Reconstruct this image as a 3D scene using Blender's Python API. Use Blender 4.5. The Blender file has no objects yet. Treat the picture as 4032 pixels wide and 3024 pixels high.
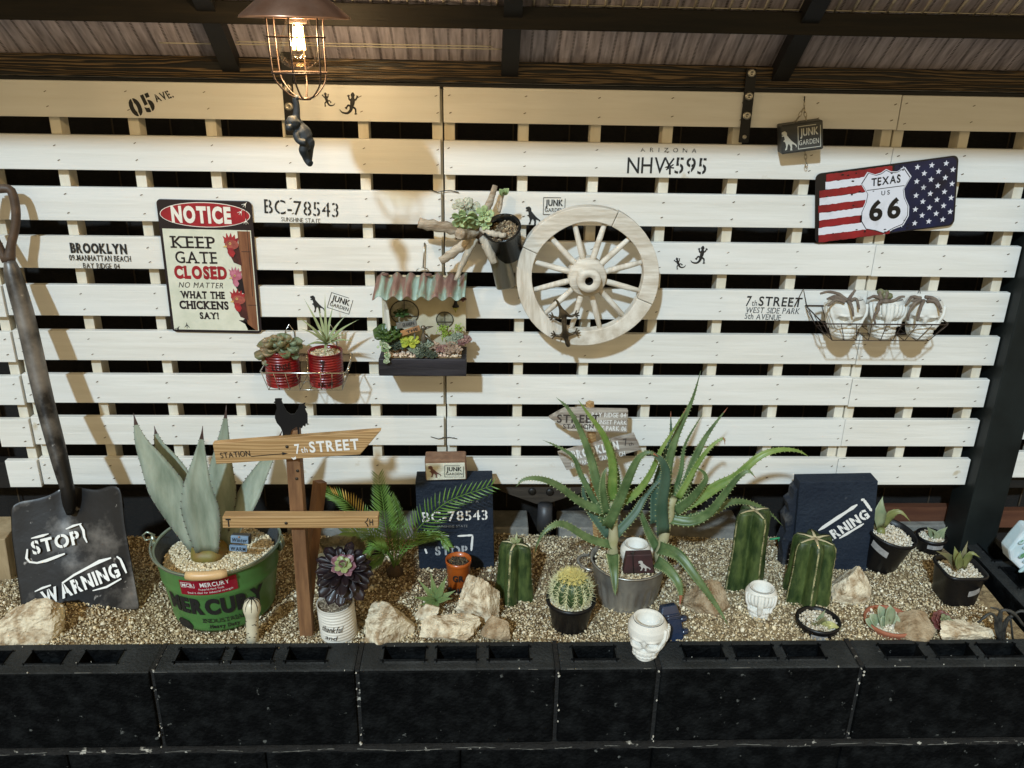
import bpy, bmesh, math, random
import numpy as np
from mathutils import Vector, Matrix, Euler
random.seed(7); rng = np.random.default_rng(7)
S = bpy.context.scene; COL = S.collection
PI = math.pi

# ---------------------------------------------------------------- camera
FPX, PITCH, ROLL, YAW = 3444.31, .383841, .0194618, .0403635
CAM = Vector((.0771, -1.865, .1072))
F_ = Vector((math.sin(YAW)*math.cos(PITCH), math.cos(YAW)*math.cos(PITCH), -math.sin(PITCH)))
R_ = Vector((math.cos(YAW), -math.sin(YAW), 0)); U_ = R_.cross(F_)
R2 = R_*math.cos(ROLL) + U_*math.sin(ROLL); U2 = -R_*math.sin(ROLL) + U_*math.cos(ROLL)
cam = bpy.data.objects.new('camera', bpy.data.cameras.new('camera')); COL.objects.link(cam)
m = Matrix((R2, U2, -F_)).transposed().to_4x4(); m.translation = CAM
cam.matrix_world = m
cam.data.sensor_width = 36; cam.data.lens = FPX*36/4032; cam.data.clip_start = .02; cam.data.clip_end = 200
S.camera = cam
S.render.resolution_x, S.render.resolution_y = 1024, 768

# ---------------------------------------------------------------- world, main light, exposure
w = bpy.data.worlds.new('World'); S.world = w; w.use_nodes = True
bg = w.node_tree.nodes['Background']
bg.inputs[0].default_value = (1.0, .77, .43, 1); bg.inputs[1].default_value = .76
SUNDIR = Vector((.36, 1.0, -.80)).normalized()
sun = bpy.data.objects.new('sun', bpy.data.lights.new('sun', 'SUN')); COL.objects.link(sun)
sun.data.energy = 2.95; sun.data.angle = math.radians(2.2); sun.data.color = (.64, .84, 1.0)
sun.rotation_euler = SUNDIR.to_track_quat('-Z', 'Y').to_euler(); sun.location = (-1, -3, 3)
S.view_settings.view_transform = 'Standard'; S.view_settings.look = 'None'
S.view_settings.exposure = 0; S.view_settings.gamma = 1; S.view_settings.use_curve_mapping = False
S.cycles.max_bounces = 6

# ---------------------------------------------------------------- from a place in the picture (2212 px wide) to a point of the room
KP = 4032/2212
def ray(vx, vy):
    return F_ + R2*((vx*KP-2016)/FPX) - U2*((vy*KP-1512)/FPX)
def P(vx, vy, y=0.):
    d = ray(vx, vy); return CAM + d*((y-CAM.y)/d.y)
def G(vx, vy, z):
    d = ray(vx, vy); return CAM + d*((z-CAM.z)/d.z)
def proj(p):
    d = Vector(p)-CAM; q = d.dot(F_)
    return ((2016+FPX*d.dot(R2)/q)/KP, (1512-FPX*d.dot(U2)/q)/KP)
def hz(x, y, vy):
    lo, hi = -1.6, .8
    for _ in range(40):
        mz = (lo+hi)/2
        if proj((x, y, mz))[1] > vy: lo = mz
        else: hi = mz
    return mz
def hx(y, z, vx):
    lo, hi = -2., 2.5
    for _ in range(40):
        mx = (lo+hi)/2
        if proj((mx, y, z))[0] < vx: lo = mx
        else: hi = mx
    return mx
BLOCK_TOP = -1.071
def zbed(x, y):
    t = min(1, max(0, (y+.36)/.36))
    z = -1.079 - .004*t
    z += (.008*math.sin(x*5.1+1)*math.sin(y*9+x*3) + .005*math.sin(x*13+y*17))*min(1, max(0, (y+.378)/.07))
    z += .030*math.exp(-((x+.78)**2/.02+(y+.20)**2/.006))
    z += .020*math.exp(-((x-.75)**2/.03+(y+.20)**2/.01))
    return z
def ground(vx, vy):
    z = -1.06
    for _ in range(12):
        p = G(vx, vy, z); z = zbed(p.x, p.y)
    p.z = z; return p

# ---------------------------------------------------------------- materials
MATS = {}
def M(name, col, rough=.6, metal=0., col2=None, scale=30., bump=0., stretch=(1,1,1), detail=5., speck=None, spec=.5,
      trans=0., emit=None, wave=None, thr=(.35,.65), coat=0., sss=0., bscale=None):
    if name in MATS: return MATS[name]
    mt = bpy.data.materials.new(name); mt.use_nodes = True; MATS[name] = mt
    nt = mt.node_tree; N, L = nt.nodes, nt.links
    b = N['Principled BSDF']
    b.inputs['Base Color'].default_value = (*col, 1); b.inputs['Roughness'].default_value = rough
    b.inputs['Metallic'].default_value = metal; b.inputs['Specular IOR Level'].default_value = spec
    if trans: b.inputs['Transmission Weight'].default_value = trans
    if coat: b.inputs['Coat Weight'].default_value = coat; b.inputs['Coat Roughness'].default_value = .1
    if emit: b.inputs['Emission Color'].default_value = (*emit[0], 1); b.inputs['Emission Strength'].default_value = emit[1]
    if sss: b.inputs['Subsurface Weight'].default_value = sss; b.inputs['Subsurface Scale'].default_value = .01
    if col2 is None and not bump and speck is None: return mt
    tc = N.new('ShaderNodeTexCoord'); mp = N.new('ShaderNodeMapping'); mp.inputs['Scale'].default_value = stretch
    L.new(tc.outputs['Object'], mp.inputs[0])
    nz = N.new('ShaderNodeTexNoise'); nz.inputs['Scale'].default_value = scale; nz.inputs['Detail'].default_value = detail
    nz.inputs['Roughness'].default_value = .6
    L.new(mp.outputs[0], nz.inputs['Vector'])
    fac = nz.outputs['Fac']
    if wave:
        wv = N.new('ShaderNodeTexWave'); wv.inputs['Scale'].default_value = wave[0]; wv.inputs['Distortion'].default_value = wave[1]
        wv.inputs['Detail'].default_value = 3; wv.bands_direction = wave[2]; wv.inputs['Detail Scale'].default_value = 1.5
        L.new(mp.outputs[0], wv.inputs['Vector'])
        mx = N.new('ShaderNodeMath'); mx.operation = 'MULTIPLY_ADD'; mx.inputs[1].default_value = .5
        m2 = N.new('ShaderNodeMath'); m2.operation = 'MULTIPLY'; m2.inputs[1].default_value = .5
        L.new(nz.outputs['Fac'], m2.inputs[0]); L.new(wv.outputs['Fac'], mx.inputs[0]); L.new(m2.outputs[0], mx.inputs[2]); fac = mx.outputs[0]
    cur = None
    if col2 is not None:
        rp = N.new('ShaderNodeValToRGB'); rp.color_ramp.elements[0].position = thr[0]; rp.color_ramp.elements[1].position = thr[1]
        rp.color_ramp.elements[0].color = (*col, 1); rp.color_ramp.elements[1].color = (*col2, 1)
        L.new(fac, rp.inputs[0]); cur = rp.outputs[0]
        L.new(cur, b.inputs['Base Color'])
    if speck is not None:   # (colour, scale, threshold)
        n2 = N.new('ShaderNodeTexNoise'); n2.inputs['Scale'].default_value = speck[1]; n2.inputs['Detail'].default_value = 6
        L.new(tc.outputs['Object'], n2.inputs['Vector'])
        r2 = N.new('ShaderNodeValToRGB'); r2.color_ramp.elements[0].position = speck[2]; r2.color_ramp.elements[1].position = speck[2]+.05
        L.new(n2.outputs['Fac'], r2.inputs[0])
        mix = N.new('ShaderNodeMix'); mix.data_type = 'RGBA'
        L.new(r2.outputs[0], mix.inputs[0])
        if cur is not None: L.new(cur, mix.inputs[6])
        else: mix.inputs[6].default_value = (*col, 1)
        mix.inputs[7].default_value = (*speck[0], 1); L.new(mix.outputs[2], b.inputs['Base Color'])
    if bump:
        bp = N.new('ShaderNodeBump'); bp.inputs['Strength'].default_value = min(1, bump); bp.inputs['Distance'].default_value = .004*max(1, bump)
        if bscale:
            n3 = N.new('ShaderNodeTexNoise'); n3.inputs['Scale'].default_value = bscale; n3.inputs['Detail'].default_value = 6
            L.new(mp.outputs[0], n3.inputs['Vector']); L.new(n3.outputs['Fac'], bp.inputs['Height'])
        else: L.new(fac, bp.inputs['Height'])
        L.new(bp.outputs[0], b.inputs['Normal'])
    return mt
def Mattr(name, rough=.8, bump=.3, spec=.3, sss=0):     # colour of each grain / leaf kept in a colour attribute
    if name in MATS: return MATS[name]
    mt = bpy.data.materials.new(name); mt.use_nodes = True; MATS[name] = mt
    N, L = mt.node_tree.nodes, mt.node_tree.links; b = N['Principled BSDF']
    b.inputs['Roughness'].default_value = rough; b.inputs['Specular IOR Level'].default_value = spec
    if sss: b.inputs['Subsurface Weight'].default_value = sss; b.inputs['Subsurface Scale'].default_value = .006
    a = N.new('ShaderNodeVertexColor'); a.layer_name = 'Col'
    tc = N.new('ShaderNodeTexCoord'); nz = N.new('ShaderNodeTexNoise'); nz.inputs['Scale'].default_value = 160; nz.inputs['Detail'].default_value = 4
    L.new(tc.outputs['Object'], nz.inputs['Vector'])
    hs = N.new('ShaderNodeHueSaturation'); mr = N.new('ShaderNodeMapRange'); mr.inputs[3].default_value = .6; mr.inputs[4].default_value = 1.35
    L.new(nz.outputs['Fac'], mr.inputs[0]); L.new(mr.outputs[0], hs.inputs['Value']); L.new(a.outputs[0], hs.inputs['Color'])
    L.new(hs.outputs[0], b.inputs['Base Color'])
    if bump:
        bp = N.new('ShaderNodeBump'); bp.inputs['Strength'].default_value = bump; bp.inputs['Distance'].default_value = .002
        L.new(nz.outputs['Fac'], bp.inputs['Height']); L.new(bp.outputs[0], b.inputs['Normal'])
    return mt

# ---------------------------------------------------------------- objects
def link(o, parent=None):
    COL.objects.link(o)
    if parent is not None: o.parent = parent
    return o
def tag(o, label=None, cat=None, group=None, kind=None):
    if label: o['label'] = label
    if cat: o['category'] = cat
    if group: o['group'] = group
    if kind: o['kind'] = kind
    return o
def thing(name, label, cat, loc=(0,0,0), rot=(0,0,0), group=None):
    o = bpy.data.objects.new(name, None); o.empty_display_size = .05; link(o)
    o.location = loc; o.rotation_euler = rot
    return tag(o, label, cat, group)
def copy_tree(o, parent=None):
    c = o.copy(); COL.objects.link(c); c.parent = parent
    for ch in list(o.children): copy_tree(ch, c)
    return c

def catmull(pts, n):
    pts = [Vector(p) for p in pts]
    if len(pts) == 2: return [pts[0].lerp(pts[1], i/n) for i in range(n+1)]
    q = [pts[0]*2-pts[1]] + pts + [pts[-1]*2-pts[-2]]; out = []
    L = len(pts)-1
    for i in range(n+1):
        t = i/n*L; k = min(int(t), L-1); f = t-k
        a, b, c, d = q[k], q[k+1], q[k+2], q[k+3]
        out.append(.5*((2*b)+(c-a)*f+(2*a-5*b+4*c-d)*f*f+(3*b-a-3*c+d)*f**3))
    return out
def frames(pts, ref=None):
    out = []; n = len(pts)
    for i, p in enumerate(pts):
        t = (pts[min(i+1, n-1)]-pts[max(i-1, 0)])
        t = t.normalized() if t.length > 1e-9 else Vector((0,0,1))
        if i == 0:
            r = Vector(ref) if ref is not None else (Vector((0,0,1)) if abs(t.z) < .9 else Vector((1,0,0)))
        else: r = out[-1][2]
        s = t.cross(r)
        s = s.normalized() if s.length > 1e-6 else Vector((1,0,0))
        u = s.cross(t).normalized()
        out.append((t, s, u))
    return out

class MB:
    def __init__(s): s.v = []; s.f = []; s.m = []; s.sm = []; s.c = []; s.col = None
    def add(s, vs, fs, mi=0, smooth=False):
        b = len(s.v); s.v += [Vector(v) for v in vs]
        if s.col is not None: s.c += [s.col]*len(vs)
        for f in fs: s.f.append([i+b for i in f]); s.m.append(mi); s.sm.append(smooth)
        return s
    def box(s, c, d, rot=None, mi=0):
        c = Vector(c); x, y, z = [k/2 for k in d]
        vs = [Vector((sx*x, sy*y, sz*z)) for sz in (-1,1) for sx, sy in ((-1,-1),(1,-1),(1,1),(-1,1))]
        if rot is not None:
            R = Euler(rot).to_matrix(); vs = [R@v for v in vs]
        return s.add([v+c for v in vs], [(3,2,1,0),(4,5,6,7),(0,1,5,4),(1,2,6,5),(2,3,7,6),(3,0,4,7)], mi)
    def tube(s, pts, r, n=8, cap=True, mi=0, smooth=True, flat=1., ref=None, jit=0.):
        pts = [Vector(p) for p in pts]
        if not hasattr(r, '__len__'): r = [r]*len(pts)
        fr = frames(pts, ref); vs = []; fs = []
        for p, (t, a, b), rr in zip(pts, fr, r):
            for k in range(n):
                an = 2*PI*k/n; q = rr*(1+jit*(random.random()-.5))
                vs.append(p+a*(math.cos(an)*q)+b*(math.sin(an)*q*flat))
        for i in range(len(pts)-1):
            for k in range(n):
                a = i*n+k; b = i*n+(k+1) % n
                fs.append((a, b, b+n, a+n))
        if cap: fs.append(list(range(n))[::-1]); fs.append([len(vs)-n+k for k in range(n)])
        return s.add(vs, fs, mi, smooth)
    def lathe(s, prof, n=24, c=(0,0,0), mi=0, smooth=True, axis='z', close=False, fn=None):
        c = Vector(c); vs = []; fs = []
        for r, z in prof:
            for k in range(n):
                a = 2*PI*k/n; rr = r*(fn(a, z) if fn else 1)
                x, y = rr*math.cos(a), rr*math.sin(a)
                vs.append(c+(Vector((x, y, z)) if axis == 'z' else Vector((x, -z, y))))
        for i in range(len(prof)-1):
            for k in range(n):
                a = i*n+k; b = i*n+(k+1) % n; fs.append((a, b, b+n, a+n))
        if prof[0][0] > 1e-5: fs.append(list(range(n))[::-1])
        if prof[-1][0] > 1e-5 and not close: fs.append([len(vs)-n+k for k in range(n)])
        return s.add(vs, fs, mi, smooth)
    def prism(s, poly, y0, y1, mi=0, fn=None):       # outline in x,z pushed along y
        n = len(poly); fn = fn or (lambda x, z, y: Vector((x, y, z)))
        area = sum(poly[i][0]*poly[(i+1) % n][1]-poly[(i+1) % n][0]*poly[i][1] for i in range(n))
        if area < 0: poly = poly[::-1]
        vs = [fn(x, z, y0) for x, z in poly]+[fn(x, z, y1) for x, z in poly]
        fs = [list(range(n)), [2*n-1-i for i in range(n)]]+[(i, i+n, (i+1) % n+n, (i+1) % n) for i in range(n)]
        return s.add(vs, fs, mi)
    def leaf(s, pts, w, n=10, prof='agave', thick=.12, ref=(0,0,1), cup=.3, mi=0, teeth=0, tooth=.004, tmi=None):
        c = catmull(pts, n); fr = []
        for i, p in enumerate(c):
            t = (c[min(i+1, n)]-c[max(i-1, 0)]).normalized()
            sd = t.cross(Vector(ref))
            if fr and sd.length < .15: sd = fr[-1][1]
            sd = sd.normalized() if sd.length > 1e-6 else Vector((1,0,0))
            if fr and sd.dot(fr[-1][1]) < 0: sd = -sd
            fr.append((t, sd, sd.cross(t).normalized()))
        vs = []; fs = []; ws = []
        for i, (p, (t, a, b)) in enumerate(zip(c, fr)):
            u = i/n
            if prof == 'agave': k = (.60+.40*math.sin(min(1, u/.38)*PI/2))*(1-max(0, (u-.38)/.62))**1.22
            elif prof == "aloe": k = (1-.45*u)*(1-u**2.2)**.85
            elif prof == 'spoon': k = (.35+.65*math.sin(min(1, u/.7)*PI/2))*math.sqrt(max(0, 1-max(0, (u-.7)/.3)**2))
            elif prof == 'lens': k = math.sin(PI*(u*.9+.1))**.8 if u < 1 else 0
            elif prof == 'round': k = math.sqrt(max(0, 1-(2*u-1)**2))
            else: k = (.75+.25*u)*(1-u)**.6
            ww = max(w*k, w*.015); ws.append(ww); tt = ww*thick+w*.01
            for x, z in ((-1, cup), (-.5, cup*.2), (0, 0), (.5, cup*.2), (1, cup), (.5, -thick*2.2), (0, -thick*2.8), (-.5, -thick*2.2)):
                zz = z*ww if z > 0 else z*ww
                vs.append(p+a*(x*ww)+b*zz)
        m = 8
        for i in range(n):
            for k in range(m):
                fs.append((i*m+k, i*m+(k+1) % m, (i+1)*m+(k+1) % m, (i+1)*m+k))
        fs.append(list(range(m))[::-1]); fs.append([n*m+k for k in range(m)])
        s.add(vs, fs, mi, True)
        if teeth:
            for j in range(1, teeth):
                u = j/teeth*.93*n; i = int(u); g = u-i
                p = c[i].lerp(c[min(i+1, n)], g); t, a, b = fr[i]; ww = ws[i]*(1-g)+ws[min(i+1, n)]*g
                for sg in (-1, 1):
                    e = p+a*(sg*ww*.97)+b*(cup*ww); L = tooth*(1-.5*j/teeth)
                    s.add([e-t*L*.45, e+t*L*.45, e+b*L*.25, e+a*(sg*L)+t*L*.35], [(0,1,3),(1,2,3),(2,0,3)], mi if tmi is None else tmi)
        return s
    def build(s, name, mats, parent=None, world=True, bevel=0., loc=None, rot=None, subsurf=0, attr=False):
        me = bpy.data.meshes.new(name)
        off = Vector((0,0,0))
        if parent is not None and world:
            off = parent.location.copy(); q = parent
            while q.parent is not None: q = q.parent; off += q.location
        me.from_pydata([v-off for v in s.v], [], s.f)
        mats = mats if isinstance(mats, (list, tuple)) else [mats]
        for k in mats: me.materials.append(k)
        me.polygons.foreach_set('material_index', s.m); me.polygons.foreach_set('use_smooth', s.sm)
        if s.c:
            ca = me.color_attributes.new('Col', 'FLOAT_COLOR', 'POINT')
            ca.data.foreach_set('color', [k for c in s.c for k in (c[0], c[1], c[2], 1)])
        me.update()
        o = bpy.data.objects.new(name, me); link(o, parent)
        if loc is not None: o.location = loc
        if rot is not None: o.rotation_euler = rot
        if bevel:
            bv = o.modifiers.new('b', 'BEVEL'); bv.width = bevel; bv.segments = 2; bv.limit_method = 'ANGLE'; bv.harden_normals = False
        if subsurf:
            sb = o.modifiers.new('s', 'SUBSURF'); sb.levels = subsurf; sb.render_levels = subsurf
        return o

def skin(name, joints, edges, mat, parent, sub=2, root=0):
    off = parent.location if parent is not None else Vector((0,0,0))
    me = bpy.data.meshes.new(name); me.from_pydata([Vector(j[0])-off for j in joints], edges, [])
    me.materials.append(mat); o = bpy.data.objects.new(name, me); link(o, parent)
    sk = o.modifiers.new('k', 'SKIN'); sk.use_smooth_shade = True
    for i, j in enumerate(joints):
        r = j[1]; r = (r, r) if not hasattr(r, '__len__') else r
        me.skin_vertices[0].data[i].radius = r; me.skin_vertices[0].data[i].use_root = (i == root)
    sb = o.modifiers.new('s', 'SUBSURF'); sb.levels = sub; sb.render_levels = sub
    return o

ICO_V = None
def pebbles(name, pts, sizes, palette, parent=None, world=True, flat=.75, mat='gravel', kind='stuff', label=None):
    """one mesh of angular grains; each grain has its own stone colour"""
    t = (1+5**.5)/2
    iv = np.array([(-1,t,0),(1,t,0),(-1,-t,0),(1,-t,0),(0,-1,t),(0,1,t),(0,-1,-t),(0,1,-t),(t,0,-1),(t,0,1),(-t,0,-1),(-t,0,1)])/1.9
    fc = np.array([(0,11,5),(0,5,1),(0,1,7),(0,7,10),(0,10,11),(1,5,9),(5,11,4),(11,10,2),(10,7,6),(7,1,8),(3,9,4),(3,4,2),(3,2,6),(3,6,8),(3,8,9),(4,9,5),(2,4,11),(6,2,10),(8,6,7),(9,8,1)])
    n = len(pts); pts = np.asarray(pts, float); sizes = np.asarray(sizes, float)
    A = rng.normal(size=(n,3,3)); Q, _ = np.linalg.qr(A)
    sc = np.stack([rng.uniform(.7,1.3,n), rng.uniform(.6,1.1,n), rng.uniform(flat*.7, flat*1.1, n)], 1)*sizes[:,None]
    v = iv[None]*rng.uniform(.75,1.2,(n,12,1))*sc[:,None,:]
    v = np.einsum('nij,nkj->nki', Q, v)+pts[:,None,:]
    off = np.zeros(3)
    if parent is not None and world: off = np.array(parent.location)
    v = (v-off).reshape(-1,3)
    f = (fc[None]+(np.arange(n)*12)[:,None,None]).reshape(-1,3)
    me = bpy.data.meshes.new(name)
    me.vertices.add(len(v)); me.vertices.foreach_set('co', v.ravel())
    me.loops.add(f.size); me.loops.foreach_set('vertex_index', f.ravel())
    me.polygons.add(len(f)); me.polygons.foreach_set('loop_start', np.arange(len(f))*3)
    pal = np.array(palette); c = pal[rng.integers(0, len(pal), n)]*rng.uniform(.75,1.2,(n,1))
    c = np.clip(np.concatenate([c, np.ones((n,1))], 1), 0, 1)
    ca = me.color_attributes.new('Col', 'FLOAT_COLOR', 'POINT'); ca.data.foreach_set('color', np.repeat(c, 12, 0).ravel())
    me.materials.append(Mattr(mat)); me.update(calc_edges=True); me.validate()
    o = bpy.data.objects.new(name, me); link(o, parent)
    if kind: o['kind'] = kind
    if label: o['label'] = label
    return o

# ---------------------------------------------------------------- lettering
GL = {}
def glyph(ch, bold=0., stencil=False, sub=False):
    key = (ch, bold, stencil, sub)
    if key in GL: return GL[key]
    cu = bpy.data.curves.new('g', 'FONT'); cu.body = ch; cu.size = 1; cu.offset = bold; cu.resolution_u = 4
    o = bpy.data.objects.new('g', cu); COL.objects.link(o)
    me = bpy.data.meshes.new_from_object(o.evaluated_get(bpy.context.evaluated_depsgraph_get()))
    bpy.data.objects.remove(o); bpy.data.curves.remove(cu)
    bm = bmesh.new(); bm.from_mesh(me); bpy.data.meshes.remove(me)
    xs = [v.co.x for v in bm.verts]
    if not xs: GL[key] = ([], [], .3); bm.free(); return GL[key]
    x0, x1 = min(xs), max(xs)
    if stencil and ch in 'ABDOPQR04689GSCEKMNUHW35':
        cx = (x0+x1)/2; hw = .028
        if ch in 'EKH': cx = x0+(x1-x0)*.42
        for xx in (cx-hw, cx+hw):
            bmesh.ops.bisect_plane(bm, geom=bm.verts[:]+bm.edges[:]+bm.faces[:], plane_co=(xx,0,0), plane_no=(1,0,0))
        kill = [f for f in bm.faces if cx-hw < f.calc_center_median().x < cx+hw]
        bmesh.ops.delete(bm, geom=kill, context='FACES')
    if sub:
        xx = x0+.07
        while xx < x1:
            bmesh.ops.bisect_plane(bm, geom=bm.verts[:]+bm.edges[:]+bm.faces[:], plane_co=(xx,0,0), plane_no=(1,0,0)); xx += .07
    bm.verts.index_update()
    vs = [((v.co.x-x0), v.co.y) for v in bm.verts]; fs = [[v.index for v in f.verts] for f in bm.faces]
    bm.free(); GL[key] = (vs, fs, x1-x0); return GL[key]
CAP = None
def cap_h():
    global CAP
    if CAP is None: CAP = max(y for x, y in glyph('H')[0])
    return CAP
SERIF = {'K': 'lrLR', 'E': 'lL', 'P': 'lL', 'G': '', 'A': 'lr', 'T': 'c', 'C': '', 'L': 'lL', 'D': 'lL', 'H': 'lrLR', 'I': 'cC', 'N': 'lLR', 'W': 'LR', 'M': 'lrLR', 'Y': 'cLR', 'S': '', 'O': ''}
def text(s, w, h, mat, parent, x=0., z=0., y=0., rot=0., bold=0., stencil=False, shear=0., gap=.16, name='lettering',
         fn=None, serif=False, space=.38, label=None, thick=.0004, wear=0.):
    """flat letters, w wide and h high, centred on x,z in the parent's own x-z plane, facing -y; fn bends them onto a curved side"""
    ch0 = cap_h(); mb = MB(); px = 0; lay = []
    for ch in s:
        if ch == ' ': px += space; continue
        vs, fs, cw = glyph(ch, bold, stencil, fn is not None)
        lay.append((px, vs, fs, cw, ch)); px += cw+gap*ch0
    tot = px-gap*ch0; sx = w/tot; sz = h/ch0
    ca, sa = math.cos(rot), math.sin(rot)
    fn = fn or (lambda a, b, c: Vector((a, c, b)))
    def tr(a, b, d=0.):
        a = a*sx-w/2+shear*(b*sz-h/2); b = b*sz-h/2
        return fn(x+a*ca-b*sa, z+a*sa+b*ca, y-thick-d)
    for px, vs, fs, cw, ch in lay:
        if wear and random.random() < wear: fs = [f for f in fs if random.random() > .08]
        mb.add([tr(px+a, b) for a, b in vs], fs)
        if serif and ch in SERIF:
            t = .09
            for q in SERIF[ch]:
                xx = {'l': .06, 'r': cw-.06, 'L': .06, 'R': cw-.06, 'c': cw/2, 'C': cw/2}[q]
                zz = -.01 if q in 'lrc' else ch0-t+.01
                mb.add([tr(px+xx-.17, zz, .0002), tr(px+xx+.17, zz, .0002), tr(px+xx+.17, zz+t, .0002), tr(px+xx-.17, zz+t, .0002)], [(0,1,2,3)])
    o = mb.build(name, mat, parent, world=False)
    if label: o['label'] = label
    return o
def frame_lines(x, z, w, h, t, mat, parent, y=0., rot=0., name='stencil_frame', fn=None):
    mb = MB(); ca, sa = math.cos(rot), math.sin(rot); fn = fn or (lambda a, b, c: Vector((a, c, b)))
    def q(a0, b0, a1, b1):
        mb.add([fn(x+a*ca-b*sa, z+a*sa+b*ca, y-.0004) for a, b in ((a0,b0),(a1,b0),(a1,b1),(a0,b1))], [(0,1,2,3)])
    q(-w/2, h/2-t, w/2*.6, h/2); q(-w/2, -h/2, w/2, -h/2+t); q(-w/2, -h/2+t, -w/2+t, h/2-t); q(w/2-t, -h/2+t, w/2, h/2-t*2)
    return mb.build(name, mat, parent, world=False)
DINO = [(345,232),(370,225),(385,238),(388,262),(405,282),(425,305),(445,322),(462,335),(468,350),(458,362),(461,350),(450,338),(436,331),(426,331),(428,345),(426,370),(432,376),(412,376),(415,350),(405,328),(396,326),(388,345),(385,366),(372,371),(368,367),(378,345),(375,322),(368,306),(358,302),(355,297),(368,292),(366,275),(362,264),(347,264),(343,258),(358,252),(343,246)]
def poly2d(pts, x, z, w, h, mat, parent, y=0., rot=0., name='stencil_dinosaur', thick=.0004, flip=False):
    xs = [p[0] for p in pts]; zs = [p[1] for p in pts]; x0, x1, z0, z1 = min(xs), max(xs), min(zs), max(zs)
    ca, sa = math.cos(rot), math.sin(rot); out = []
    for a, b in pts:
        a = (a-x0)/(x1-x0)-.5; b = .5-(b-z0)/(z1-z0)
        if flip: a = -a
        a *= w; b *= h; out.append((x+a*ca-b*sa, z+a*sa+b*ca))
    mb = MB(); mb.prism(out, y-thick, y+.0002)
    return mb.build(name, mat, parent, world=False)
# ================================================================ materials of the place
paint = M('white_paint', (.81,.80,.76), .55, col2=(.70,.68,.62), scale=5, stretch=(.7,4,10), bump=.35, thr=(.35,.8), detail=8, speck=((.60,.54,.42), 7, .715))
paint_old = M('white_paint_knots', (.70,.67,.58), .65, col2=(.60,.54,.42), scale=9, stretch=(3,3,.6), bump=.3)
dark_wood = M('stained_wood', (.006,.004,.002), .45, col2=(.15,.095,.042), scale=6, stretch=(.6,7,12), bump=.4, wave=(4,14,'Z'), thr=(.46,.80), spec=.35)
paints = [paint, M('white_paint_cool', (.79,.79,.76), .5, col2=(.71,.70,.65), scale=4, stretch=(.6,4,12), bump=.4, thr=(.3,.8), detail=8, speck=((.58,.53,.42), 9, .69)), M('white_paint_worn', (.80,.785,.735), .6, col2=(.68,.655,.59), scale=6, stretch=(.5,4,9), bump=.4, thr=(.35,.75), detail=9, speck=((.55,.48,.36), 12, .70))]
dark_wood2 = M('stained_wood_dark', (.004,.003,.002), .6, col2=(.020,.014,.007), scale=7, stretch=(.5,7,9), bump=.4, thr=(.4,.8), spec=.3)
black_steel = M('black_steel', (.008,.008,.009), .5, spec=.3)
black_lit_top = M('black_block_lit_top', (.016,.018,.019), .65, spec=.25, col2=(.034,.038,.040), scale=14, bump=.9, thr=(.4,.75), speck=((.14,.14,.13), 75, .72), bscale=160)
black_shade_side = M('black_block_shade_side', (.0016,.002,.0024), .7, spec=.08, col2=(.016,.018,.019), scale=24, bump=1.2, thr=(.45,.90), detail=10, speck=((.10,.105,.10), 60, .69), bscale=140)  # same black paint; tops lightened, sides darkened to put shading into the colour
mortar = M('mortar', (.006,.006,.006), .8, bump=1.5, scale=80, speck=((.5,.48,.42), 45, .64))
concrete = M('grey_concrete', (.16,.155,.14), .85, col2=(.26,.25,.22), scale=30, bump=1.2)
soil = M('soil_and_sand', (.14,.09,.045), .95, col2=(.34,.25,.13), scale=60, bump=2.5, thr=(.35,.6), detail=8)
ink = M('black_stencil_paint', (.012,.012,.012), .6)
ink_w = M('white_stencil_paint', (.80,.80,.78), .6)
screw_m = M('screw_metal', (.45,.42,.36), .4, metal=.9)
net_m = M('woven_shade', (.004,.003,.002), .9, col2=(.013,.008,.005), scale=90, stretch=(1,1,6), bump=.5, thr=(.45,.75))

# ================================================================ ground, bed
mb = MB(); mb.box((0,0,-1.62), (14,14,.2)); o = mb.build('ground', M('yard_ground', (.02,.02,.02), .9, col2=(.04,.04,.036), scale=8, bump=1)); tag(o, kind='structure')
nx, ny = 150, 50; X0, X1, Y0, Y1 = -1.45, 1.26, -.3765, .055
vs = [(X0+(X1-X0)*i/nx, Y0+(Y1-Y0)*j/ny, 0) for j in range(ny+1) for i in range(nx+1)]
vs = [(x, y, zbed(x, y)-.004) for x, y, z in vs]
mb = MB(); mb.add(vs, [(j*(nx+1)+i, j*(nx+1)+i+1, (j+1)*(nx+1)+i+1, (j+1)*(nx+1)+i) for j in range(ny) for i in range(nx)], smooth=True)
tag(mb.build('garden_bed', soil), kind='structure')

PAL = [(.65,.54,.35),(.79,.69,.48),(.53,.42,.25),(.38,.29,.17),(.22,.16,.09),(.60,.49,.30),(.86,.78,.60),(.46,.36,.21)]
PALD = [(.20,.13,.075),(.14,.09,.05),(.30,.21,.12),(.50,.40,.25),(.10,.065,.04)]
n = 84000
px = rng.uniform(-1.35, 1.22, n); py = rng.uniform(-.374, .05, n)
pz = np.array([zbed(a, b) for a, b in zip(px, py)])
sz = np.clip(rng.lognormal(math.log(.00178), .36, n), .0009, .0050)
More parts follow.
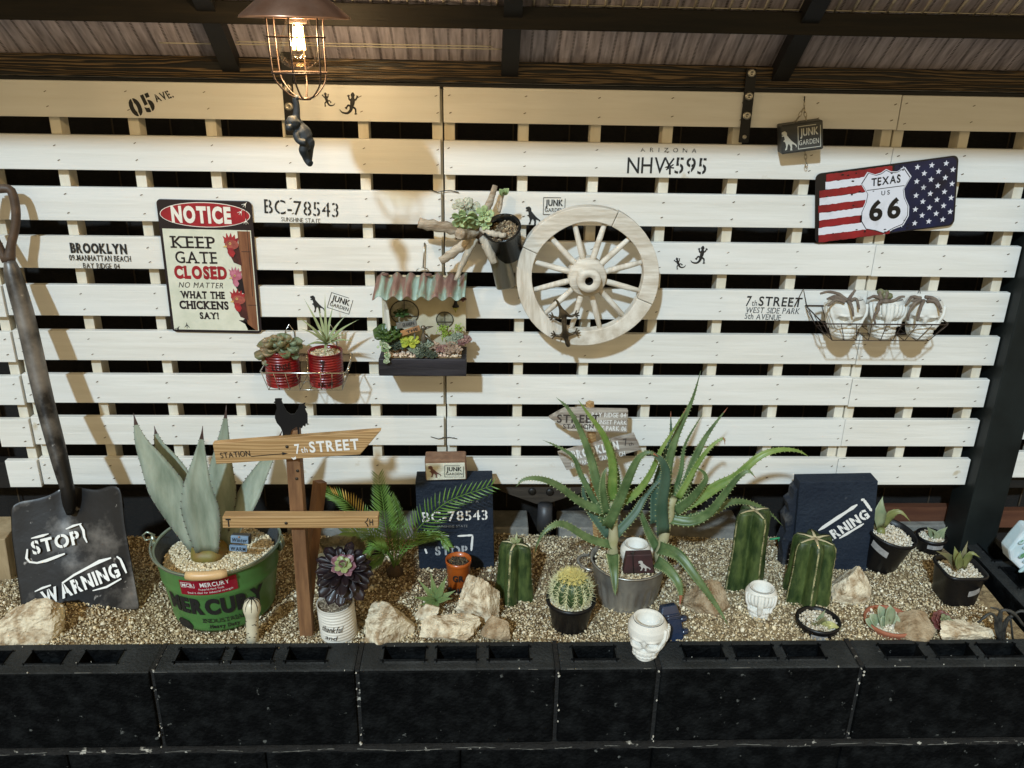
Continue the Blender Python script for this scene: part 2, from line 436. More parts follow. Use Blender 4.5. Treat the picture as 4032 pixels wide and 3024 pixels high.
# coarse brown soil shows where the planting is dense (middle of the back)
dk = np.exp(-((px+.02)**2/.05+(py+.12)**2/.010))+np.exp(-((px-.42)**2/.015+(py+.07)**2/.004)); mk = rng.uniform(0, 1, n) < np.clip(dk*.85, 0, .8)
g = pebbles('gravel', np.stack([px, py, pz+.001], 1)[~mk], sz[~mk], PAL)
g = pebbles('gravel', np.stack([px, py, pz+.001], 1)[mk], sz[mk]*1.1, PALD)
n = 520
px = rng.uniform(-1.3, 1.2, n); py = rng.uniform(-.365, .02, n)
pebbles('gravel', np.stack([px, py, [zbed(a, b)+.004 for a, b in zip(px, py)]], 1), rng.uniform(.0028, .0062, n), PAL[:3]+[PAL[6]])

# ================================================================ block wall in front
YF, YB = -.466, -.377
wall = thing('block_wall', 'low wall of black painted hollow concrete blocks along the front of the gravel bed', 'wall', (.05, (YF+YB)/2, -1.52))
def block(x0, x1, ztop, zbot, cells, y0=YF, y1=YB, parent=wall, label=None, along='x'):
    L = x1-x0; W = y1-y0; ys = [y0, y0+W*.30, y1-W*.27, y1]
    xs = [x0]
    for a, b in cells: xs += [a, b]
    xs.append(x1); n = len(xs); mb = MB(); vs = []
    for zz in (ztop, zbot):
        for y in ys:
            for x in xs: vs.append((x, y, zz) if along == 'x' else (y, x, zz))
    def I(i, j, k): return k*4*n+j*n+i
    fs = []
    for j in range(3):
        for i in range(n-1):
            hole = j == 1 and i % 2 == 1
            if not hole: fs.append((I(i,j,0), I(i+1,j,0), I(i+1,j+1,0), I(i,j+1,0))); fs.append((I(i,j,1), I(i,j+1,1), I(i+1,j+1,1), I(i+1,j,1)))
            else:
                fs += [(I(i,j,0), I(i,j,1), I(i+1,j,1), I(i+1,j,0)), (I(i+1,j+1,0), I(i+1,j+1,1), I(i,j+1,1), I(i,j+1,0)),
                       (I(i,j+1,0), I(i,j+1,1), I(i,j,1), I(i,j,0)), (I(i+1,j,0), I(i+1,j,1), I(i+1,j+1,1), I(i+1,j+1,0))]
    for i in range(n-1):
        fs.append((I(i,0,0), I(i,0,1), I(i+1,0,1), I(i+1,0,0))[::-1][::-1]); fs.append((I(i+1,3,0), I(i+1,3,1), I(i,3,1), I(i,3,0)))
    for j in range(3):
        fs.append((I(0,j+1,0), I(0,j+1,1), I(0,j,1), I(0,j,0))); fs.append((I(n-1,j,0), I(n-1,j,1), I(n-1,j+1,1), I(n-1,j+1,0)))
    if along == 'y': fs = [f[::-1] for f in fs]
    mb.add(vs, fs)
    o = mb.build('concrete_block', [black_lit_top, black_shade_side], parent, bevel=.006)
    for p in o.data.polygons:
        if abs(p.normal.y) > .9 or abs(p.normal.x) > .9: p.material_index = 1  # upright faces and hole walls take the darker, shaded copy
    return o
def fx(v, y=YF, z=BLOCK_TOP): return hx(y, z, v)
J = [-120, 325, 770, 1205, 1425, 1865, 2305]
CELLS = [[(-105,-20),(0,22) ,(65,128)], None]
def cellx(a, b): return (hx((YF+YB)/2, BLOCK_TOP, a), hx((YF+YB)/2, BLOCK_TOP, b))
cells = [[(-80,16),(62,140),(178,260)], [(385,480),(505,590),(622,705)], [(830,918),(945,1028),(1057,1142)], [(1238,1328)],
         [(1478,1562),(1588,1672),(1697,1775)], [(1907,1988),(2018,2098),(2122,2200)]]
JX = [fx(v) for v in J]
for k in range(6):
    o = block(JX[k]+.004, JX[k+1]-.004, BLOCK_TOP+random.uniform(-.0015, .0015), BLOCK_TOP-.19, [cellx(a, b) for a, b in cells[k]],
              y0=YF+random.uniform(-.0015, .0015))
block(JX[0]-.40, JX[0]-.004, BLOCK_TOP, BLOCK_TOP-.19, [(JX[0]-.35, JX[0]-.27),(JX[0]-.24, JX[0]-.16),(JX[0]-.13, JX[0]-.05)])
x = JX[0]-.2
while x < JX[-1]:
    for r in (1, 2):
        xo = x-(.2 if r == 2 else 0)
        block(xo+.0005, xo+.3995, BLOCK_TOP-.2*r-.0, BLOCK_TOP-.2*r-.19, [(xo+.05, xo+.13),(xo+.16, xo+.24),(xo+.27, xo+.35)], y0=YF+.002*r-.006)
    x += .4
mb = MB()
for r in (0, 1):
    zt = BLOCK_TOP-.19-.2*r; pr = []
    x = JX[0]-.4
    while x < JX[-1]+.1:          # uneven bedding joint
        pr.append((x, YF+.001-.0035*random.random())); x += .012
    vs = [(a, b-.004, zt+.001+.002*random.random()) for a, b in pr]+[(a, b-.004, zt-.011-.002*random.random()) for a, b in pr]+[(a, YB, zt+.001) for a, b in pr]
    m_ = len(pr); mb.add(vs, [(i+m_, i+1+m_, i+1, i) for i in range(m_-1)]+[(i, i+1, i+1+2*m_, i+2*m_) for i in range(m_-1)])
for k in range(1, 6): mb.box((JX[k], (YF+YB)/2+.004, BLOCK_TOP-.096), (.009, YB-YF-.006, .19))
mb.build('mortar_joint', mortar, wall)
mb = MB()
mb2 = MB()
for k in range(1, 6):       # crumbs and chips of old mortar at the joints, as in the photo
    for q in range(5):
        zz = BLOCK_TOP-random.choice([random.uniform(0,.03), random.uniform(.15,.19), random.uniform(0,.19)])
        mb2.box((JX[k]+random.gauss(0,.003), YF-.001, zz), [random.uniform(.001,.003), .003, random.uniform(.001,.005)], rot=(0, random.random(), 0))
for q in range(24):
    mb2.box((random.uniform(-1.2, 1.2), YF+random.choice([.002, .03, .07, .08])+random.uniform(-.004, .004), BLOCK_TOP+.001), [random.uniform(.0008,.003), random.uniform(.0008,.002), .002], rot=(0, 0, random.random()*3))
tag(mb2.build('mortar_chip', M('pale_mortar_chips', (.55,.53,.47), .9), wall), kind='stuff')
mb3 = MB()
for k in range(26):       # pale crumbly line where the two courses meet
    xa = -1.25+k*.098+random.uniform(0,.03); L_ = random.uniform(.03,.09); n0 = 8
    mb3.tube([(xa+L_*i/n0, YF-.0065+.001*random.random(), BLOCK_TOP-.197+.0035*math.sin((xa+L_*i/n0)*23)+.0012*random.random()) for i in range(n0+1)], [random.uniform(.0003,.0013) for i in range(n0+1)], 5)
for k in range(10):
    xa = -1.2+random.random()*2.4; L_ = random.uniform(.01,.05); mb3.tube([(xa+L_*i/4, YF+.0006, BLOCK_TOP-.0004) for i in range(5)], [random.uniform(.0003,.0010) for i in range(5)], 5)
tag(mb3.build('mortar_crumb', M('grey_mortar_crumb', (.12,.12,.11), .9), wall), kind='stuff')
# the right-hand return of the wall, running back to the post
xr = G(2140, 1255, -1.05).x
wr = thing('return_wall', 'black block return wall closing the right end of the bed below the post', 'wall', (xr+.05, -.2, -1.52))
block(-.372, .02, BLOCK_TOP+.012, BLOCK_TOP-.19, [(-.33,-.25),(-.22,-.14),(-.11,-.03)], y0=xr+.03, y1=xr+.13, parent=wr, along='y')
block(.028, .2, BLOCK_TOP+.012, BLOCK_TOP-.19, [(.06,.14)], y0=xr+.03, y1=xr+.13, parent=wr, along='y')
block(-.372, .02, BLOCK_TOP-.2, BLOCK_TOP-.39, [(-.33,-.25),(-.22,-.14),(-.11,-.03)], y0=xr+.03, y1=xr+.13, parent=wr, along='y')

# ================================================================ slatted fence of pallet panels
ROW = .10477; SW = .0701; TH = .0145; NR = 9
def panel(label, x0, x1, stringers, rows=range(NR), dz=0., dy=0., xl=None):
    t = thing('slatted_fence', label, 'fence panel', ((x0+x1)/2, dy, -.9), group='slatted fence panels')
    for i in rows:
        jz, jy = random.uniform(-.001, .001), random.uniform(-.0008, .0008)
        a, b = (x0, x1)
        mb = MB(); mb.box(((a+b)/2, dy+TH/2+jy, -i*ROW-SW/2+dz+jz), (b-a, TH, SW-random.uniform(0,.0008)), rot=(0, random.uniform(-.0006, .0006), 0))
        mb.build('slat', random.choice(paints), t, bevel=.0012)
    st = MB()
    for sx in stringers:
        mb = MB(); mb.box((sx, dy+TH+.0015+.019, -(NR*ROW)/2+.018+dz), (.0215, .038, NR*ROW-.036+.001))
        mb.build('stringer', paint_old, t, bevel=.001)
        for i in rows:
            for zz in (-.018, -.052):
                st.box((sx+random.uniform(-.003,.003)+.001, dy-.0006, -i*ROW+zz+dz+random.uniform(-.004,.004)), (.0052, .0012, .0014), rot=(0, -.45+random.uniform(-.1,.1), 0))
    if st.v: tag(st.build('staple', M('rusty_staple', (.13,.10,.06), .6, metal=.4), t), kind='stuff')
    return t
def sx_at(vx, vy=278): return P(vx, vy, .016).x
xg = P(958.5, 600).x
xl = P(94, 1049).x; xm = P(1874, 640).x; xrr = P(2202, 560).x
pitch = (sx_at(945)-sx_at(290))/4
pL = panel('wide left panel of white slats with the notice sign and two stencilled numbers', xl+.0015, xg-.0035, [sx_at(121), sx_at(290), sx_at(456), sx_at(621), sx_at(785), sx_at(945), xl+.014])
pM = panel('middle panel of white slats behind the wooden wheel', xg+.0035, xm-.001, [sx_at(971), sx_at(1131), sx_at(1287), sx_at(1443), sx_at(1595), sx_at(1754), xm-.013])
pR = panel('right panel of white slats behind the flag sign and ending at the black post', xm+.001, xrr, [xm+.013, sx_at(2087), xrr-.028], dz=-.002, dy=.0012)
pFL = panel('narrow piece of panel with stubby slat ends at the far left behind the shovel', xl-.075, xl-.002, [xl-.018], dz=-.0045, dy=-.004)
pFL2 = panel('strip of white slats at the left edge of the frame', xl-.50, xl-.079, [xl-.2], rows=range(0, 5), dz=-.002)
postw = .090
pFR = panel('piece of slatted panel to the right of the black post', xrr+postw, xrr+postw+.5, [xrr+postw+.1], dz=.004, dy=.03)
# little knotted wires tying the panels
for i, (vx, vy) in enumerate([(958, 413), (958, 946), (1812, 1092-100)]):
    c = P(vx, vy, -.003 if i < 2 else .006)
    mb = MB(); mb.tube([c+Vector((-.03,0,.003)), c+Vector((-.012,-.001,-.002)), c+Vector((0,-.002,.001)), c+Vector((.014,-.001,.002)), c+Vector((.032,0,-.002))], .0009, 5)
    o = mb.build('tie_wire', black_steel); tag(o, ['twisted black wire tying two panels beside the driftwood', 'twisted black wire tying two panels above the small brick', 'twisted black wire tying two panels right of the aloe'][i], 'wire', 'tie wires on the fence')

# ================================================================ post, timber frame, roof
p = MB(); p.box((xrr+postw/2+.0015, .01, -.62), (postw-.003, .09, 1.5)); o = p.build('fence_post', M('dark_green_black_steel', (.006,.008,.008), .5, spec=.25, col2=(.012,.016,.016), scale=8, bump=.3), bevel=.003)
tag(o, 'thick square black post at the right end of the white fence', 'post')
p = MB(); p.box((xl-.55, .03, -.75), (.09, .09, 1.6)); o = p.build('fence_post', black_steel, bevel=.003)
tag(o, 'dark post at the left edge behind the shovel', 'post')
bt = thing('shade_net', 'dark woven blind hanging behind the slatted fence', 'screen', (0, .15, -1.05))
mb = MB(); nxx = 120
vs = [(-2.2+4.4*i/nxx, .15+.004*math.sin(i*1.9)+.003*math.sin(i*.7), z) for z in (.03, -1.50) for i in range(nxx+1)]
mb.add(vs, [(i, i+1, i+1+nxx+1, i+nxx+1)[::-1] for i in range(nxx)]); mb.build('woven_sheet', net_m, bt)
mb = MB()
for k in range(34): mb.box((-2.1+.125*k, .143, -.52), (.003, .002, 1.06))
tag(mb.build('binding_cord', M('blind_cord', (.05,.035,.02), .9), bt), kind='stuff')
p = MB(); p.box((0, .075, -.915), (3.0, .03, .07)); o = p.build('timber_rail', M('dark_rail', (.004,.003,.002), .8, col2=(.010,.007,.004), scale=14, stretch=(.4,4,4), bump=.5)); tag(o, 'dark timber rail under the slats behind the plants', 'rail')
# grey wood knee with knots, next to the pipe
kc = P(1168, 1068, .04); kn = MB()
kn.prism([(kc.x+a, kc.z+b) for a, b in ((-.12,.03),(.10,.035),(.12,.015),(.02,-.022),(-.01,-.024),(-.10,.012))], .035, .06)
kn.lathe([(.010,0),(.010,.004),(.005,.006),(0,.006)], 10, (kc.x-.022, .036, kc.z+.012), axis='y', mi=1); kn.lathe([(.010,0),(.010,.004),(.005,.006),(0,.006)], 10, (kc.x+.022, .036, kc.z+.010), axis='y', mi=1)
o = kn.build('timber_brace', [M('weathered_dark_timber', (.025,.018,.012), .8, col2=(.05,.038,.026), scale=20, stretch=(.5,3,3), bump=.6), M('knot_hole', (.01,.008,.006), .5)])
tag(o, 'short dark timber brace with two knots above the grey pipe', 'brace')
pc = P(1175, 1160, .0); pp = MB()
pipe = thing('drain_pipe', 'grey upright pipe in a dark socket behind the short cactus', 'pipe', (pc.x, .02, -1.04))
pp.tube([(pc.x, .02, -1.0), (pc.x, .02, P(1175, 1098, .02).z)], .0115, 16); pp.build('pipe', M('grey_pvc', (.13,.13,.14), .4), pipe)
pp = MB(); pp.tube([(pc.x+.002, .02, -1.045), (pc.x+.002, .02, -.975)], [.019, .018], 16); pp.build('socket', M('dark_pvc', (.035,.037,.042), .45), pipe)
# concrete kerb behind the bed, under the fence
kz = P(1300, 1140, .045).z
for i, (a, b) in enumerate([(620, 905), (1055, 1142), (1208, 1600), (1905, 2075)]):
    xa, xb = P(a, 1150, .045).x, P(b, 1150, .045).x
    mb = MB(); mb.box(((xa+xb)/2, .09, kz-.05), (xb-xa, .09, .10+(.01 if i == 3 else 0)), rot=(0, random.uniform(-.01,.01), 0)); o = mb.build('concrete_kerb', concrete, bevel=.004)
    tag(o, ['rough grey kerb behind the cycad and signpost', 'short piece of grey kerb left of the grey pipe', 'long grey concrete kerb behind the aloe pot', 'grey kerb piece behind the pots at the right'][i], 'kerb', 'concrete kerb pieces under the fence')
for i, (a, b, vy) in enumerate([(1905, 2100, 1112), (2120, 2230, 1120)]):
    xa, xb = P(a, vy, .06).x, P(b, vy, .06).x
    mb = MB(); mb.box(((xa+xb)/2, .075, P(a, vy, .06).z-.005), (xb-xa, .02, .05)); o = mb.build('wood_board', M('reddish_board', (.07,.022,.010), .7, col2=(.12,.045,.02), scale=12, stretch=(.4,3,3), bump=.4))
    tag(o, ['reddish brown board low behind the pots at the right', 'reddish brown board right of the foot of the black post'][i], 'board', 'reddish boards behind the fence')

roof = thing('lean_to_roof', 'sloping roof of clear corrugated sheet over a reed blind on dark timbers above the fence', 'roof', (0, .04, .05))
bz0 = P(1000, 188, 0).z; bz1 = P(1000, 128, 0).z
ztop = .047
mb = MB(); mb.box((0, .028, (.006+ztop)/2+.002), (4.2, .050, ztop-.006)); beam = mb.build('beam', dark_wood, roof, bevel=.002)
mb = MB(); mb.box((0, .045, .0), (4.2, .07, .010)); mb.build('under_beam', black_steel, roof)
SL = math.tan(math.radians(39.8))
def rz(y, off=0.): return ztop-SL*(y-.02)+off
ROOFY = -.62
ang = math.radians(-39.8)
def slope_box(name, xc, wx, y0, y1, off0, off1, mat):      # a bar lying in the roof slope
    mb = MB(); vs = []
    for y in (y0, y1):
        for x in (xc-wx/2, xc+wx/2):
            for o_ in (off0, off1): vs.append((x, y, rz(y, o_)))
    mb.add(vs, [(0,1,3,2),(4,6,7,5),(0,4,5,1),(2,3,7,6),(0,2,6,4),(1,5,7,3)])
    return mb.build(name, mat, roof)
# rafters
for v0 in (905, 2008, 3083):
    xx = P(v0/KP, 130, .0).x; slope_box('rafter', xx, .034, ROOFY, .012, -.040, -.003, black_steel)
xs_ = [P(905/KP, 130).x, P(2008/KP, 130).x, P(3083/KP, 130).x]; sp = (xs_[2]-xs_[0])/2
for xx in (xs_[0]-sp, xs_[2]+sp): slope_box('rafter', xx, .034, ROOFY, .012, -.040, -.003, black_steel)
# purlins across
for k, yy in enumerate((-.112, -.25, -.38, -.50)):
    mb = MB(); mb.box((0, yy, rz(yy)-.028), (4.2, .030, .040)); mb.build('purlin', dark_wood2, roof, bevel=.0015)
# reed blind lying over the rafters
def reed():
    mt = bpy.data.materials.new('reed_blind'); mt.use_nodes = True; N, L = mt.node_tree.nodes, mt.node_tree.links; b = N['Principled BSDF']
    tc = N.new('ShaderNodeTexCoord'); 
    def wav(sc, d, dist=.6):
        w_ = N.new('ShaderNodeTexWave'); w_.inputs['Scale'].default_value = sc; w_.bands_direction = d; w_.inputs['Distortion'].default_value = dist; w_.inputs['Detail'].default_value = 2; L.new(tc.outputs['Object'], w_.inputs['Vector']); return w_
    a = wav(11.5, 'X', .15); c = wav(110, 'Y', .5)
    nz = N.new('ShaderNodeTexNoise'); mpp = N.new('ShaderNodeMapping'); mpp.inputs['Scale'].default_value = (9,1,1); L.new(tc.outputs['Object'], mpp.inputs[0]); nz.inputs['Scale'].default_value = 14; nz.inputs['Detail'].default_value = 7; L.new(mpp.outputs[0], nz.inputs['Vector'])
    r = N.new('ShaderNodeValToRGB'); r.color_ramp.elements[0].color = (.26,.23,.27,1); r.color_ramp.elements[1].color = (.62,.57,.66,1); r.color_ramp.elements[0].position = .3; r.color_ramp.elements[1].position = .7
    L.new(nz.outputs['Fac'], r.inputs[0])
    st = N.new('ShaderNodeMath'); st.operation = 'GREATER_THAN'; st.inputs[1].default_value = .93; L.new(a.outputs['Fac'], st.inputs[0])
    st2 = N.new('ShaderNodeMath'); st2.operation = 'GREATER_THAN'; st2.inputs[1].default_value = .5; L.new(c.outputs['Fac'], st2.inputs[0])
    mu = N.new('ShaderNodeMath'); mu.operation = 'MULTIPLY'; L.new(st.outputs[0], mu.inputs[0]); L.new(st2.outputs[0], mu.inputs[1])
    mx = N.new('ShaderNodeMix'); mx.data_type = 'RGBA'; L.new(mu.outputs[0], mx.inputs[0]); L.new(r.outputs[0], mx.inputs[6]); mx.inputs[7].default_value = (.02,.015,.012,1)
    L.new(mx.outputs[2], b.inputs['Base Color']); b.inputs['Roughness'].default_value = .35
    bp = N.new('ShaderNodeBump'); bp.inputs['Strength'].default_value = .35; bp.inputs['Distance'].default_value = .002; L.new(c.outputs['Fac'], bp.inputs['Height']); L.new(bp.outputs[0], b.inputs['Normal'])
    return mt
mb = MB(); ym = 28
nxx = 420
vs = []
for j in range(ym+1):
    y = .065+(ROOFY-.065)*j/ym
    for i in range(nxx+1):
        x = -2.1+4.2*i/nxx; vs.append((x, y, rz(y, .004+.0022*math.sin(x*95)+.002*math.sin(x*9+j))))
mb.add(vs, [(j*(nxx+1)+i, (j+1)*(nxx+1)+i, (j+1)*(nxx+1)+i+1, j*(nxx+1)+i+1) for j in range(ym) for i in range(nxx)], smooth=True)
mb.build('reed_blind', reed(), roof)
# corrugation ridges seen against the blind, their streak highlights modelled as pale tubes
cl = M('corrugation_highlight', (.8,.76,.68), .22, col2=(.5,.44,.38), scale=40, thr=(.35,.6))
mb = MB()
x = -2.05
while x < 2.05:
    y0 = -.075-.006*math.sin(x*3); L_ = .10+.02*random.random()
    mb.tube([(x, y0, rz(y0, -.001)), (x+random.uniform(-.001,.001), y0-.06, rz(y0-.06, -.002)), (x, y0-L_-.3, rz(y0-L_-.3, -.001))], [.0008, .0036, .0040], 5)
    x += .0332
tag(mb.build('ridge_highlight', cl, roof), kind='stuff')
mb = MB()
for yy, a, b in ((-.012, -.55, .12), (-.018, -.40, .10), (-.100, .25, 1.3), (-.108, .2, 1.1)):
    n_ = 40; mb.tube([(a+(b-a)*i/n_, yy+.0006*math.sin(i*2.1), rz(yy, -.001)) for i in range(n_+1)], .0011, 5)
mb.build('binding_string', M('pale_string', (.6,.56,.46), .5), roof)
# unseen header under the roof's front edge, set low to shade the top slat
hy = -.60
mb = MB(); mb.box((0, hy, (rz(hy)+.375)/2), (4.2, .04, rz(hy)-.375)); mb.build('front_beam', dark_wood, roof)

# brackets that hold the panels to the beam
def bracket(v_top, v_bot, label, scr):
    a = P(*v_top, -.002); b = P(*v_bot, -.002); t = thing('steel_bracket', label, 'bracket', (a.x, -.003, b.z), group='steel straps on the fence')
    hgt = a.z-b.z; xc = (a.x+b.x)/2
    mb = MB(); mb.box((xc, -.004, (a.z+b.z)/2), (.0215, .004, hgt), rot=(0, math.atan2(b.x-a.x, -hgt)*0, 0)); mb.build('strap', black_steel, t, bevel=.003)
    for sv, big in scr:
        q = P(v_top[0], sv, -.007); r_ = .0085 if big else .0045
        mb = MB(); mb.lathe([(r_,0),(r_,.0015),(r_*.75,.003),(r_*.3,.0032),(r_*.28,.0022),(0,.0022)], 16, (xc, -.006, q.z), axis='y'); mb.build('screw', screw_m, t)
bracket((614, 112), (632, 292), 'black steel strap with washer screws behind the hanging monkey', [(190, 1), (230, 1)])
bracket((1626, 148), (1603, 308), 'black steel strap with four screws near the right end of the fence', [(158, 1), (208, 1), (250, 1), (296, 0)])
# ================================================================ paint on the fence
def on_fence(t, vx, vy, y=0.):         # point of the fence plane in the thing's own x-z plane
    p = P(vx, vy, y); return p.x-t.location.x, p.z-t.location.z
def ftext(t, s, v0, v1, vy, hpx, rot=None, **k):
    """lettering between two picture columns at one height; v0/v1 = (x,y) of the line's left and right ends"""
    a, b = P(*v0), P(*v1); w_ = (b-a).length; c = (a+b)/2; r = math.atan2(b.z-a.z, b.x-a.x)
    h = (P((v0[0]+v1[0])/2, (v0[1]+v1[1])/2-hpx/2)-P((v0[0]+v1[0])/2, (v0[1]+v1[1])/2+hpx/2)).length
    return text(s, w_, h, k.pop('mat', ink), t, c.x-t.location.x, c.z-t.location.z, k.pop('y', -.0009)-t.location.y, r, **k)
ftext(pL, '05', (282,236), (330,218), 0, 34, bold=.05, stencil=True, label='large slanted black 05 stencil')
ftext(pL, 'AVE.', (334,213), (372,202), 0, 16, bold=.03, stencil=True, shear=-.2)
ftext(pL, 'BC-78543', (571,445), (731,454), 0, 30, stencil=True, bold=.0)
ftext(pL, 'SUNSHINE STATE', (608,473), (692,477), 0, 9, stencil=True, wear=.5)
ftext(pL, 'BROOKLYN', (152,535), (274,538), 0, 19, bold=.055, stencil=True, gap=.1)
ftext(pL, '09 MANHATTAN BEACH', (150,556), (283,559), 0, 12, bold=.02, stencil=True, wear=.4)
ftext(pL, 'BAY RIDGE 04', (180,573), (259,575), 0, 11, bold=.01, stencil=True, wear=.5)
ftext(pM, 'ARIZONA', (1384,323), (1504,325), 0, 9, gap=1.1, stencil=True, wear=.4)
ftext(pM, 'NHV', (1355,357), (1438,357), 0, 34, bold=.005)
ftext(pM, '595', (1458,357), (1526,359), 0, 34, bold=.005, stencil=True)
mb = MB(); c = P(1447, 357)      # the smudged sign between the letters: a Y crossed by bars and a drip
for a, b, r_ in [((-10,-17),(-1,2),2.),((9,-15),(-6,6),2.),((0,0),(0,20),2.2),((-9,4),(9,6),1.6),((-8,10),(8,-2),1.6)]:
    q0, q1 = P(1447+a[0], 357+a[1], -.0004), P(1447+b[0], 357+b[1], -.0004)
    mb.tube([q0, q1], r_*.001, 6, flat=.25, ref=(0,1,0))
mb.build('lettering', ink, pM)
ftext(pM, '7', (1612,650), (1622,650), 0, 21, bold=.01, shear=.1)
ftext(pM, 'th', (1624,654), (1635,654), 0, 12)
ftext(pM, 'STREET', (1639,650), (1732,653), 0, 19, bold=.015)
ftext(pM, 'WEST SIDE PARK', (1611,669), (1727,672), 0, 12, bold=.005, stencil=True, shear=.1)
ftext(pM, '5th AVENUE', (1609,682), (1686,686), 0, 12, bold=.005, stencil=True)
def junk(t, c, w_, h_, rot, mat=ink, y=-.0009, fw=.0011):
    x, z = on_fence(t, *c) if isinstance(c, tuple) and len(c) == 2 and abs(c[0]) > 5 else c
    frame_lines(x, z, w_, h_, fw, mat, t, y, rot)
    ca, sa = math.cos(rot), math.sin(rot)
    text('JUNK', w_*.80, h_*.34, mat, t, x-sa*h_*.19, z+ca*h_*.19, y, rot, bold=.03, stencil=True)
    text('GARDEN', w_*.84, h_*.22, mat, t, x+sa*h_*.22, z-ca*h_*.22, y, rot, bold=.01, stencil=True)
junk(pM, (1197,445), .047, .037, 0)
x, z = on_fence(pM, 1152, 466); poly2d(DINO, x, z, .033, .040, ink, pM, -.0009)
junk(pL, (735,655), .050, .037, -.32)
x, z = on_fence(pL, 686, 657); poly2d(DINO, x, z, .030, .040, ink, pL, -.0009)
def lizard(t, c, s, rot, flip=1):
    cx, cz = on_fence(t, *c); mb = MB(); ca, sa = math.cos(rot), math.sin(rot)
    def q(pts, r):
        out = []
        for a, b in pts:
            a *= flip*s; b *= s; out.append(Vector((cx+a*ca-b*sa, -.0018-t.location.y, cz+a*sa+b*ca)))
        o_ = catmull(out, 10); rr = [np.interp(i/10, np.linspace(0, 1, len(r)), r)*s for i in range(11)]
        mb.tube(o_, rr, 6, flat=.1, ref=(0,1,0))
    q([(0,.95),(0,.72),(.02,.5),(0,.1),(-.05,-.15)], [.06,.17,.10,.18,.16,.07])
    q([(-.05,-.12),(-.1,-.4),(-.35,-.65),(-.75,-.62),(-.95,-.42)], [.14,.11,.08,.055,.015])
    for pts in ([(0,.45),(.22,.42),(.34,.62)], [(0,.42),(-.22,.38),(-.3,.6)], [(-.03,-.1),(.25,-.25),(.3,-.55)], [(-.05,-.12),(-.3,-.05),(-.42,-.22)]):
        q(pts, [.085,.07,.055]); e = pts[-1]; d = Vector((e[0]-pts[1][0], e[1]-pts[1][1])).normalized()
        for an in (-.8, 0, .8):
            v = (d.x*math.cos(an)-d.y*math.sin(an), d.x*math.sin(an)+d.y*math.cos(an)); q([e, (e[0]+v[0]*.14, e[1]+v[1]*.15)], [.045,.03])
    mb.build('stencil_lizard', ink, t, world=False)
lizard(pL, (706,217), .0165, .15, -1); lizard(pL, (761,227), .026, -.1)
lizard(pM, (1465,570), .016, .35, -1); lizard(pM, (1515,553), .024, -.05)

# ================================================================ notice sign
tl, tr, br, bl = P(336,428,-.006), P(543,433,-.006), P(563,719,-.006), P(374,721,-.006)
c = (tl+tr+br+bl)/4; W_, H_ = .197, .292
t = thing('tin_sign', 'red, black and cream notice sign with roosters peeking over a wooden gate', 'sign', (c.x, -.004, c.z), (0, .012, 0))
def rrect(w, h, r, n=5):
    out = []
    for cx, cz, a0 in ((w/2-r, h/2-r, 0), (-w/2+r, h/2-r, 90), (-w/2+r, -h/2+r, 180), (w/2-r, -h/2+r, 270)):
        for k in range(n+1): a = math.radians(a0+90*k/n); out.append((cx+r*math.cos(a), cz+r*math.sin(a)))
    return out
blk = M('sign_black', (.018,.012,.014), .35); crm = M('sign_cream', (.72,.72,.60), .4, col2=(.55,.58,.46), scale=25, thr=(.4,.8))
redm = M('sign_red', (.38,.018,.025), .4, col2=(.25,.012,.02), scale=40); wht = M('sign_white', (.80,.78,.70), .4)
mb = MB(); mb.prism(rrect(W_, H_, .010), -.0015, .0005); mb.build('plate', blk, t, world=False, bevel=.0006)
mb = MB(); mb.prism([(-W_/2+.006, H_/2-.062), (W_/2-.006, H_/2-.062), (W_/2-.006, -H_/2+.006), (-W_/2+.006, -H_/2+.006)], -.0019, -.0014); mb.build('panel', crm, t, world=False)
def ell(cx, cz, a, b, n=36): return [(cx+a*math.cos(2*PI*k/n), cz+b*math.sin(2*PI*k/n)) for k in range(n)]
mb = MB(); mb.prism(ell(0, H_/2-.031, .094, .0265), -.0019, -.0014); mb.build('oval_border', wht, t, world=False)
mb = MB(); mb.prism(ell(0, H_/2-.031, .0925, .025), -.0022, -.0018); mb.build('oval', redm, t, world=False)
text('NOTICE', .124, .031, wht, t, -.008, H_/2-.031, -.0023, bold=.055, gap=.14)
zt = H_/2-.062
text('KEEP', .090, .025, blk, t, -.030, zt-.028, -.0020, serif=True, gap=.22, bold=.01)
text('GATE', .088, .025, blk, t, -.028, zt-.061, -.0020, serif=True, gap=.22, bold=.01)
text('CLOSED', .112, .025, redm, t, -.022, zt-.094, -.0020, serif=True, bold=.06, gap=.14)
text('NO MATTER', .095, .012, blk, t, -.023, zt-.122, -.0020, shear=.25, gap=.25)
text('WHAT THE', .094, .015, blk, t, -.022, zt-.144, -.0020, serif=True, bold=.045, gap=.14)
text('CHICKENS', .106, .017, blk, t, -.022, zt-.167, -.0020, serif=True, bold=.045, gap=.14)
text('SAY!', .041, .014, blk, t, -.013, zt-.191, -.0020, serif=True, bold=.045, gap=.14)
def crow(cx, cz, a, mat, y=-.0021):        # a hen's three-toed print
    mb = MB()
    for d in (-.6, 0, .6, PI):
        L_ = .009 if d != PI else .004
        mb.tube([(cx, y, cz), (cx+L_*math.sin(a+d), y, cz+L_*math.cos(a+d))], [.0009, .0006], 5, flat=.3, ref=(0,1,0))
    mb.build('hen_track', mat, t, world=False)
crow(.086, H_/2-.006, -2.4, wht, -.0018); crow(.076, H_/2-.022, -2.5, wht, -.0025); crow(.084, H_/2-.041, PI, wht, -.0025)
crow(-.083, -H_/2+.010, -2.5, blk); crow(-.064, -H_/2+.018, PI, blk)
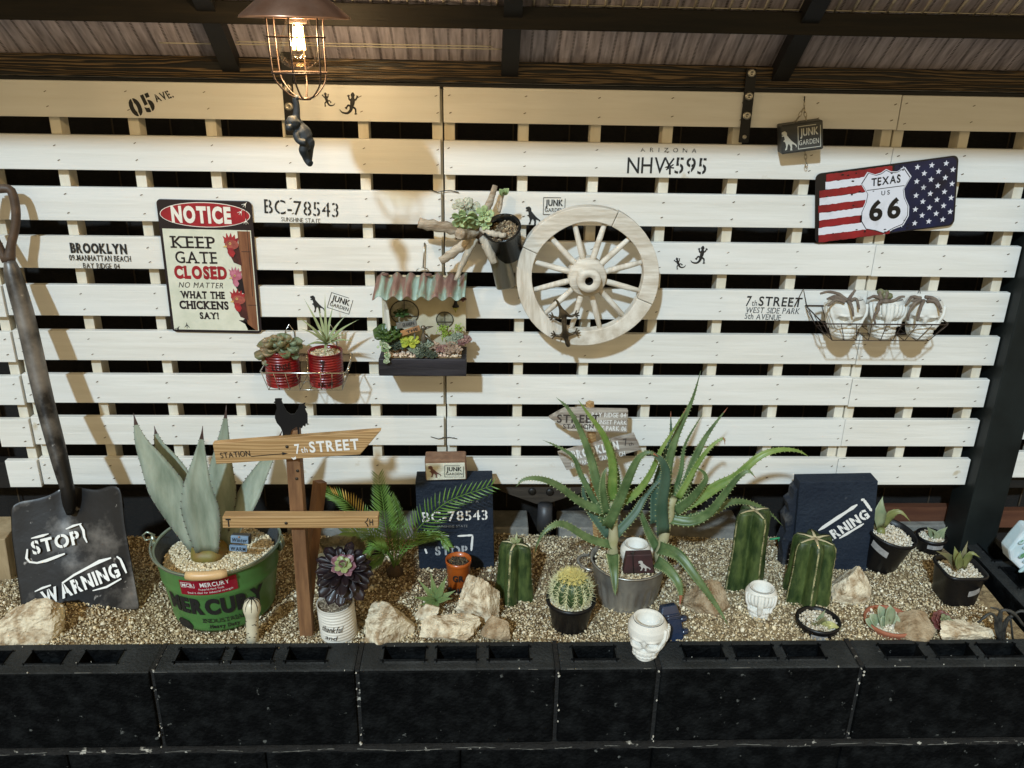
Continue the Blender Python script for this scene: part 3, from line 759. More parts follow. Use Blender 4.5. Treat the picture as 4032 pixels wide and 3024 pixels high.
gw = M('printed_gate', (.13,.045,.02), .5, col2=(.26,.11,.05), scale=20, stretch=(6,1,.6), thr=(.3,.7))
mb = MB(); mb.prism([(.064,zt-.002),(.0905,zt-.002),(.0905,-H_/2+.007),(.068,-H_/2+.007)], -.0023, -.0018); mb.box((.085, -.0024, zt-.05), (.001, .0004, .19), mi=1); mb.box((.079, -.0024, zt-.046), (.02,.0004,.0012), mi=1); mb.box((.082, -.0024, zt-.165), (.018,.0004,.0012), mi=1)
mb.build('printed_gate', [gw, blk], t, world=False)
comb = M('printed_comb', (.42,.03,.03), .45, col2=(.25,.02,.03), scale=90); fea = M('printed_feathers', (.10,.02,.015), .5, col2=(.03,.012,.01), scale=60); pnk = M('printed_pink', (.55,.20,.28), .5, col2=(.35,.08,.12), scale=80); yel = M('printed_beak', (.65,.45,.15), .5)
def pl(name, pts, mat, y): mb = MB(); mb.prism(pts, y-.0003, y+.0003); mb.build(name, mat, t, world=False)
face = M('printed_face', (.24,.055,.045), .5, col2=(.40,.10,.07), scale=120)
def rooster(x, z, s, m1, m2):
    pl('printed_neck', [(x+.004*s,z-.010*s),(x+.036*s,z-.006*s),(x+.04*s,z-.058*s),(x+.02*s,z-.05*s),(x+.012*s,z-.03*s)], m2, -.0021)
    pl('printed_comb', [(x+a*s, z+b*s) for a, b in ((0,0),(.001,.010),(-.002,.018),(.006,.013),(.008,.026),(.013,.014),(.019,.026),(.021,.014),(.028,.022),(.029,.011),(.036,.014),(.034,.003),(.03,-.004),(.012,-.006))], m1, -.0026)
    pl('printed_head', [(x+(.019+.017*math.cos(k*.45))*s, z+(-.004+.012*math.sin(k*.45))*s) for k in range(14)], face if m1 is comb else m1, -.0030)
    pl('printed_eye', [(x+(.015+.0032*math.cos(k*.9))*s, z+(-.001+.0032*math.sin(k*.9))*s) for k in range(7)], yel, -.0034); pl('printed_pupil', [(x+(.015+.0014*math.cos(k*.9))*s, z+(-.001+.0014*math.sin(k*.9))*s) for k in range(7)], blk, -.0038)
    pl('printed_beak', [(x-.004*s,z-.010*s),(x+.006*s,z-.005*s),(x+.006*s,z-.011*s)], yel, -.0033)
    pl('printed_wattle', [(x+a*s, z+b*s) for a, b in ((.008,-.012),(.02,-.012),(.026,-.026),(.02,-.036),(.012,-.034),(.007,-.024))], m1, -.0033)
rooster(.034, zt-.028, .85, comb, fea); rooster(.040, zt-.098, .72, pnk, blk); rooster(.038, zt-.150, .85, comb, fea)
pl('printed_breast', [(.060,zt-.20),(.069,zt-.19),(.069,-H_/2+.007),(.086,-H_/2+.007),(.05,zt-.20)], blk, -.0020)

# ================================================================ flag sign
t_c = sum([P(1761,376,-.008), P(2071,335,-.008), P(2064,488,-.008), P(1760,524,-.008)], Vector())/4
a_, b_ = P(1761,376,-.008), P(2071,335,-.008)
t = thing('tin_sign', 'worn tin plate with red stripes, stars and a white Texas US 66 shield', 'sign', (t_c.x, -.006, t_c.z), (0, -math.atan2(b_.z-a_.z, b_.x-a_.x), 0))
W_, H_ = .303, .150
navy = M('plate_navy', (.008,.014,.06), .3, col2=(.004,.005,.015), scale=14, thr=(.35,.75)); rst = M('plate_red', (.30,.015,.02), .35, col2=(.12,.01,.012), scale=18, thr=(.4,.8))
wst = M('plate_white', (.74,.74,.80), .35, col2=(.5,.5,.52), scale=20, thr=(.55,.8)); bk = M('plate_black', (.006,.006,.008), .3)
mb = MB(); mb.prism(rrect(W_, H_, .012), -.0015, .0005); mb.build('plate', bk, t, world=False, bevel=.0006)
def ragged(x0, x1, z0, z1, j=.0018, n=26):
    return [(x0+(x1-x0)*i/n, z1+random.uniform(-j, j)) for i in range(n+1)]+[(x1-(x1-x0)*i/n, z0+random.uniform(-j, j)) for i in range(n+1)]
sh = H_/9.2
for i in range(9):
    z1 = H_/2-.004-i*sh*.99
    xe = .010+random.uniform(-.003,.003); mt_ = rst if i % 2 == 0 else wst
    mb = MB(); mb.prism(ragged(-W_/2+.006+(.014 if i in (0,1) else 0)+random.uniform(0,.003), xe, z1-sh*.97, z1, .0009), -.0021-.0001*i, -.0014); mb.build('stripe', mt_, t, world=False)
mb = MB(); mb.prism([(.016,H_/2-.003),(.140,H_/2-.003),(.1475,H_/2-.011),(.1475,-H_/2+.011),(.140,-H_/2+.003),(.016,-H_/2+.003)], -.0019, -.0014); mb.build('star_field', navy, t, world=False)
def star(x, z, r):
    return [(x+(r if k % 2 == 0 else r*.42)*math.sin(k*PI/5+.1), z+(r if k % 2 == 0 else r*.42)*math.cos(k*PI/5+.1)) for k in range(10)]
for i in range(8):
    for j in range(5):
        x = .034+i*.0152; z = H_/2-.014-j*.030-(.015 if i % 2 else 0)
        if z < -H_/2+.006 or (x < .060 and abs(z) < .052): continue
        mb = MB(); mb.prism(star(x, z, .0066), -.0023, -.0018); mb.build('star', wst, t, world=False)
SHD = [(0,-.073),(.020,-.064),(.040,-.058),(.050,-.040),(.050,-.020),(.041,0),(.038,.018),(.048,.036),(.052,.042),(.038,.063),(.022,.056),(.010,.058),(0,.064),(-.010,.058),(-.022,.056),(-.038,.063),(-.052,.042),(-.048,.036),(-.038,.018),(-.041,0),(-.050,-.020),(-.050,-.040),(-.040,-.058),(-.020,-.064)]
mb = MB(); mb.prism([(x*1.05-.002, z*1.03) for x, z in SHD], -.0027, -.0018); mb.build('shield_edge', wst, t, world=False)
mb = MB(); mb.prism([(x*1.005-.002, z*1.0) for x, z in SHD], -.0029, -.0024); mb.build('shield_line', bk, t, world=False)
mb = MB(); mb.prism([(x*.975-.002, z*.975) for x, z in SHD], -.0031, -.0026); mb.box((-.002, -.0031, .026), (.080, .0006, .0014), mi=1); mb.build('shield', [wst, bk], t, world=False)
text('TEXAS', .062, .0155, bk, t, -.002, .042, -.0032, bold=.025, gap=.12)
text('US', .018, .009, bk, t, -.002, .016, -.0032, bold=.01, gap=.5)
text('66', .068, .040, bk, t, -.002, -.020, -.0032, bold=.035, gap=.25)
mb = MB()
for q in range(26):
    x = random.uniform(-.145, .05); z = random.choice([random.uniform(.045,.068), random.uniform(-.07,-.055), random.uniform(-.07,.07)])
    mb.prism([(x+random.uniform(.001,.004)*math.cos(k), z+random.uniform(.0006,.0022)*math.sin(k)) for k in range(6)], -.0034, -.0031)
tag(mb.build('chipped_spot', bk, t, world=False), kind='stuff')

# ================================================================ hanging black block with the dinosaur
c = P(1731, 295, -.025)
t = thing('hanging_sign', 'thick black wooden block sign hanging askew from a chain under the top slat', 'sign', (c.x, -.0, c.z), (0, -math.radians(9), math.radians(-5)))
bw = M('charred_wood', (.015,.016,.016), .5, col2=(.05,.05,.045), scale=14, stretch=(.6,2,3), bump=.5)
mb = MB(); mb.box((0, -.021, 0), (.084, .040, .058)); mb.build('block', bw, t, world=False, bevel=.003)
cream_p = M('cream_stencil', (.50,.49,.42), .6)
poly2d([(a, b) for a, b in DINO], -.026, -.003, .030, .040, cream_p, t, -.0412)
frame_lines(.014, 0, .046, .046, .0014, cream_p, t, -.0413)
text('JUNK', .036, .014, cream_p, t, .014, .010, -.0413, bold=.03, stencil=True); text('GARDEN', .040, .010, cream_p, t, .013, -.010, -.0413, bold=.015, stencil=True)
chain = thing('chain', 'small steel chain from a hook, passing the black hanging block', 'chain', tuple(P(1738, 211, -.004)))
cm = M('bright_chain', (.42,.38,.30), .3, metal=1)
def links(pts, parent, r=.0038):
    for i in range(len(pts)-1):
        a, b = Vector(pts[i]), Vector(pts[i+1]); n_ = max(1, round((b-a).length/(r*2.6)))
        for k in range(n_):
            c_ = a.lerp(b, (k+.5)/n_); d = (b-a).normalized(); s_ = d.cross(Vector((0,1,0))).normalized() if k % 2 else Vector((0,1,0)); mb = MB()
            mb.tube([c_+d*(r*1.6*math.cos(q*PI/5))+s_*(r*.75*math.sin(q*PI/5)) for q in range(11)], .0008, 5, cap=False); mb.build('link', cm, parent)
h0 = P(1738, 216, -.006); links([h0, P(1737, 232, -.008), P(1715, 270, -.02)], chain); links([P(1737, 232, -.008), P(1742, 263, -.02)], chain)
links([P(1739, 325, -.012), P(1742, 362, -.010)], chain)
mb = MB(); mb.tube([P(1738, 209, 0), P(1738, 209, -.007), P(1738, 214, -.010), P(1737, 217, -.007)], .0013, 6); mb.build('hook', black_steel, chain)

# ================================================================ wooden wheel
c = P(1268, 597, -.060); t = thing('wagon_wheel', 'pale wooden cart wheel with twelve spokes hanging on the white slats', 'wheel', (c.x, -.06, c.z))
wm = [M('pale_wheel_wood'+s_, (.52,.46,.37), .7, col2=(.74,.70,.62), scale=17, stretch=st_, bump=.35, thr=(.35,.62), detail=7, speck=((.30,.20,.10), 9, .66)) for s_, st_ in (('', (.7,2,6)), (' b', (6,2,.8)), (' c', (2,1,2)))]
RO, RI = .152, .1185
cuts = [math.radians(a) for a in (68, 158-3, 250, 338, 428)]
for k in range(4):
    a0, a1 = cuts[k]+.005, cuts[k+1]-.005; n_ = 16
    rr = lambda a: RO+.0016*math.sin(a*3+k)
    out = [(rr(a)*math.cos(a), rr(a)*math.sin(a)) for a in [a0+(a1-a0)*i/n_ for i in range(n_+1)]]
    inn = [((RI+.001*math.sin(a*5))*math.cos(a), (RI+.001*math.sin(a*5))*math.sin(a)) for a in [a1-(a1-a0)*i/n_ for i in range(n_+1)]]
    mb = MB(); m_ = len(out); 
    vs = [Vector((x, -.014, z)) for x, z in out+inn[::-1]]+[Vector((x, .014, z)) for x, z in out+inn[::-1]]
    fs = []
    for i in range(m_-1):
        fs += [(i, i+m_, i+1+m_, i+1), (i+2*m_, i+1+2*m_, i+1+3*m_, i+3*m_), (i, i+1, i+1+2*m_, i+2*m_), (i+m_, i+3*m_, i+1+3*m_, i+1+m_)]
    fs += [(0, 2*m_, 3*m_, m_), (m_-1, 2*m_-1, 4*m_-1, 3*m_-1)]
    mb.add(vs, fs); mb.build('felloe', wm[k % 3], t, world=False, bevel=.0018)
for k in range(12):
    a = math.radians(15+30*k+random.uniform(-1.5,1.5)); d = Vector((math.cos(a), 0, math.sin(a))); mb = MB()
    mb.tube([d*.036, d*.05, d*.09, d*(RI+.004)], [.0058,.0066,.0062,.0050], 10, jit=.05); o = mb.build('spoke', wm[(k+1) % 3], t, world=False)
mb = MB(); mb.lathe([(.0,-.058),(.030,-.058),(.040,-.030),(.0405,.012),(.037,.016),(.0265,.016),(.0255,.036),(.0235,.040),(.0088,.040),(.0088,.015),(0,.015)], 32, axis='y'); mb.build('hub', wm[0], t, world=False)
mb = MB(); mb.lathe([(.0085,.0395),(.0084,.016),(0,.0155)], 20, axis='y', close=True); mb.f = [f for f in mb.f if len(f) == 4]; mb.m = mb.m[:len(mb.f)]; mb.sm = mb.sm[:len(mb.f)]; mb.build('axle_hole_shade', M('painted_hole_shade', (.012,.008,.005), .9), t, world=False)  # near-black cup lining the bore, its shade put in as colour

# ================================================================ bronze gecko on the wheel
br_m = M('dark_bronze', (.045,.035,.025), .38, metal=.7, col2=(.13,.10,.06), scale=60, bump=.5)
y_ = -.087; gk = thing('gecko_figure', 'bronze gecko figure climbing head down on the lower rim of the wheel', 'figurine', tuple(P(1220, 705, y_)))
def pj(vx, vy, r, y=y_): return (P(vx, vy, y), r)
J_ = [pj(1218,705,(.0095,.006)), pj(1219,690,(.008,.006)), pj(1216,676,.0062), pj(1209,662,.0036), pj(1204,651,.0026), pj(1199,646,.0022), pj(1196,652,.0016),
      pj(1221,722,(.0082,.006)), pj(1223,732,(.0052,.0045)), pj(1226,742,(.0080,.006)), pj(1229,750,.0045),
      pj(1207,688,.0032), pj(1195,684,.0030), pj(1232,684,.0032), pj(1242,680,.0030), pj(1208,726,.0032), pj(1199,724,.0028), pj(1233,722,.0032), pj(1243,718,.0028)]
skin('body', J_, [(0,1),(1,2),(2,3),(3,4),(4,5),(5,6),(0,7),(7,8),(8,9),(9,10),(2,11),(11,12),(2,13),(13,14),(7,15),(15,16),(7,17),(17,18)], br_m, gk)
mb = MB()
for vx, vy, sg in ((1195,684,-1),(1242,680,1),(1199,724,-1),(1243,718,1)):
    for a in (-1.2,-.5,.2,.9):
        e = P(vx+sg*9*math.cos(a), vy+9*math.sin(a), y_+.003); mb.tube([P(vx, vy, y_), e], [.0022,.0013], 6); mb.lathe([(0,-.0018),(.0019,0),(0,.0018)], 8, e)
mb.build('toe', br_m, gk)

# ================================================================ driftwood planter
dw = M('driftwood', (.22,.16,.10), .85, col2=(.50,.44,.35), scale=26, stretch=(.5,1,2), bump=2, thr=(.38,.6), detail=9)
dwg = M('driftwood_grey', (.30,.26,.20), .85, col2=(.60,.56,.47), scale=26, stretch=(2,1,.5), bump=2, thr=(.35,.7), detail=9)
ctr = P(1030, 503, -.06); t = thing('driftwood_planter', 'star of grey driftwood sticks holding small succulents on the fence', 'planter', tuple(ctr))
def o3(x, y): return (1620+x*.2893)/KP, (700+y*.2893)/KP    # from an enlarged crop of the photograph
def stick(pts, rs, mat, y0, y1, name='driftwood_stick', endmat=None):
    n_ = len(pts); w3 = [P(*o3(*q), y0+(y1-y0)*i/(n_-1)) for i, q in enumerate(pts)]
    cp = catmull(w3, 12); rr = [np.interp(i/12, np.linspace(0,1,len(rs)), rs)*.56*(1+.05*math.sin(i*1.7+rs[0]*900)) for i in range(13)]
    mb = MB(); mb.tube([p+Vector((0,0,.0015*math.sin(i*2.3))) for i, p in enumerate(cp)], rr, 12, jit=.14); mb.build(name, mat, t)
stick([(880,690),(600,690),(350,660),(100,615)], [.020,.022,.021,.019], dw, -.04, -.055)
stick([(900,720),(760,770),(650,765)], [.016,.019,.021], dw, -.06, -.10)
stick([(870,800),(700,920),(540,1040),(390,1140)], [.014,.018,.018,.014], dw, -.045, -.06)
stick([(880,820),(780,990),(700,1160),(600,1400)], [.014,.014,.012,.007], dwg, -.06, -.065)
stick([(900,640),(1000,480),(1080,300),(1140,110)], [.016,.016,.013,.009], dw, -.04, -.035)
stick([(960,800),(1040,950),(1130,1170)], [.013,.020,.014], dwg, -.065, -.075)
stick([(940,700),(1100,760),(1290,790)], [.010,.012,.009], dwg, -.08, -.10)
stick([(860,600),(930,740),(960,900)], [.026,.034,.012], M('damp_bark', (.05,.032,.02), .9, col2=(.16,.10,.06), scale=30, bump=1.2), -.045, -.05, 'driftwood_root')
def rosette(name, c, R, n_, mat, parent, up=.5, w=.35, prof='spoon', thick=.2, axis=(0,0,1), layers=3, cup=.35, seed=0, world=True, droop=0., segs=6, rmin=.35):
    rs = random.Random(seed+int(R*1e5)); ax = Vector(axis).normalized(); u = ax.orthogonal().normalized(); v = ax.cross(u); mb = MB(); c = Vector(c); k = 0
    for L in range(layers):
        f = L/max(1, layers-1); m_ = max(3, int(n_*(1-.45*f)/layers*1.3)); el = up*(.15+.85*f)*PI/2; rr = R*(1-(1-rmin)*f)
        for i in range(m_):
            a = 2*PI*(i+.5*L+rs.uniform(-.12,.12))/m_; e = el+rs.uniform(-.1,.1); r_ = rr*rs.uniform(.88,1.1)
            d = (u*math.cos(a)+v*math.sin(a)); p0 = c+d*R*.05; p2 = c+d*(r_*math.cos(e))+ax*(r_*math.sin(e)-droop*r_); p1 = (p0+p2)/2+(ax*math.cos(e)-d*math.sin(e))*(-r_*.06+r_*droop*.3)
            mb.leaf([p0, p1, p2], r_*w*rs.uniform(.9,1.1), segs, prof, thick, ref=ax if e < 1.2 else -d, cup=cup)
    return mb.build(name, mat, parent, world=world)
pale = M('pale_grey_succulent', (.34,.37,.28), .5, col2=(.50,.50,.40), scale=25, sss=.1); palg = M('pale_green_succulent', (.24,.34,.16), .5, col2=(.40,.50,.25), scale=30, sss=.1)
for i, (x, y, R, m_, ax) in enumerate([(690,370,.022,pale,(-.1,-.6,1)), (800,410,.022,pale,(.3,-.8,.6)), (690,560,.026,palg,(-.2,-1,-.5)), (800,580,.028,palg,(.1,-1,-.7)), (990,500,.020,palg,(.1,-.9,.5)), (1020,640,.012,palg,(0,-1,.2)), (930,590,.012,palg,(0,-1,.3))]):
    rosette('succulent_rosette', P(*o3(x, y), -.088 if i > 1 else -.075), R, 12, m_, t, up=.55, w=.36, axis=ax, seed=i)
mb = MB(); q = [P(*o3(*a), -.075) for a in ((1190,470),(1215,380),(1225,290),(1245,230))]; mb.tube(catmull(q, 8), [.0035]*9, 7); q = [P(*o3(*a), -.07) for a in ((1180,430),(1170,370),(1230,270))]; mb.tube(catmull(q, 6), .0012, 5)
mb.build('bare_stem', dw, t)
mb = MB()
for a, b in ((( 1250,230),(1200,150)),((1250,220),(1275,140)),((1255,225),(1325,140)),((1255,225),(1230,190))):
    p0, p1 = P(*o3(*a), -.075), P(*o3(*b), -.085); mb.leaf([p0, (p0+p1)/2+Vector((0,-.003,0)), p1], .006, 6, 'lens', .2, ref=(0,-1,.3))
mb.build('leaf', palg, t)
# the dark pot tucked behind it
pc_ = P(1082, 535, -.07); ax_t = Vector((-.15, -.42, 1)).normalized()
def tilted(t_obj, ax):
    t_obj.rotation_euler = Vector(ax).to_track_quat('Z', 'Y').to_euler()
bp = thing('plant_pot', 'glossy black pot tilted on the fence beside the driftwood', 'pot', tuple(P(1092, 520, -.065)))
tilted(bp, (-.22, -.62, .9)); glossb = M('glossy_black_plastic', (.006,.007,.008), .2)
mb = MB(); mb.lathe([(.0,-.038),(.030,-.038),(.036,.034),(.039,.036),(.039,.040),(.035,.040),(.034,.024)], 32, close=True); mb.build('pot', glossb, bp, world=False)
pp_ = rng.uniform(-.032, .032, (900, 2)); pp_ = pp_[(pp_**2).sum(1) < .0325**2]
pebbles('bark_soil', np.concatenate([pp_, rng.uniform(.020,.027,(len(pp_),1))], 1), rng.uniform(.0012,.0035,len(pp_)), [(.20,.14,.08),(.30,.22,.13),(.45,.37,.25),(.12,.08,.05)], bp, world=False)
mb = MB(); mb.lathe([(0,.018),(.0345,.020)], 24); mb.build('potting_soil', soil, bp, world=False)
tc_ = thing('tin_can', 'dull grey metal tube hanging down below the black tilted pot', 'can', tuple(P(1090, 585, -.045)))
a_, b_ = P(1078, 548, -.045), P(1094, 621, -.052); mb = MB(); d_ = (b_-a_)
mb.tube([a_, a_+d_*.04, a_+d_*.06, b_-d_*.03, b_], [.0245,.0245,.0225,.0215,.0195], 28); mb.build('tube', M('dull_aluminium', (.42,.40,.33), .32, metal=.85, col2=(.33,.31,.25), scale=20, stretch=(4,4,.5)), tc_)

# ================================================================ little house planter
t0 = P(913, 812, -.100); HX0, HX1 = P(819,812,-.1).x, P(1007,812,-.1).x; HZ = t0.z; HT = P(913,776,-.1).z
hp = thing('house_planter', 'miniature house front with a rusty corrugated roof over a black planted trough', 'planter', ((HX0+HX1)/2, -.05, HZ))
nb = M('black_brown_trough', (.010,.009,.012), .55, col2=(.028,.026,.034), scale=12, stretch=(.5,3,4), bump=.5)
hw = HX1-HX0; hc = (HX0+HX1)/2
for (cx, cy, cz, dx, dy, dz) in ((hc,-.096,(HZ+HT)/2,hw,.010,HT-HZ), (hc,-.010,(HZ+HT)/2-.001,hw-.022,.010,HT-HZ-.002), (HX0+.005,-.0525,(HZ+HT)/2-.0005,.010,.077,HT-HZ-.001), (HX1-.005,-.0525,(HZ+HT)/2-.0005,.010,.077,HT-HZ-.001), (hc,-.053,HZ+.004,hw-.022,.074,.006)):
    mb = MB(); mb.box((cx,cy,cz), (dx,dy,dz)); mb.build('trough_board', nb, hp, bevel=.0012)
zr0 = P(910, 594, -.018).z; zr1 = P(910, 643, -.085).z
cw_ = M('cream_house_wall', (.50,.44,.30), .8, col2=(.60,.54,.40), scale=20, bump=.4); ww_ = M('white_side_wall', (.72,.70,.62), .7, bump=.3, scale=30)
mb = MB(); mb.box((hc, -.009, (HT+zr0)/2-.002), (hw-.004, .008, zr0-HT-.004)); mb.build('back_wall', cw_, hp)
xw = HX0+.006
mb = MB(); mb.add([(xw,-.014,HT),(xw,-.014,zr1),(xw+.004,-.080,zr1-.002),(xw+.010,-.060,zr1-.035),(xw+.014,-.050,HT+.02),(xw+.018,-.040,HT), (xw+.005,-.014,HT),(xw+.005,-.014,zr1),(xw+.009,-.080,zr1-.002),(xw+.015,-.060,zr1-.035),(xw+.019,-.050,HT+.02),(xw+.023,-.040,HT)],
    [(0,1,2,3,4,5)[::-1],(6,7,8,9,10,11),(1,7,8,2)[::-1],(2,8,9,3)[::-1],(3,9,10,4)[::-1],(4,10,11,5)[::-1]]); mb.build('side_wall', ww_, hp)
def rustroof():
    mt = bpy.data.materials.new('rusty_corrugated_iron'); mt.use_nodes = True; N, L = mt.node_tree.nodes, mt.node_tree.links; b = N['Principled BSDF']; b.inputs['Roughness'].default_value = .6
    tc = N.new('ShaderNodeTexCoord'); mp = N.new('ShaderNodeMapping'); mp.inputs['Scale'].default_value = (1,.12,.25); L.new(tc.outputs['Object'], mp.inputs[0])
    nz = N.new('ShaderNodeTexNoise'); nz.inputs['Scale'].default_value = 45; nz.inputs['Detail'].default_value = 5; L.new(mp.outputs[0], nz.inputs['Vector'])
    r = N.new('ShaderNodeValToRGB'); e = r.color_ramp.elements; e[0].position = .40; e[0].color = (.15,.075,.06,1); e[1].position = .58; e[1].color = (.30,.42,.38,1); e.new(.48).color = (.24,.15,.12,1); e.new(.53).color = (.20,.26,.20,1)
    L.new(nz.outputs['Fac'], r.inputs[0]); L.new(r.outputs[0], b.inputs['Base Color']); return mt
mb = MB(); nc = 90; xa, xb = HX0-.007, HX1+.001; vs = []
for j in range(7):
    f = j/6; y = -.012-.078*f; zc = zr0+(zr1-zr0)*f
    for i in range(nc+1): vs.append((xa+(xb-xa)*i/nc-.003*f, y-.0025*math.cos(i/nc*2*PI*6.6+PI), zc+.0052*math.cos(i/nc*2*PI*6.6+PI)))
mb.add(vs, [(j*(nc+1)+i, (j+1)*(nc+1)+i, (j+1)*(nc+1)+i+1, j*(nc+1)+i+1) for j in range(6) for i in range(nc)], smooth=True); o = mb.build('corrugated_roof', rustroof(), hp)
sd_ = o.modifiers.new('s', 'SOLIDIFY'); sd_.thickness = .0012
def o2(x, y): return (1460+x*.2772)/KP, (1040+y*.2772)/KP
for x, y in ((205,160),(820,165)):
    mb = MB(); p_ = P(*o2(x, y), -.02); mb.lathe([(.0085,0),(.007,.003),(.002,.004),(0,.0055)], 14, p_+Vector((0,0,.001))); mb.build('rusty_washer', M('rust_brown', (.12,.06,.045), .7, bump=.5, scale=60), hp)
for (x, y, rx, rz_, mt_) in ((478,690,.031,.028,M('window_dark_frame', (.05,.045,.035), .5)), (1050,790,.0185,.0175,M('window_small_frame', (.06,.055,.04), .5))):
    p_ = P(*o2(x, y), -.016); mb = MB()
    mb.tube([(p_.x+rx*math.cos(2*PI*k/28), -.015, p_.z+rz_*math.sin(2*PI*k/28)) for k in range(29)], .0012, 6, cap=False)
    mb.box((p_.x, -.015, p_.z+rz_*.25), (.0016, .002, rz_*1.4)); mb.box((p_.x, -.0155, p_.z-rz_*.3), (rx*1.9, .002, .0016)); o = mb.build('window', mt_, hp)
    mb = MB(); mb.prism(ell(p_.x, p_.z, rx, rz_, 28), -.0143, -.0135); mb.build('pane', M('aged_window_print', (.15,.14,.09), .25, col2=(.40,.37,.27), scale=35, thr=(.4,.6)), o, world=True)
# wall lantern
p_ = P(*o2(1205, 600), -.022); mb = MB(); mb.lathe([(.001,.022),(.003,.012),(.004,.006),(.0075,0),(.0075,-.001)], 12, p_); mb.lathe([(.0055,-.003),(.0055,-.006),(.002,-.009),(.001,-.014)], 12, p_, mi=1); mb.build('wall_lantern', [black_steel, M('lantern_yellow', (.40,.38,.10), .4)], hp)
# planting
zs = P(910, 757, -.05).z
mb = MB(); mb.box((hc, -.053, zs-.006), (hw-.022, .074, .008)); mb.build('trough_soil', soil, hp)
q = np.stack([rng.uniform(HX0+.012, HX1-.012, 900), rng.uniform(-.089,-.018,900), zs-.001+rng.uniform(0,.003,900)], 1)
pebbles('trough_gravel', q, rng.uniform(.0015,.0038,900), [(.66,.50,.40),(.60,.48,.36),(.72,.62,.48),(.35,.25,.18)], hp)
dkg = M('dark_green_succulent', (.030,.065,.018), .35, col2=(.07,.12,.03), scale=30); byel = M('yellow_green_leaf', (.45,.45,.06), .5, col2=(.30,.38,.05), scale=40); lime = M('lime_sedum', (.28,.40,.05), .5)
grn = M('grey_green_sedum', (.16,.20,.14), .5, col2=(.28,.32,.24), scale=40); prp = M('purple_succulent', (.16,.07,.07), .45, col2=(.30,.18,.15), scale=40); brn = M('bronze_rosette', (.25,.17,.12), .5, col2=(.42,.33,.25), scale=40); dks = M('dark_sedum', (.035,.05,.035), .5, col2=(.07,.09,.06), scale=40)
for i, (x, y, yy, R, m_, up, w_) in enumerate([(200,960,-.05,.030,dkg,.8,.42),(350,950,-.045,.022,dkg,.8,.42),(240,1020,-.06,.022,dkg,.7,.42),(430,690,-.025,.020,dkg,.85,.25),
        (560,1080,-.06,.024,byel,.3,.30),(500,1060,-.055,.016,byel,.4,.3),(1180,1060,-.05,.020,grn,.5,.4),(1230,1010,-.045,.014,grn,.6,.4),(1330,1050,-.045,.017,prp,.5,.35),(1300,1090,-.06,.014,prp,.5,.35),(1010,1180,-.07,.016,prp,.5,.4),
        (1100,1210,-.078,.016,brn,.5,.35),(1210,1190,-.078,.017,brn,.5,.3),(900,1140,-.06,.016,brn,.5,.3),(800,1110,-.06,.015,grn,.6,.4),(720,1180,-.075,.016,dks,.5,.4),(650,1210,-.08,.014,grn,.5,.4),(780,1240,-.085,.015,dks,.5,.4),(860,1270,-.09,.014,dks,.4,.4),(700,1270,-.09,.013,dks,.4,.4),
        (600,1170,-.07,.014,grn,.5,.4),(350,1110,-.06,.020,dks,.6,.3),(430,1140,-.065,.016,dks,.6,.3),(330,1170,-.07,.014,dks,.6,.3),(1290,470,-.05,.012,prp,.6,.35),(1150,1120,-.065,.013,brn,.5,.35),(560,1150,-.065,.012,dks,.5,.35)]):
    rosette('succulent', P(*o2(x, y+20), yy), R, 15, m_, hp, up=up, w=w_, seed=i, axis=(0,-.3,1), segs=5)
mb = MB()
for (x, y, n_, sp_) in ((1020,930,60,40),(1230,910,40,35),(1060,1010,40,40)):
    for k in range(n_):
        p0 = P(*o2(x+random.gauss(0,sp_), y+random.gauss(0,sp_*.7)), -.035+random.gauss(0,.006)); mb.leaf([p0, p0+Vector((random.gauss(0,.003), random.gauss(0,.002), .004))], .0011, 3, 'lens', .5)
for (x, y) in ((1020,1060),(1060,1060),(1180,980)): mb.tube([P(*o2(x, y+40), -.04), P(*o2(x+(1230-1180 if x == 1180 else 0), y-110), -.035)], .0009, 5)
tag(mb.build('lime_sedum', lime, hp), kind='stuff')
mb = MB()
for k in range(64):       # trailing plant spilling over the front left corner
    f = random.random(); x = np.interp(f, [0,.35,.7,1], [190,230,240,215])+random.gauss(0,30*(1-f)+8); y = 1110+300*f
    p0 = P(*o2(x, y), -.085-.022*min(1, f*1.6)); a = random.random()*6.3
    mb.leaf([p0, p0+Vector((math.cos(a)*.003, -.002, math.sin(a)*.003)), p0+Vector((math.cos(a)*.006, -.003, math.sin(a)*.006))], .0030, 4, 'round', .15, ref=(0,-1,.4))
tag(mb.build('trailing_leaves', M('variegated_ivy', (.16,.26,.10), .5, col2=(.45,.50,.36), scale=70), hp), kind='stuff')
# tiny signs and birds standing in the trough
dk_w = M('grey_sign_board', (.10,.10,.09), .7, col2=(.20,.19,.17), scale=30); og_w = M('orange_sign_board', (.42,.20,.07), .7, col2=(.20,.12,.07), scale=40)
sg = thing('miniature_signpost', 'tiny pair of slanted name boards standing in the black trough', 'sign', tuple(P(*o2(560, 1000), -.055)))
a_ = P(*o2(510, 860), -.055)
for (x, y, w_, h_, mt_, rr, s_) in ((510,855,.044,.014,dk_w,.16,'GRANDPA'),(565,945,.043,.012,og_w,.32,'THE')):
    p_ = P(*o2(x, y), -.055); mb = MB(); mb.box((p_.x, p_.y, p_.z), (w_, .004, h_), rot=(0,-rr,0)); mb.build('board', mt_, sg, bevel=.0008)
    text(s_, w_*.6, h_*.5, ink, sg, p_.x-sg.location.x+.004, p_.z-sg.location.z+.001, -.0022, rr, bold=.03)
mb = MB(); mb.box((a_.x+.016, -.051, a_.z-.022), (.003,.003,.055)); mb.build('stake', dk_w, sg)
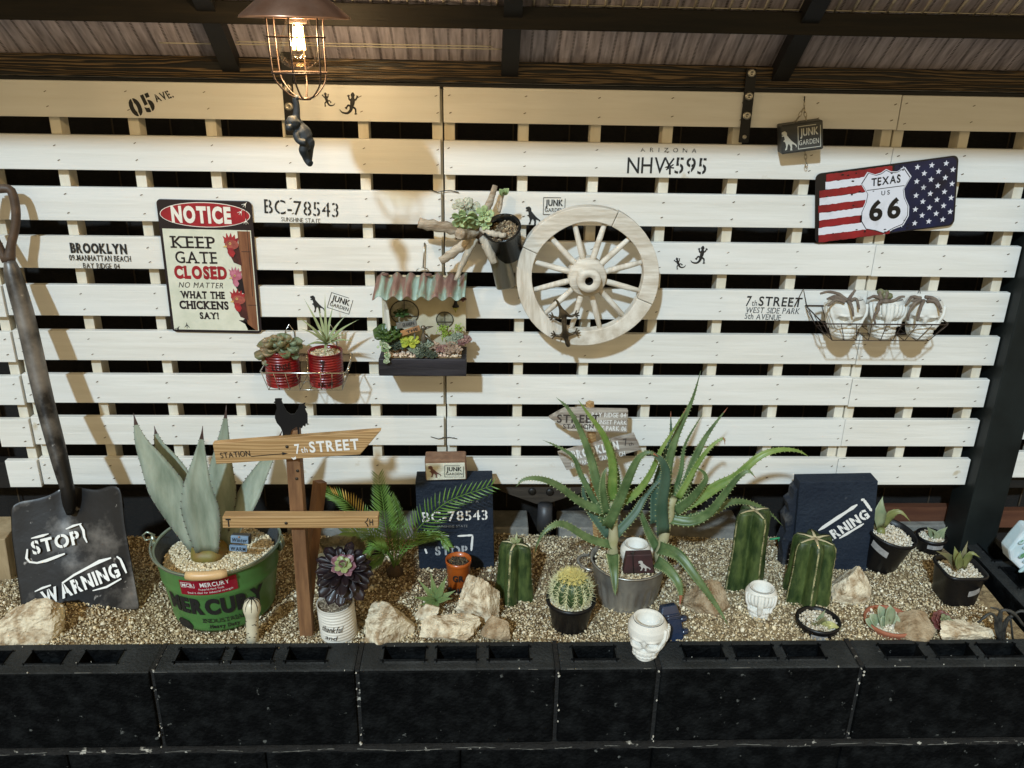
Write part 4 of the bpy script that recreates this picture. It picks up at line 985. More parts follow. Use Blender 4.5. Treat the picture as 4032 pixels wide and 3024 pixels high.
bird = thing('miniature_figure', 'tiny bronze bird figure beside the small name boards in the trough', 'figurine', tuple(P(*o2(760, 1060), -.06)))
mb = MB(); p_ = P(*o2(745, 905), -.06); tw = M('tarnished_pewter', (.16,.145,.12), .35, metal=.6)
mb.lathe([(0,.006),(.0045,.004),(.0058,0),(.0045,-.004),(.002,-.007),(.003,-.014),(.006,-.024),(.004,-.036),(.001,-.04)], 14, p_)
p2_ = P(*o2(855, 895), -.055); mb.leaf([p_+Vector((.004,0,-.004)), (p_+p2_)/2, p2_+Vector((.006,0,.002))], .004, 6, 'lens', .3); mb.leaf([p_+Vector((.002,0,-.014)), p_+Vector((.012,-.002,-.022)), p_+Vector((.024,0,-.036))], .004, 6, 'lens', .4); mb.build('bird', tw, bird)
# its hook
mb = MB(); mb.tube([P(917,524,.004), P(917,526,-.006), P(915,560,-.008), P(914,577,-.009)], .0016, 6); a_ = P(913,582,-.012)
mb.tube([a_+Vector((.013*math.cos(k*.26)*1.0, 0, .008*math.sin(k*.26)-.004)) for k in range(-1,14)], .0011, 6); o = mb.build('hook', M('steel_wire', (.4,.38,.33), .3, metal=1)); tag(o, 'steel rod hook that carries the little house planter', 'hook')
# ================================================================ cage lamp
LY = -.34
lc = P(640, 38, LY); lamp = thing('cage_lamp', 'lit pendant lamp with a copper shade and wire cage round a clear filament bulb', 'lamp', (lc.x, LY, P(640, 215, LY).z))
copper = M('aged_copper', (.46,.24,.15), .32, metal=.8, col2=(.60,.36,.25), scale=24, bump=.2); wire_m = M('bronze_wire', (.045,.028,.022), .45, metal=.4)
pxm = abs(P(700, 60, LY).x-P(600, 60, LY).x)/100
lx = P(637, 38, LY).x; zr = P(637, 40, LY).z; R_s = 119*pxm
mb = MB(); mb.lathe([(R_s,0),(R_s*.985,.0035),(R_s*.62,.030),(R_s*.36,.052),(R_s*.30,.060),(R_s*.28,.095),(R_s*.20,.104),(.006,.108),(.006,.112)], 48, (lx, LY, zr)); o = mb.build('shade', copper, lamp)
sd_ = o.modifiers.new('s', 'SOLIDIFY'); sd_.thickness = .0012; sd_.offset = -1
mb = MB(); mb.lathe([(.014,-.008),(.016,-.004),(.016,.03),(.010,.045)], 20, (lx+.003, LY, zr)); mb.build('socket', wire_m, lamp)
mb = MB(); mb.tube([(lx, LY, zr+.11), (lx+.001, LY, rz(LY)-.01)], .003, 8); mb.build('cord', black_steel, lamp)
mb = MB(); bx = P(646, 100, LY).x
prof = [(.0, P(648,150,LY).z), (.012, P(648,149,LY).z), (.024, P(648,143,LY).z), (.0335, P(648,133,LY).z), (.0385, P(648,121,LY).z), (.0385, P(648,110,LY).z), (.034, P(648,92,LY).z), (.0275, P(648,70,LY).z), (.022, P(648,50,LY).z), (.018, zr+.004), (.0135, zr+.012)]
prof = [(r*.93, z) for r, z in prof]
mb.lathe(prof, 32, (bx, LY, 0), close=True); glass = bpy.data.materials.new('clear_bulb_glass'); glass.use_nodes = True
N, L = glass.node_tree.nodes, glass.node_tree.links; N.remove(N['Principled BSDF'])
tr_, gl_, mx_, fr_ = N.new('ShaderNodeBsdfTransparent'), N.new('ShaderNodeBsdfGlossy'), N.new('ShaderNodeMixShader'), N.new('ShaderNodeFresnel')
tr_.inputs[0].default_value = (1,.97,.90,1); gl_.inputs['Roughness'].default_value = .03; fr_.inputs[0].default_value = 1.35
mt_g = N.new('ShaderNodeMath'); mt_g.operation = 'MULTIPLY'; mt_g.inputs[1].default_value = .30; L.new(fr_.outputs[0], mt_g.inputs[0]); L.new(mt_g.outputs[0], mx_.inputs[0]); L.new(tr_.outputs[0], mx_.inputs[1]); L.new(gl_.outputs[0], mx_.inputs[2]); L.new(mx_.outputs[0], N['Material Output'].inputs[0])
bulb = mb.build('bulb', glass, lamp)
fil = M('glowing_filament', (1,.7,.3), .5, emit=((1,.58,.18), 26)); mb = MB()
for k in range(6):
    a = k*PI/3+.3; z1, z0 = P(648,58,LY).z, P(648,108,LY).z
    mb.tube([(bx+.0065*math.cos(a), LY+.0065*math.sin(a), z1), (bx+.0095*math.cos(a+.2), LY+.0095*math.sin(a+.2), z0)], .0013, 6)
mb.build('filament', fil, bulb)
mb = MB(); mb.lathe([(.004, zr+.01),(.0035, P(648,72,LY).z),(.0015, P(648,78,LY).z),(.0012, P(648,110,LY).z)], 10, (bx, LY, 0)); mb.build('glass_stem', M('glowing_stem_glass', (.9,.8,.6), .2, emit=((1,.7,.35), 3)), bulb)
lp = bpy.data.lights.new('bulb_light', 'POINT'); lp.energy = 6.5; lp.color = (1,.72,.40); lp.shadow_soft_size = .012
lo = bpy.data.objects.new('bulb_light', lp); COL.objects.link(lo); lo.location = (bx, LY, P(648,85,LY).z)
def ring(c, R, r, n=40, mat=wire_m, parent=lamp, name='cage_ring'):
    mb = MB(); mb.tube([(c[0]+R*math.cos(2*PI*k/n), c[1]+R*math.sin(2*PI*k/n), c[2]) for k in range(n+1)], r, 6, cap=False); return mb.build(name, mat, parent)
cx = P(641, 100, LY).x; r1, r2, r3 = 62*pxm, 60*pxm, 11*pxm
z1, z2, z3 = P(640,80,LY).z, P(643,157,LY).z, P(650,213,LY).z
ring((cx,LY,z1), r1, .0014); ring((cx+.002,LY,z2), r2, .0016); ring((cx+.008,LY,z3), r3, .0022)
for k in range(6):
    a = math.radians(-92+60*k); e = (math.cos(a), math.sin(a))
    pts = [(cx+r1*e[0]*1.02, LY+r1*e[1], zr+.004), (cx+r1*e[0], LY+r1*e[1], z1), (cx+.002+r2*e[0], LY+r2*e[1], z2), (cx+.004+r2*.86*e[0], LY+r2*.86*e[1], z2+(z3-z2)*.45), (cx+.006+r2*.5*e[0], LY+r2*.5*e[1], z2+(z3-z2)*.86), (cx+.008+r3*e[0], LY+r3*e[1], z3)]
    mb = MB(); mb.tube(catmull(pts, 18), .0014, 6); mb.build('cage_wire', wire_m, lamp)

# ================================================================ monkey hanging from the cage
mk = M('blue_grey_resin', (.018,.024,.030), .6, col2=(.035,.043,.052), scale=50, bump=.3)
my = LY-.004; mo = thing('monkey_figure', 'small blue-grey monkey figure hanging by one arm from the lamp cage', 'figurine', tuple(P(650, 300, my)))
def pm(vx, vy, r, dy=0.): return (P(vx, vy, my+dy), r)
J_ = [pm(659,300,(.0165,.0145)), pm(652,283,(.0155,.013)), pm(647,270,(.0105,.010)), pm(640,258,.0075), pm(641,240,.0062), pm(640,224,.0060), pm(638,214,.0052), pm(645,209,.0042),
      pm(634,272,.009,-.006), pm(632,266,.0115,-.010), pm(629,277,.0072,-.016),
      pm(640,290,.0062,-.014), pm(645,304,.0055,-.018), pm(660,308,.0052,-.018),
      pm(667,308,(.0140,.0135)), pm(655,322,.0080,-.010), pm(659,336,.0070,-.004), pm(664,348,.0058,-.002), pm(671,354,.0060,-.008),
      pm(668,322,.0078,.006), pm(668,338,.0066,.006), pm(667,350,.0056,.004)]
mb = MB()
def limb(ks, rs=None, n=14):
    w3 = [J_[k][0] for k in ks]; rr = rs or [(J_[k][1] if not hasattr(J_[k][1], '__len__') else J_[k][1][0]) for k in ks]; cp = catmull(w3, n)
    mb.tube(cp, [float(np.interp(i/n, np.linspace(0,1,len(rr)), rr)) for i in range(n+1)], 12)
limb([14,0,1,2], [.0105,.0150,.0145,.0085]); limb([2,3,4,5,6,7], [.0080,.0070,.0056,.0052,.0050,.0040])
limb([1,11,12,13], [.0065,.0058,.0050,.0050]); limb([14,15,16,17,18], [.0088,.0078,.0062,.0052,.0058]); limb([0,14,19,20,21], [.011,.0105,.0074,.0058,.0052])
hd = J_[9][0]; mb.lathe([(0,-.0125),(.0075,-.0095),(.0108,-.003),(.0105,.004),(.0068,.0105),(0,.0125)], 16, hd)
mz = hd+Vector((-.004,-.009,-.006)); mb.lathe([(0,-.0065),(.0055,-.0035),(.0066,.0),(.0052,.0042),(0,.006)], 12, mz); limb([2,8,9], [.007,.007,.006])
for sg in (-1, 1): mb.lathe([(0,-.004),(.0026,-.002),(.0026,.002),(0,.004)], 8, hd+Vector((.0105*sg,0,.001)))
o = mb.build('body', mk, mo); rm = o.modifiers.new('r', 'REMESH'); rm.mode = 'VOXEL'; rm.voxel_size = .0011; rm.use_smooth_shade = True; sm_ = o.modifiers.new('m', 'SMOOTH'); sm_.iterations = 3
mb = MB()
for dx in (-.0055, .0015): mb.lathe([(0,-.001),(.0014,0),(0,.001)], 8, hd+Vector((dx,-.0108,.002)), axis='y')
mb.build('eye', black_steel, mo)

# ================================================================ wire baskets and what stands in them
chrome = M('chrome_wire', (.55,.53,.48), .22, metal=1); dwire = M('dark_wire', (.07,.05,.04), .45, metal=.7)
def basket(label, x0, x1, yb, yf, ztop, zbot, mat, ins=.012, n=10, zt_back=None):
    t = thing('wire_basket', label, 'basket', ((x0+x1)/2, (yb+yf)/2, zbot))
    zt_back = zt_back or ztop; mb = MB(); r = .0016
    mb.tube([(x0,yb,zt_back),(x0,yf+.008,ztop),(x0+.008,yf,ztop),(x1-.008,yf,ztop),(x1,yf+.008,ztop),(x1,yb,zt_back),(x0,yb,zt_back)], r, 7); mb.build('rim', mat, t)
    xa, xb_, ya, yb2 = x0+ins, x1-ins, yf+.016, yb-.002; r = .0009; mb = MB()
    mb.tube([(xa,yb2,zbot),(xa,ya,zbot),(xb_,ya,zbot),(xb_,yb2,zbot),(xa,yb2,zbot)], r*1.2, 5)
    zm = (ztop+zbot)/2
    for k in range(n+1):
        x_ = x0+.004+(x1-x0-.008)*k/n; xx = xa+(xb_-xa)*k/n
        mb.tube([(x_,yf,ztop),(xx,ya,zbot),(xx,yb2,zbot),(x_,yb,zt_back)], r, 5)
    for k in range(3):
        y_ = yf+.01+(yb-yf-.02)*k/2; yy = ya+(yb2-ya)*k/2
        mb.tube([(x0,y_,ztop),(xa,yy,zbot),(xb_,yy,zbot),(x1,y_,ztop)], r, 5)
    mb.build('wire', mat, t)
    return t
# basket 1: two red cans
za = P(650, 806, -.115).z; zb_ = P(650, 846, -.100).z
x0, x1 = P(562, 806, -.11).x, P(747, 800, -.11).x
b1 = basket('chrome wire basket holding the two red cans', x0, x1, -.003, -.115, za, zb_+.004, chrome, n=7, zt_back=za+.003)
mb = MB()
for s_ in (.25, .75):
    xx = x0+(x1-x0)*s_; mb.tube([(xx-.012,-.003,za),(xx-.010,-.003,za+.055),(xx,-.003,za+.072),(xx+.010,-.003,za+.055),(xx+.012,-.003,za)], .0013, 6)
mb.build('hanger', chrome, b1)
red = M('red_can_enamel', (.27,.006,.008), .33, col2=(.10,.003,.004), scale=30, coat=.3); darkp = M('dark_print', (.02,.005,.005), .5)
def ribbed(R, H, n_r, rib=.0009, r0=.06, r1=.94, taper=0.):
    pr = [(0,0),(R*.98,0),(R,.002)]
    k = 60
    for i in range(k+1):
        z = .002+(H-.004)*i/k; f = i/k; q = rib*math.sin(f*n_r*2*PI) if r0 < f < r1 else 0
        pr.append((R*(1+taper*f)+q, z))
    RT = R*(1+taper); pr += [(RT+.0012,H-.002),(RT+.0012,H),(RT-.0012,H),(RT-.0015,H-.010)]
    return pr
def cyl(R):
    return lambda a, b, c: Vector((R*math.sin(a/R), -R*math.cos(a/R)+c, b))
def can(name, label, cat, base, R, H, mat, n_r=12, fill=True, taper=0., tilt=(0,0,0), fillpal=PAL, soilc=soil, rib=.0009, group=None):
    t = thing(name, label, cat, base, tilt, group)
    mb = MB(); mb.lathe(ribbed(R, H, n_r, taper=taper, rib=rib), 36, close=True); mb.build('can', mat, t, world=False)
    RR = R*(1+taper)-.002
    mb = MB(); mb.lathe([(0,H-.010),(RR,H-.011)], 24); mb.build('potting_soil', soilc, t, world=False)
    n_ = int(7000*RR*RR*PI/.0064*.5)+120; q = rng.uniform(-RR, RR, (n_, 2)); q = q[(q**2).sum(1) < (RR*.97)**2]
    if fill: pebbles('pot_gravel', np.concatenate([q, H-.010+rng.uniform(0,.003,(len(q),1))], 1), rng.uniform(.0014,.0034,len(q)), fillpal, t, world=False)
    return t
yc = -.062
R1 = .0365; bz = zb_+.0055
c1 = P(611, 840, yc); c2 = P(706, 845, yc)
H1 = P(611, 752, yc).z-bz
cn1 = can('planted_can', 'darker red ribbed can with a plump brown-green succulent, left in the chrome basket', 'can', (P(611,800,yc).x, yc, bz), R1, H1, red)
cn2 = can('planted_can', 'bright red ribbed can with a spiky pale green plant, right in the chrome basket', 'can', (P(705,800,yc).x, yc, bz), R1, P(706,757,yc).z-bz, red)
text('LENSE', .042, .014, darkp, cn1, .006, H1*.62, -.0016, fn=cyl(R1), rot=.05, bold=.01)
text('7', .010, .022, darkp, cn2, .0, H1*.66, -.0016, fn=cyl(R1), bold=.05); text('NEW', .034, .009, darkp, cn2, .004, H1*.13, -.0016, fn=cyl(R1), bold=.02)
sucA = M('brown_green_succulent', (.10,.13,.06), .45, col2=(.30,.20,.11), scale=22, thr=(.4,.65), sss=.05); sucB = M('dusty_green_succulent', (.12,.16,.10), .5, col2=(.20,.25,.15), scale=30)
for i, (dx, dz, R, m_, ax) in enumerate([(-.022,.012,.034,sucA,(-.5,-.4,1)), (0,.014,.036,sucA,(0,-.5,1)), (.014,.022,.034,sucB,(.3,-.2,1)), (-.006,.028,.032,sucA,(-.1,.1,1)), (.024,.010,.028,sucB,(.6,-.5,1)), (-.014,-.002,.026,sucA,(-.3,-1,.5)), (.010,-.002,.026,sucB,(.2,-1,.5))]):
    rosette('succulent', (dx, -.006-.01*(i % 2), H1+dz-.008), R*1.15, 10, m_, cn1, up=.62, w=.34, prof='spoon', axis=ax, seed=i+40, world=False, thick=.28)
spg = M('spiky_pale_green', (.22,.29,.13), .45, col2=(.34,.38,.22), scale=30, sss=.05)
tipz = lambda vx, vy, y: P(vx, vy, y)-cn2.location
mb = MB(); cB = tipz(706, 742, -.066)
for (vx, vy, y, w_) in ((655,642,-.05,.0048),(686,660,-.05,.0052),(702,632,-.052,.0048),(721,655,-.05,.0048),(643,684,-.085,.0055),(775,690,-.075,.0055),(748,680,-.05,.0048),(647,709,-.105,.0045),(692,712,-.10,.005),(655,750,-.12,.005),(703,768,-.125,.0055),(765,737,-.10,.005),(752,722,-.11,.0045),(720,745,-.12,.005),(680,735,-.12,.004),(733,700,-.05,.004),(696,690,-.05,.004)):
    e = tipz(vx, vy, y); mid = (cB+e)/2+Vector((0,-.004,.007))
    mb.leaf([cB, mid, e], w_*.62, 8, 'agave', .25, ref=(0,-.6,.8), cup=.5, teeth=6, tooth=.0012)
mb.build('leaf_cluster', spg, cn2, world=False)

# ---------------- skulls
bone = M('white_plaster', (.74,.73,.68), .75, col2=(.66,.65,.60), scale=40, bump=.25)
def skull(label, loc, s=1., yaw=0., tilt=0., hands='side', name='skull_planter', cup=True):
    """thumb-high plaster skull cup, facing -y; hands: side / eyes"""
    t = thing(name, label, 'planter', loc, (tilt, 0, yaw), 'white plaster skull planters')
    nu, nv = 96, 64; vs = []; fs = []
    TT = [0,.06,.18,.32,.45,.58,.72,.84,.94,1]
    AW = [.021,.026,.0295,.0315,.0350,.0395,.0415,.0405,.0360,.0315]
    BF = [.026,.031,.0335,.0340,.0350,.0385,.0410,.0400,.0355,.0310]; BB = [.016,.018,.022,.029,.036,.041,.043,.041,.036,.031]
    def shape(th, ph):       # th .52 at the rim .. 2.79 at the base, ph around, 0 = front
        tt = min(1, max(0, 1-(th-.52)/2.27)); a_ = np.interp(tt, TT, AW); c_, s_ = math.cos(ph), math.sin(ph)
        b_ = np.interp(tt, TT, BF if c_ > 0 else BB); front = max(0, c_)**.5
        x = s_*a_; y = -c_*b_; u = x/.04; d = 0
        def g(cu, ct, su, st_): return math.exp(-((u-cu)/su)**2-((tt-ct)/st_)**2)*front
        for sx_ in (-1, 1):
            q_ = ((u-sx_*.40)/.26)**2+((tt-.52-.03*sx_*(u-sx_*.4))/.085)**2; k_ = min(1, max(0, (1.2-q_)/.55)); d -= .0135*k_*k_*(3-2*k_)*front
            d += .0045*g(sx_*.42,.645,.26,.035)+.0055*g(sx_*.58,.385,.22,.05)
            d -= .005*g(sx_*.80,.24,.16,.10)
        k_ = min(1, max(0, 1.25-((u/(.05+.9*max(0,.44-tt)))**2+((tt-.375)/.055)**2))/.5); d -= .0085*k_*front
        d += .003*g(0,.50,.07,.08)-.003*g(0,.64,.06,.03)
        if .10 < tt < .27 and abs(u) < .6 and front > .5:
            d += .0025; d -= .0026*max(0, math.cos(u*30))**4
            if abs(tt-.185) < .014: d -= .0042
        d += .003*g(0,.03,.35,.05)
        n_ = Vector((s_, -c_*.95, 0)).normalized()
        return Vector((x, y, tt*.089))+n_*d
    t0_ = .52 if cup else .02
    for j in range(nv+1):
        th = t0_+2.27*j/nv
        for i in range(nu):
            ph = 2*PI*i/nu-PI; vs.append(shape(th, ph)*s)
    for j in range(nv):
        for i in range(nu):
            a, b = j*nu+i, j*nu+(i+1) % nu; fs.append((a, a+nu, b+nu, b))
    fs.append([nv*nu+i for i in range(nu)][::-1])
    mb = MB(); mb.add(vs, fs, 0, True)
    zt_ = sum(vs[i].z for i in range(nu))/nu
    rings = [(.985, .0016*s), (.84, .0016*s), (.79, -.003*s), (.70, -.024*s), (.0, -.026*s)]; pv = []; pf = []
    for q, dz in rings:
        for i in range(nu): v_ = vs[i]; pv.append(Vector((v_.x*q, v_.y*q, v_.z+dz)))
    for j in range(len(rings)-1):
        for i in range(nu): a, b = j*nu+i, j*nu+(i+1) % nu; pf.append((a, b, b+nu, a+nu))
    mb.add(pv, pf, 0, True)
    mb.build('skull', bone, t, world=False)
    # skeleton hands: thin jointed fingers laid over the face or the temples
    def hand(sx, cover):
        mb = MB()
        for k in range(5):
            if cover: q_ = [(.62+.03*k, sx*(.10+.26*k)), (1.15, sx*(.08+.21*k)), (1.65, sx*(.06+.19*k)), (2.15-.06*k, sx*(.05+.17*k))]
            else: q_ = [(.80+.05*k, sx*(1.25+.20*k)), (1.25, sx*(1.12+.20*k)), (1.7, sx*(.98+.22*k)), (2.15+.05*k, sx*(.80+.26*k))]
            kf = 1.45 if cover else 1.15; pts = catmull([Vector((shape(a_, b_).x*1.05, shape(a_, b_).y*1.06, shape(a_, b_).z))*s for a_, b_ in q_], 9); mb.tube(pts, [s*r_*kf for r_ in (.0030,.0034,.0028,.0030,.0038,.0028,.0028,.0035,.0026,.0018)], 7)
        mb.build('hand', bone, t, world=False)
    if hands == 'eyes': hand(-1, 1); hand(1, 1)
    elif hands == 'both': hand(-1, 0); hand(1, 0)
    else: hand(1, 0)
    return t
s_big = .92
# basket 2 on the right with three skulls
xa_, xb_ = P(1742, 700, -.10).x, P(2050, 712, -.10).x
zf = P(1890, 702, -.125).z; zbt = P(1890, 741, -.115).z
b2 = basket('dark wire basket holding three white skull planters', P(1738,700,-.09).x+.030, xb_-.012, -.003, -.120, zf, zbt+.002, dwire, n=8, ins=.030, zt_back=zf+.005)
mb = MB()
for s_ in (.06, .9):
    xx = xa_+(xb_-xa_)*s_; mb.tube([(xx-.014,-.004,zf+.003),(xx,-.005,zf+.045),(xx+.014,-.004,zf+.003)], .0013, 6)
mb.build('hanger', dwire, b2)
tent = M('brown_furry_succulent', (.13,.095,.075), .9, col2=(.22,.18,.14), scale=60, bump=1)
SKS = [('white skull planter at the left of the dark basket, brown stems over its crown', 1822, 'both', .45, -.28), ('white skull planter in the middle of the dark basket with hands over its eyes', 1906, 'eyes', .12, -.22), ('white skull planter at the right of the dark basket, brown stems down its face', 1988, 'side', -.05, -.22)]
for i, (lab, vx, hd, yw, tl_) in enumerate(SKS):
    sk = skull(lab, (P(vx, 700, -.068).x, -.068, zbt+.0), s_big*1.07, yw*.5-.25, .0, hd)
    lz = sk.location; st = thing('trailing_succulent', ['furry brown stems sprouting left and up from the left skull', 'furry stems with small green leaves on the middle skull', 'furry brown stems hanging down over the right skull'][i], 'plant', (lz.x, -.068, lz.z+.09), group='brown stemmed plants in the skulls')
    def o4(x, y): return (3140+x*.2893)/KP, (1100+y*.2893)/KP
    SETS = [[((680,290),(560,200),(420,170),(310,195)),((690,280),(740,210),(790,140)),((640,300),(520,230),(400,270)),((650,310),(520,280),(420,360)),((700,300),(740,380),(760,500)),((720,290),(800,270),(840,400)),((640,290),(520,250),(450,270))],
            [((1150,270),(1050,230),(950,265)),((1140,260),(1120,200),(1130,160)),((1200,260),(1220,200),(1210,170)),((1160,290),(1100,340),(1100,420),(1040,500),(1060,600)),((1180,290),(1300,290),(1400,240),(1460,235)),((1120,300),(1200,300),(1300,300))],
            [((1680,260),(1560,240),(1480,340)),((1680,280),(1600,330),(1530,420),(1500,560)),((1720,290),(1690,350),(1660,450),(1630,570)),((1740,240),(1830,250),(1900,290),(1960,400)),((1760,290),(1880,310),(1960,450)),((1660,270),(1560,300))]][i]
    for q in SETS:
        n_ = len(q); pts = [P(*o4(*a), -.094-.028*min(1, max(0, (a[1]-270)/110))) for a in q]; mb = MB()
        cp = catmull(pts, 12); mb.tube(cp, [.0042*(1-.45*k/12)*(1+.08*math.sin(k*2)) for k in range(13)], 8, jit=.12); mb.build('stem', tent, st)
    if i == 1:
        mb = MB()
        for x, y, r_ in ((1130,175,.008),(1210,180,.006),(1200,240,.010),(1250,230,.008),(1180,210,.008)):
            p_ = P(*o4(x, y), -.088); mb.lathe([(0,-r_),(r_*.7,-r_*.6),(r_,0),(r_*.7,r_*.7),(0,r_)], 10, p_)
        mb.build('leaf', M('olive_fleshy_leaf', (.12,.13,.06), .5, col2=(.2,.2,.11), scale=40), st)

# ================================================================ shovel
sb = ground(170, 1298); sb.y = -.25
steel = M('worn_highlit_steel', (.014,.013,.013), .42, metal=.5, col2=(.27,.25,.23), scale=7, bump=.5, thr=(.46,.72), detail=9, speck=((.32,.30,.28), 45, .68))  # pale patches: worn patina, with bright highlights mixed into the colour
sh = thing('shovel', 'worn steel shovel with white STOP and WARNING stencils leaning on the fence', 'shovel', tuple(sb))
def S3(vx, vy, y): return P(vx, vy, y)
yt, ybm = -.16, -.26
def sy(vy): return ybm+(yt-ybm)*(1300-vy)/(1300-1045)
gx = 14; gy = 16
Lx = lambda f: np.interp(f, [0,.06,.3,1], [26,22,24,46]); Rx = lambda f: np.interp(f, [0,.06,.3,1], [258,264,270,303])
vs = []; 
for j in range(gy+1):
    f = j/gy
    for i in range(gx+1):
        u = i/gx; vx = Lx(f)*(1-u)+Rx(f)*u; e = (2*u-1)
        top = np.interp(u, [0,.06,.2,.38,.5,.62,.8,.95,1], [1092,1082,1078,1066,1045,1052,1058,1044,1052]); vy = top*(1-f)+(1318)*f
        dish = .012*(e*e)*(1-.25*f)-.010*math.exp(-(e/.22)**2)*max(0, 1-f*1.5)
        vs.append(S3(vx, vy, sy(vy)+.012-dish))
n_ = len(vs); fs = [(j*(gx+1)+i, (j+1)*(gx+1)+i, (j+1)*(gx+1)+i+1, j*(gx+1)+i+1) for j in range(gy) for i in range(gx)]
mb = MB(); mb.add(vs, fs, 0, True); o = mb.build('blade', steel, sh); so_ = o.modifiers.new('s', 'SOLIDIFY'); so_.thickness = .0022; ss_ = o.modifiers.new('u', 'SUBSURF'); ss_.levels = 1; ss_.render_levels = 1
def sl(vx, vy, y0): return S3(vx, vy, y0)
mb = MB(); mb.tube(catmull([sl(152,1110,-.178), sl(146,1060,-.172), sl(136,1020,-.160), sl(118,950,-.138), sl(92,850,-.108), sl(58,700,-.075), sl(30,600,-.056), sl(20,560,-.050)], 20), [.008,.013,.0145,.0142,.0145,.0155,.0165,.0175,.0182,.0186,.019,.0192,.0195,.0195,.0195,.0195,.019,.018,.016,.013,.010], 16); mb.build('socket', steel, sh)
gripm = M('worn_brown_grip', (.04,.024,.016), .55, col2=(.12,.075,.048), scale=20, bump=.5)
mb = MB(); mb.tube(catmull([sl(20,565,-.050), sl(24,530,-.046), sl(33,490,-.042), sl(34,450,-.038), sl(24,412,-.034), sl(2,408,-.034), sl(-22,412,-.034)], 18), [.012,.011,.010]+[.0088]*16, 12)
mb.tube(catmull([sl(14,565,-.050), sl(-4,530,-.046), sl(-24,490,-.042), sl(-32,450,-.038), sl(-22,412,-.034)], 12), .0088, 12); mb.build('grip', gripm, sh)
# stencils on the blade, bent to its dish
def blade(a, b, c):      # a,b in picture px
    u = (a-(Lx(.7)+0))/(Rx(.7)-Lx(.7)); e = 2*u-1; dish = .012*(e*e)*.85
    p_ = S3(a, b, sy(b)+.012-dish-.0045); return p_-sh.location
bf = lambda a, b, c: blade(a, -b, c)
text('STOP', 106, 27, ink_w, sh, 120, -1172, 0, .24, bold=.03, stencil=True, fn=bf, thick=0)
text('WARNING', 176, 28, ink_w, sh, 174, -1262, 0, .37, bold=.04, stencil=True, fn=bf, thick=0)
def stroke(pts, w_):
    mb = MB(); n2 = len(pts); vs = []
    for i, (a, b) in enumerate(pts):
        d = Vector((pts[min(i+1,n2-1)][0]-pts[max(i-1,0)][0], pts[min(i+1,n2-1)][1]-pts[max(i-1,0)][1])).normalized(); q = w_*(1+.25*math.sin(i*2.1+a))*(.5 if i in (0, n2-1) else 1)
        vs += [bf(a-d.y*q, -(b+d.x*q), 0), bf(a+d.y*q, -(b-d.x*q), 0)]
    mb.add(vs, [(2*i, 2*i+1, 2*i+3, 2*i+2) for i in range(n2-1)]); mb.build('stencil_stroke', ink_w, sh, world=False)
stroke([(67,1163),(80,1160),(92,1157),(105,1153)], 2.2); stroke([(142,1143),(158,1136),(176,1131)], 2.4); stroke([(172,1132),(180,1146),(182,1160),(188,1172)], 3); stroke([(59,1186),(57,1206),(64,1214),(80,1216),(100,1211),(124,1202),(140,1196)], 2.6)
stroke([(134,1260),(160,1242),(190,1226),(215,1213),(240,1205)], 3.2); stroke([(252,1202),(260,1208),(266,1222),(273,1238)], 3); stroke([(75,1278),(92,1270),(110,1264)], 2.4); stroke([(200,1276),(230,1268),(262,1250)], 2.6)

# ================================================================ signpost
SY = -.335
lw = M('pine_brown', (.30,.165,.06), .55, col2=(.52,.34,.16), scale=9, stretch=(.5,4,9), bump=.3, detail=8, wave=(5,9,'Z'), thr=(.05,1.0))
pw = M('post_brown', (.12,.055,.025), .6, col2=(.26,.135,.06), scale=12, stretch=(5,5,.6), bump=.4, detail=7)
pb = P(664, 1385, SY); sp_ = thing('signpost', 'wooden signpost with two boards and a black rooster cutout on top', 'signpost', (P(650,1200,SY).x, SY, -1.06))
xt_ = P(632, 930, SY).x; xb2 = P(664, 1370, SY).x; ztp = P(632, 924, SY).z
mb = MB(); vs = []
for z, xc in ((-1.09, xb2), (ztp, xt_)):
    for dx, dy in ((-.0135,-.0135),(.0135,-.0135),(.0135,.0135),(-.0135,.0135)): vs.append((xc+dx, SY+dy, z))
mb.add(vs, [(3,2,1,0),(4,5,6,7),(0,1,5,4),(1,2,6,5),(2,3,7,6),(3,0,4,7)]); mb.build('post', pw, sp_, bevel=.001)
mb = MB(); mb.tube([P(691,1040,SY+.075), P(672,1200,SY+.045), P(662,1330,SY+.030)], [.0145,.0145,.012], 4, smooth=False); mb.build('brace', pw, sp_)
YB1 = SY-.0155
def board(corners, th, mat, label=None):
    mb = MB(); pts = [P(*c_, YB1-th) for c_ in corners]; mb.prism([(p_.x, p_.z) for p_ in pts], YB1-th, YB1); o = mb.build('board', mat, sp_, bevel=.0012)
    if label: o['label'] = label
    return pts
pts = board([(459,958),(823,930),(778,982),(467,1003)], .014, lw, 'arrow shaped board reading station and 7th street')
def btext(s_, v0, v1, hpx, mat, yy, **k):
    a, b = P(*v0, yy), P(*v1, yy); w_ = (b-a).length; c_ = (a+b)/2; r = math.atan2(b.z-a.z, b.x-a.x)
    return text(s_, w_, hpx*.00088, mat, sp_, c_.x-sp_.location.x, c_.z-sp_.location.z, yy-sp_.location.y, r, **k)
Y1 = YB1-.0145
btext('STATION', (476,984), (540,979), 13, ink, Y1, bold=.01, stencil=True)
btext('7', (637,970), (648,969), 22, ink_w, Y1, bold=.02); btext('th', (650,972), (664,971), 13, ink_w, Y1, bold=.01); btext('STREET', (668,966), (775,959), 24, ink_w, Y1, bold=.03)
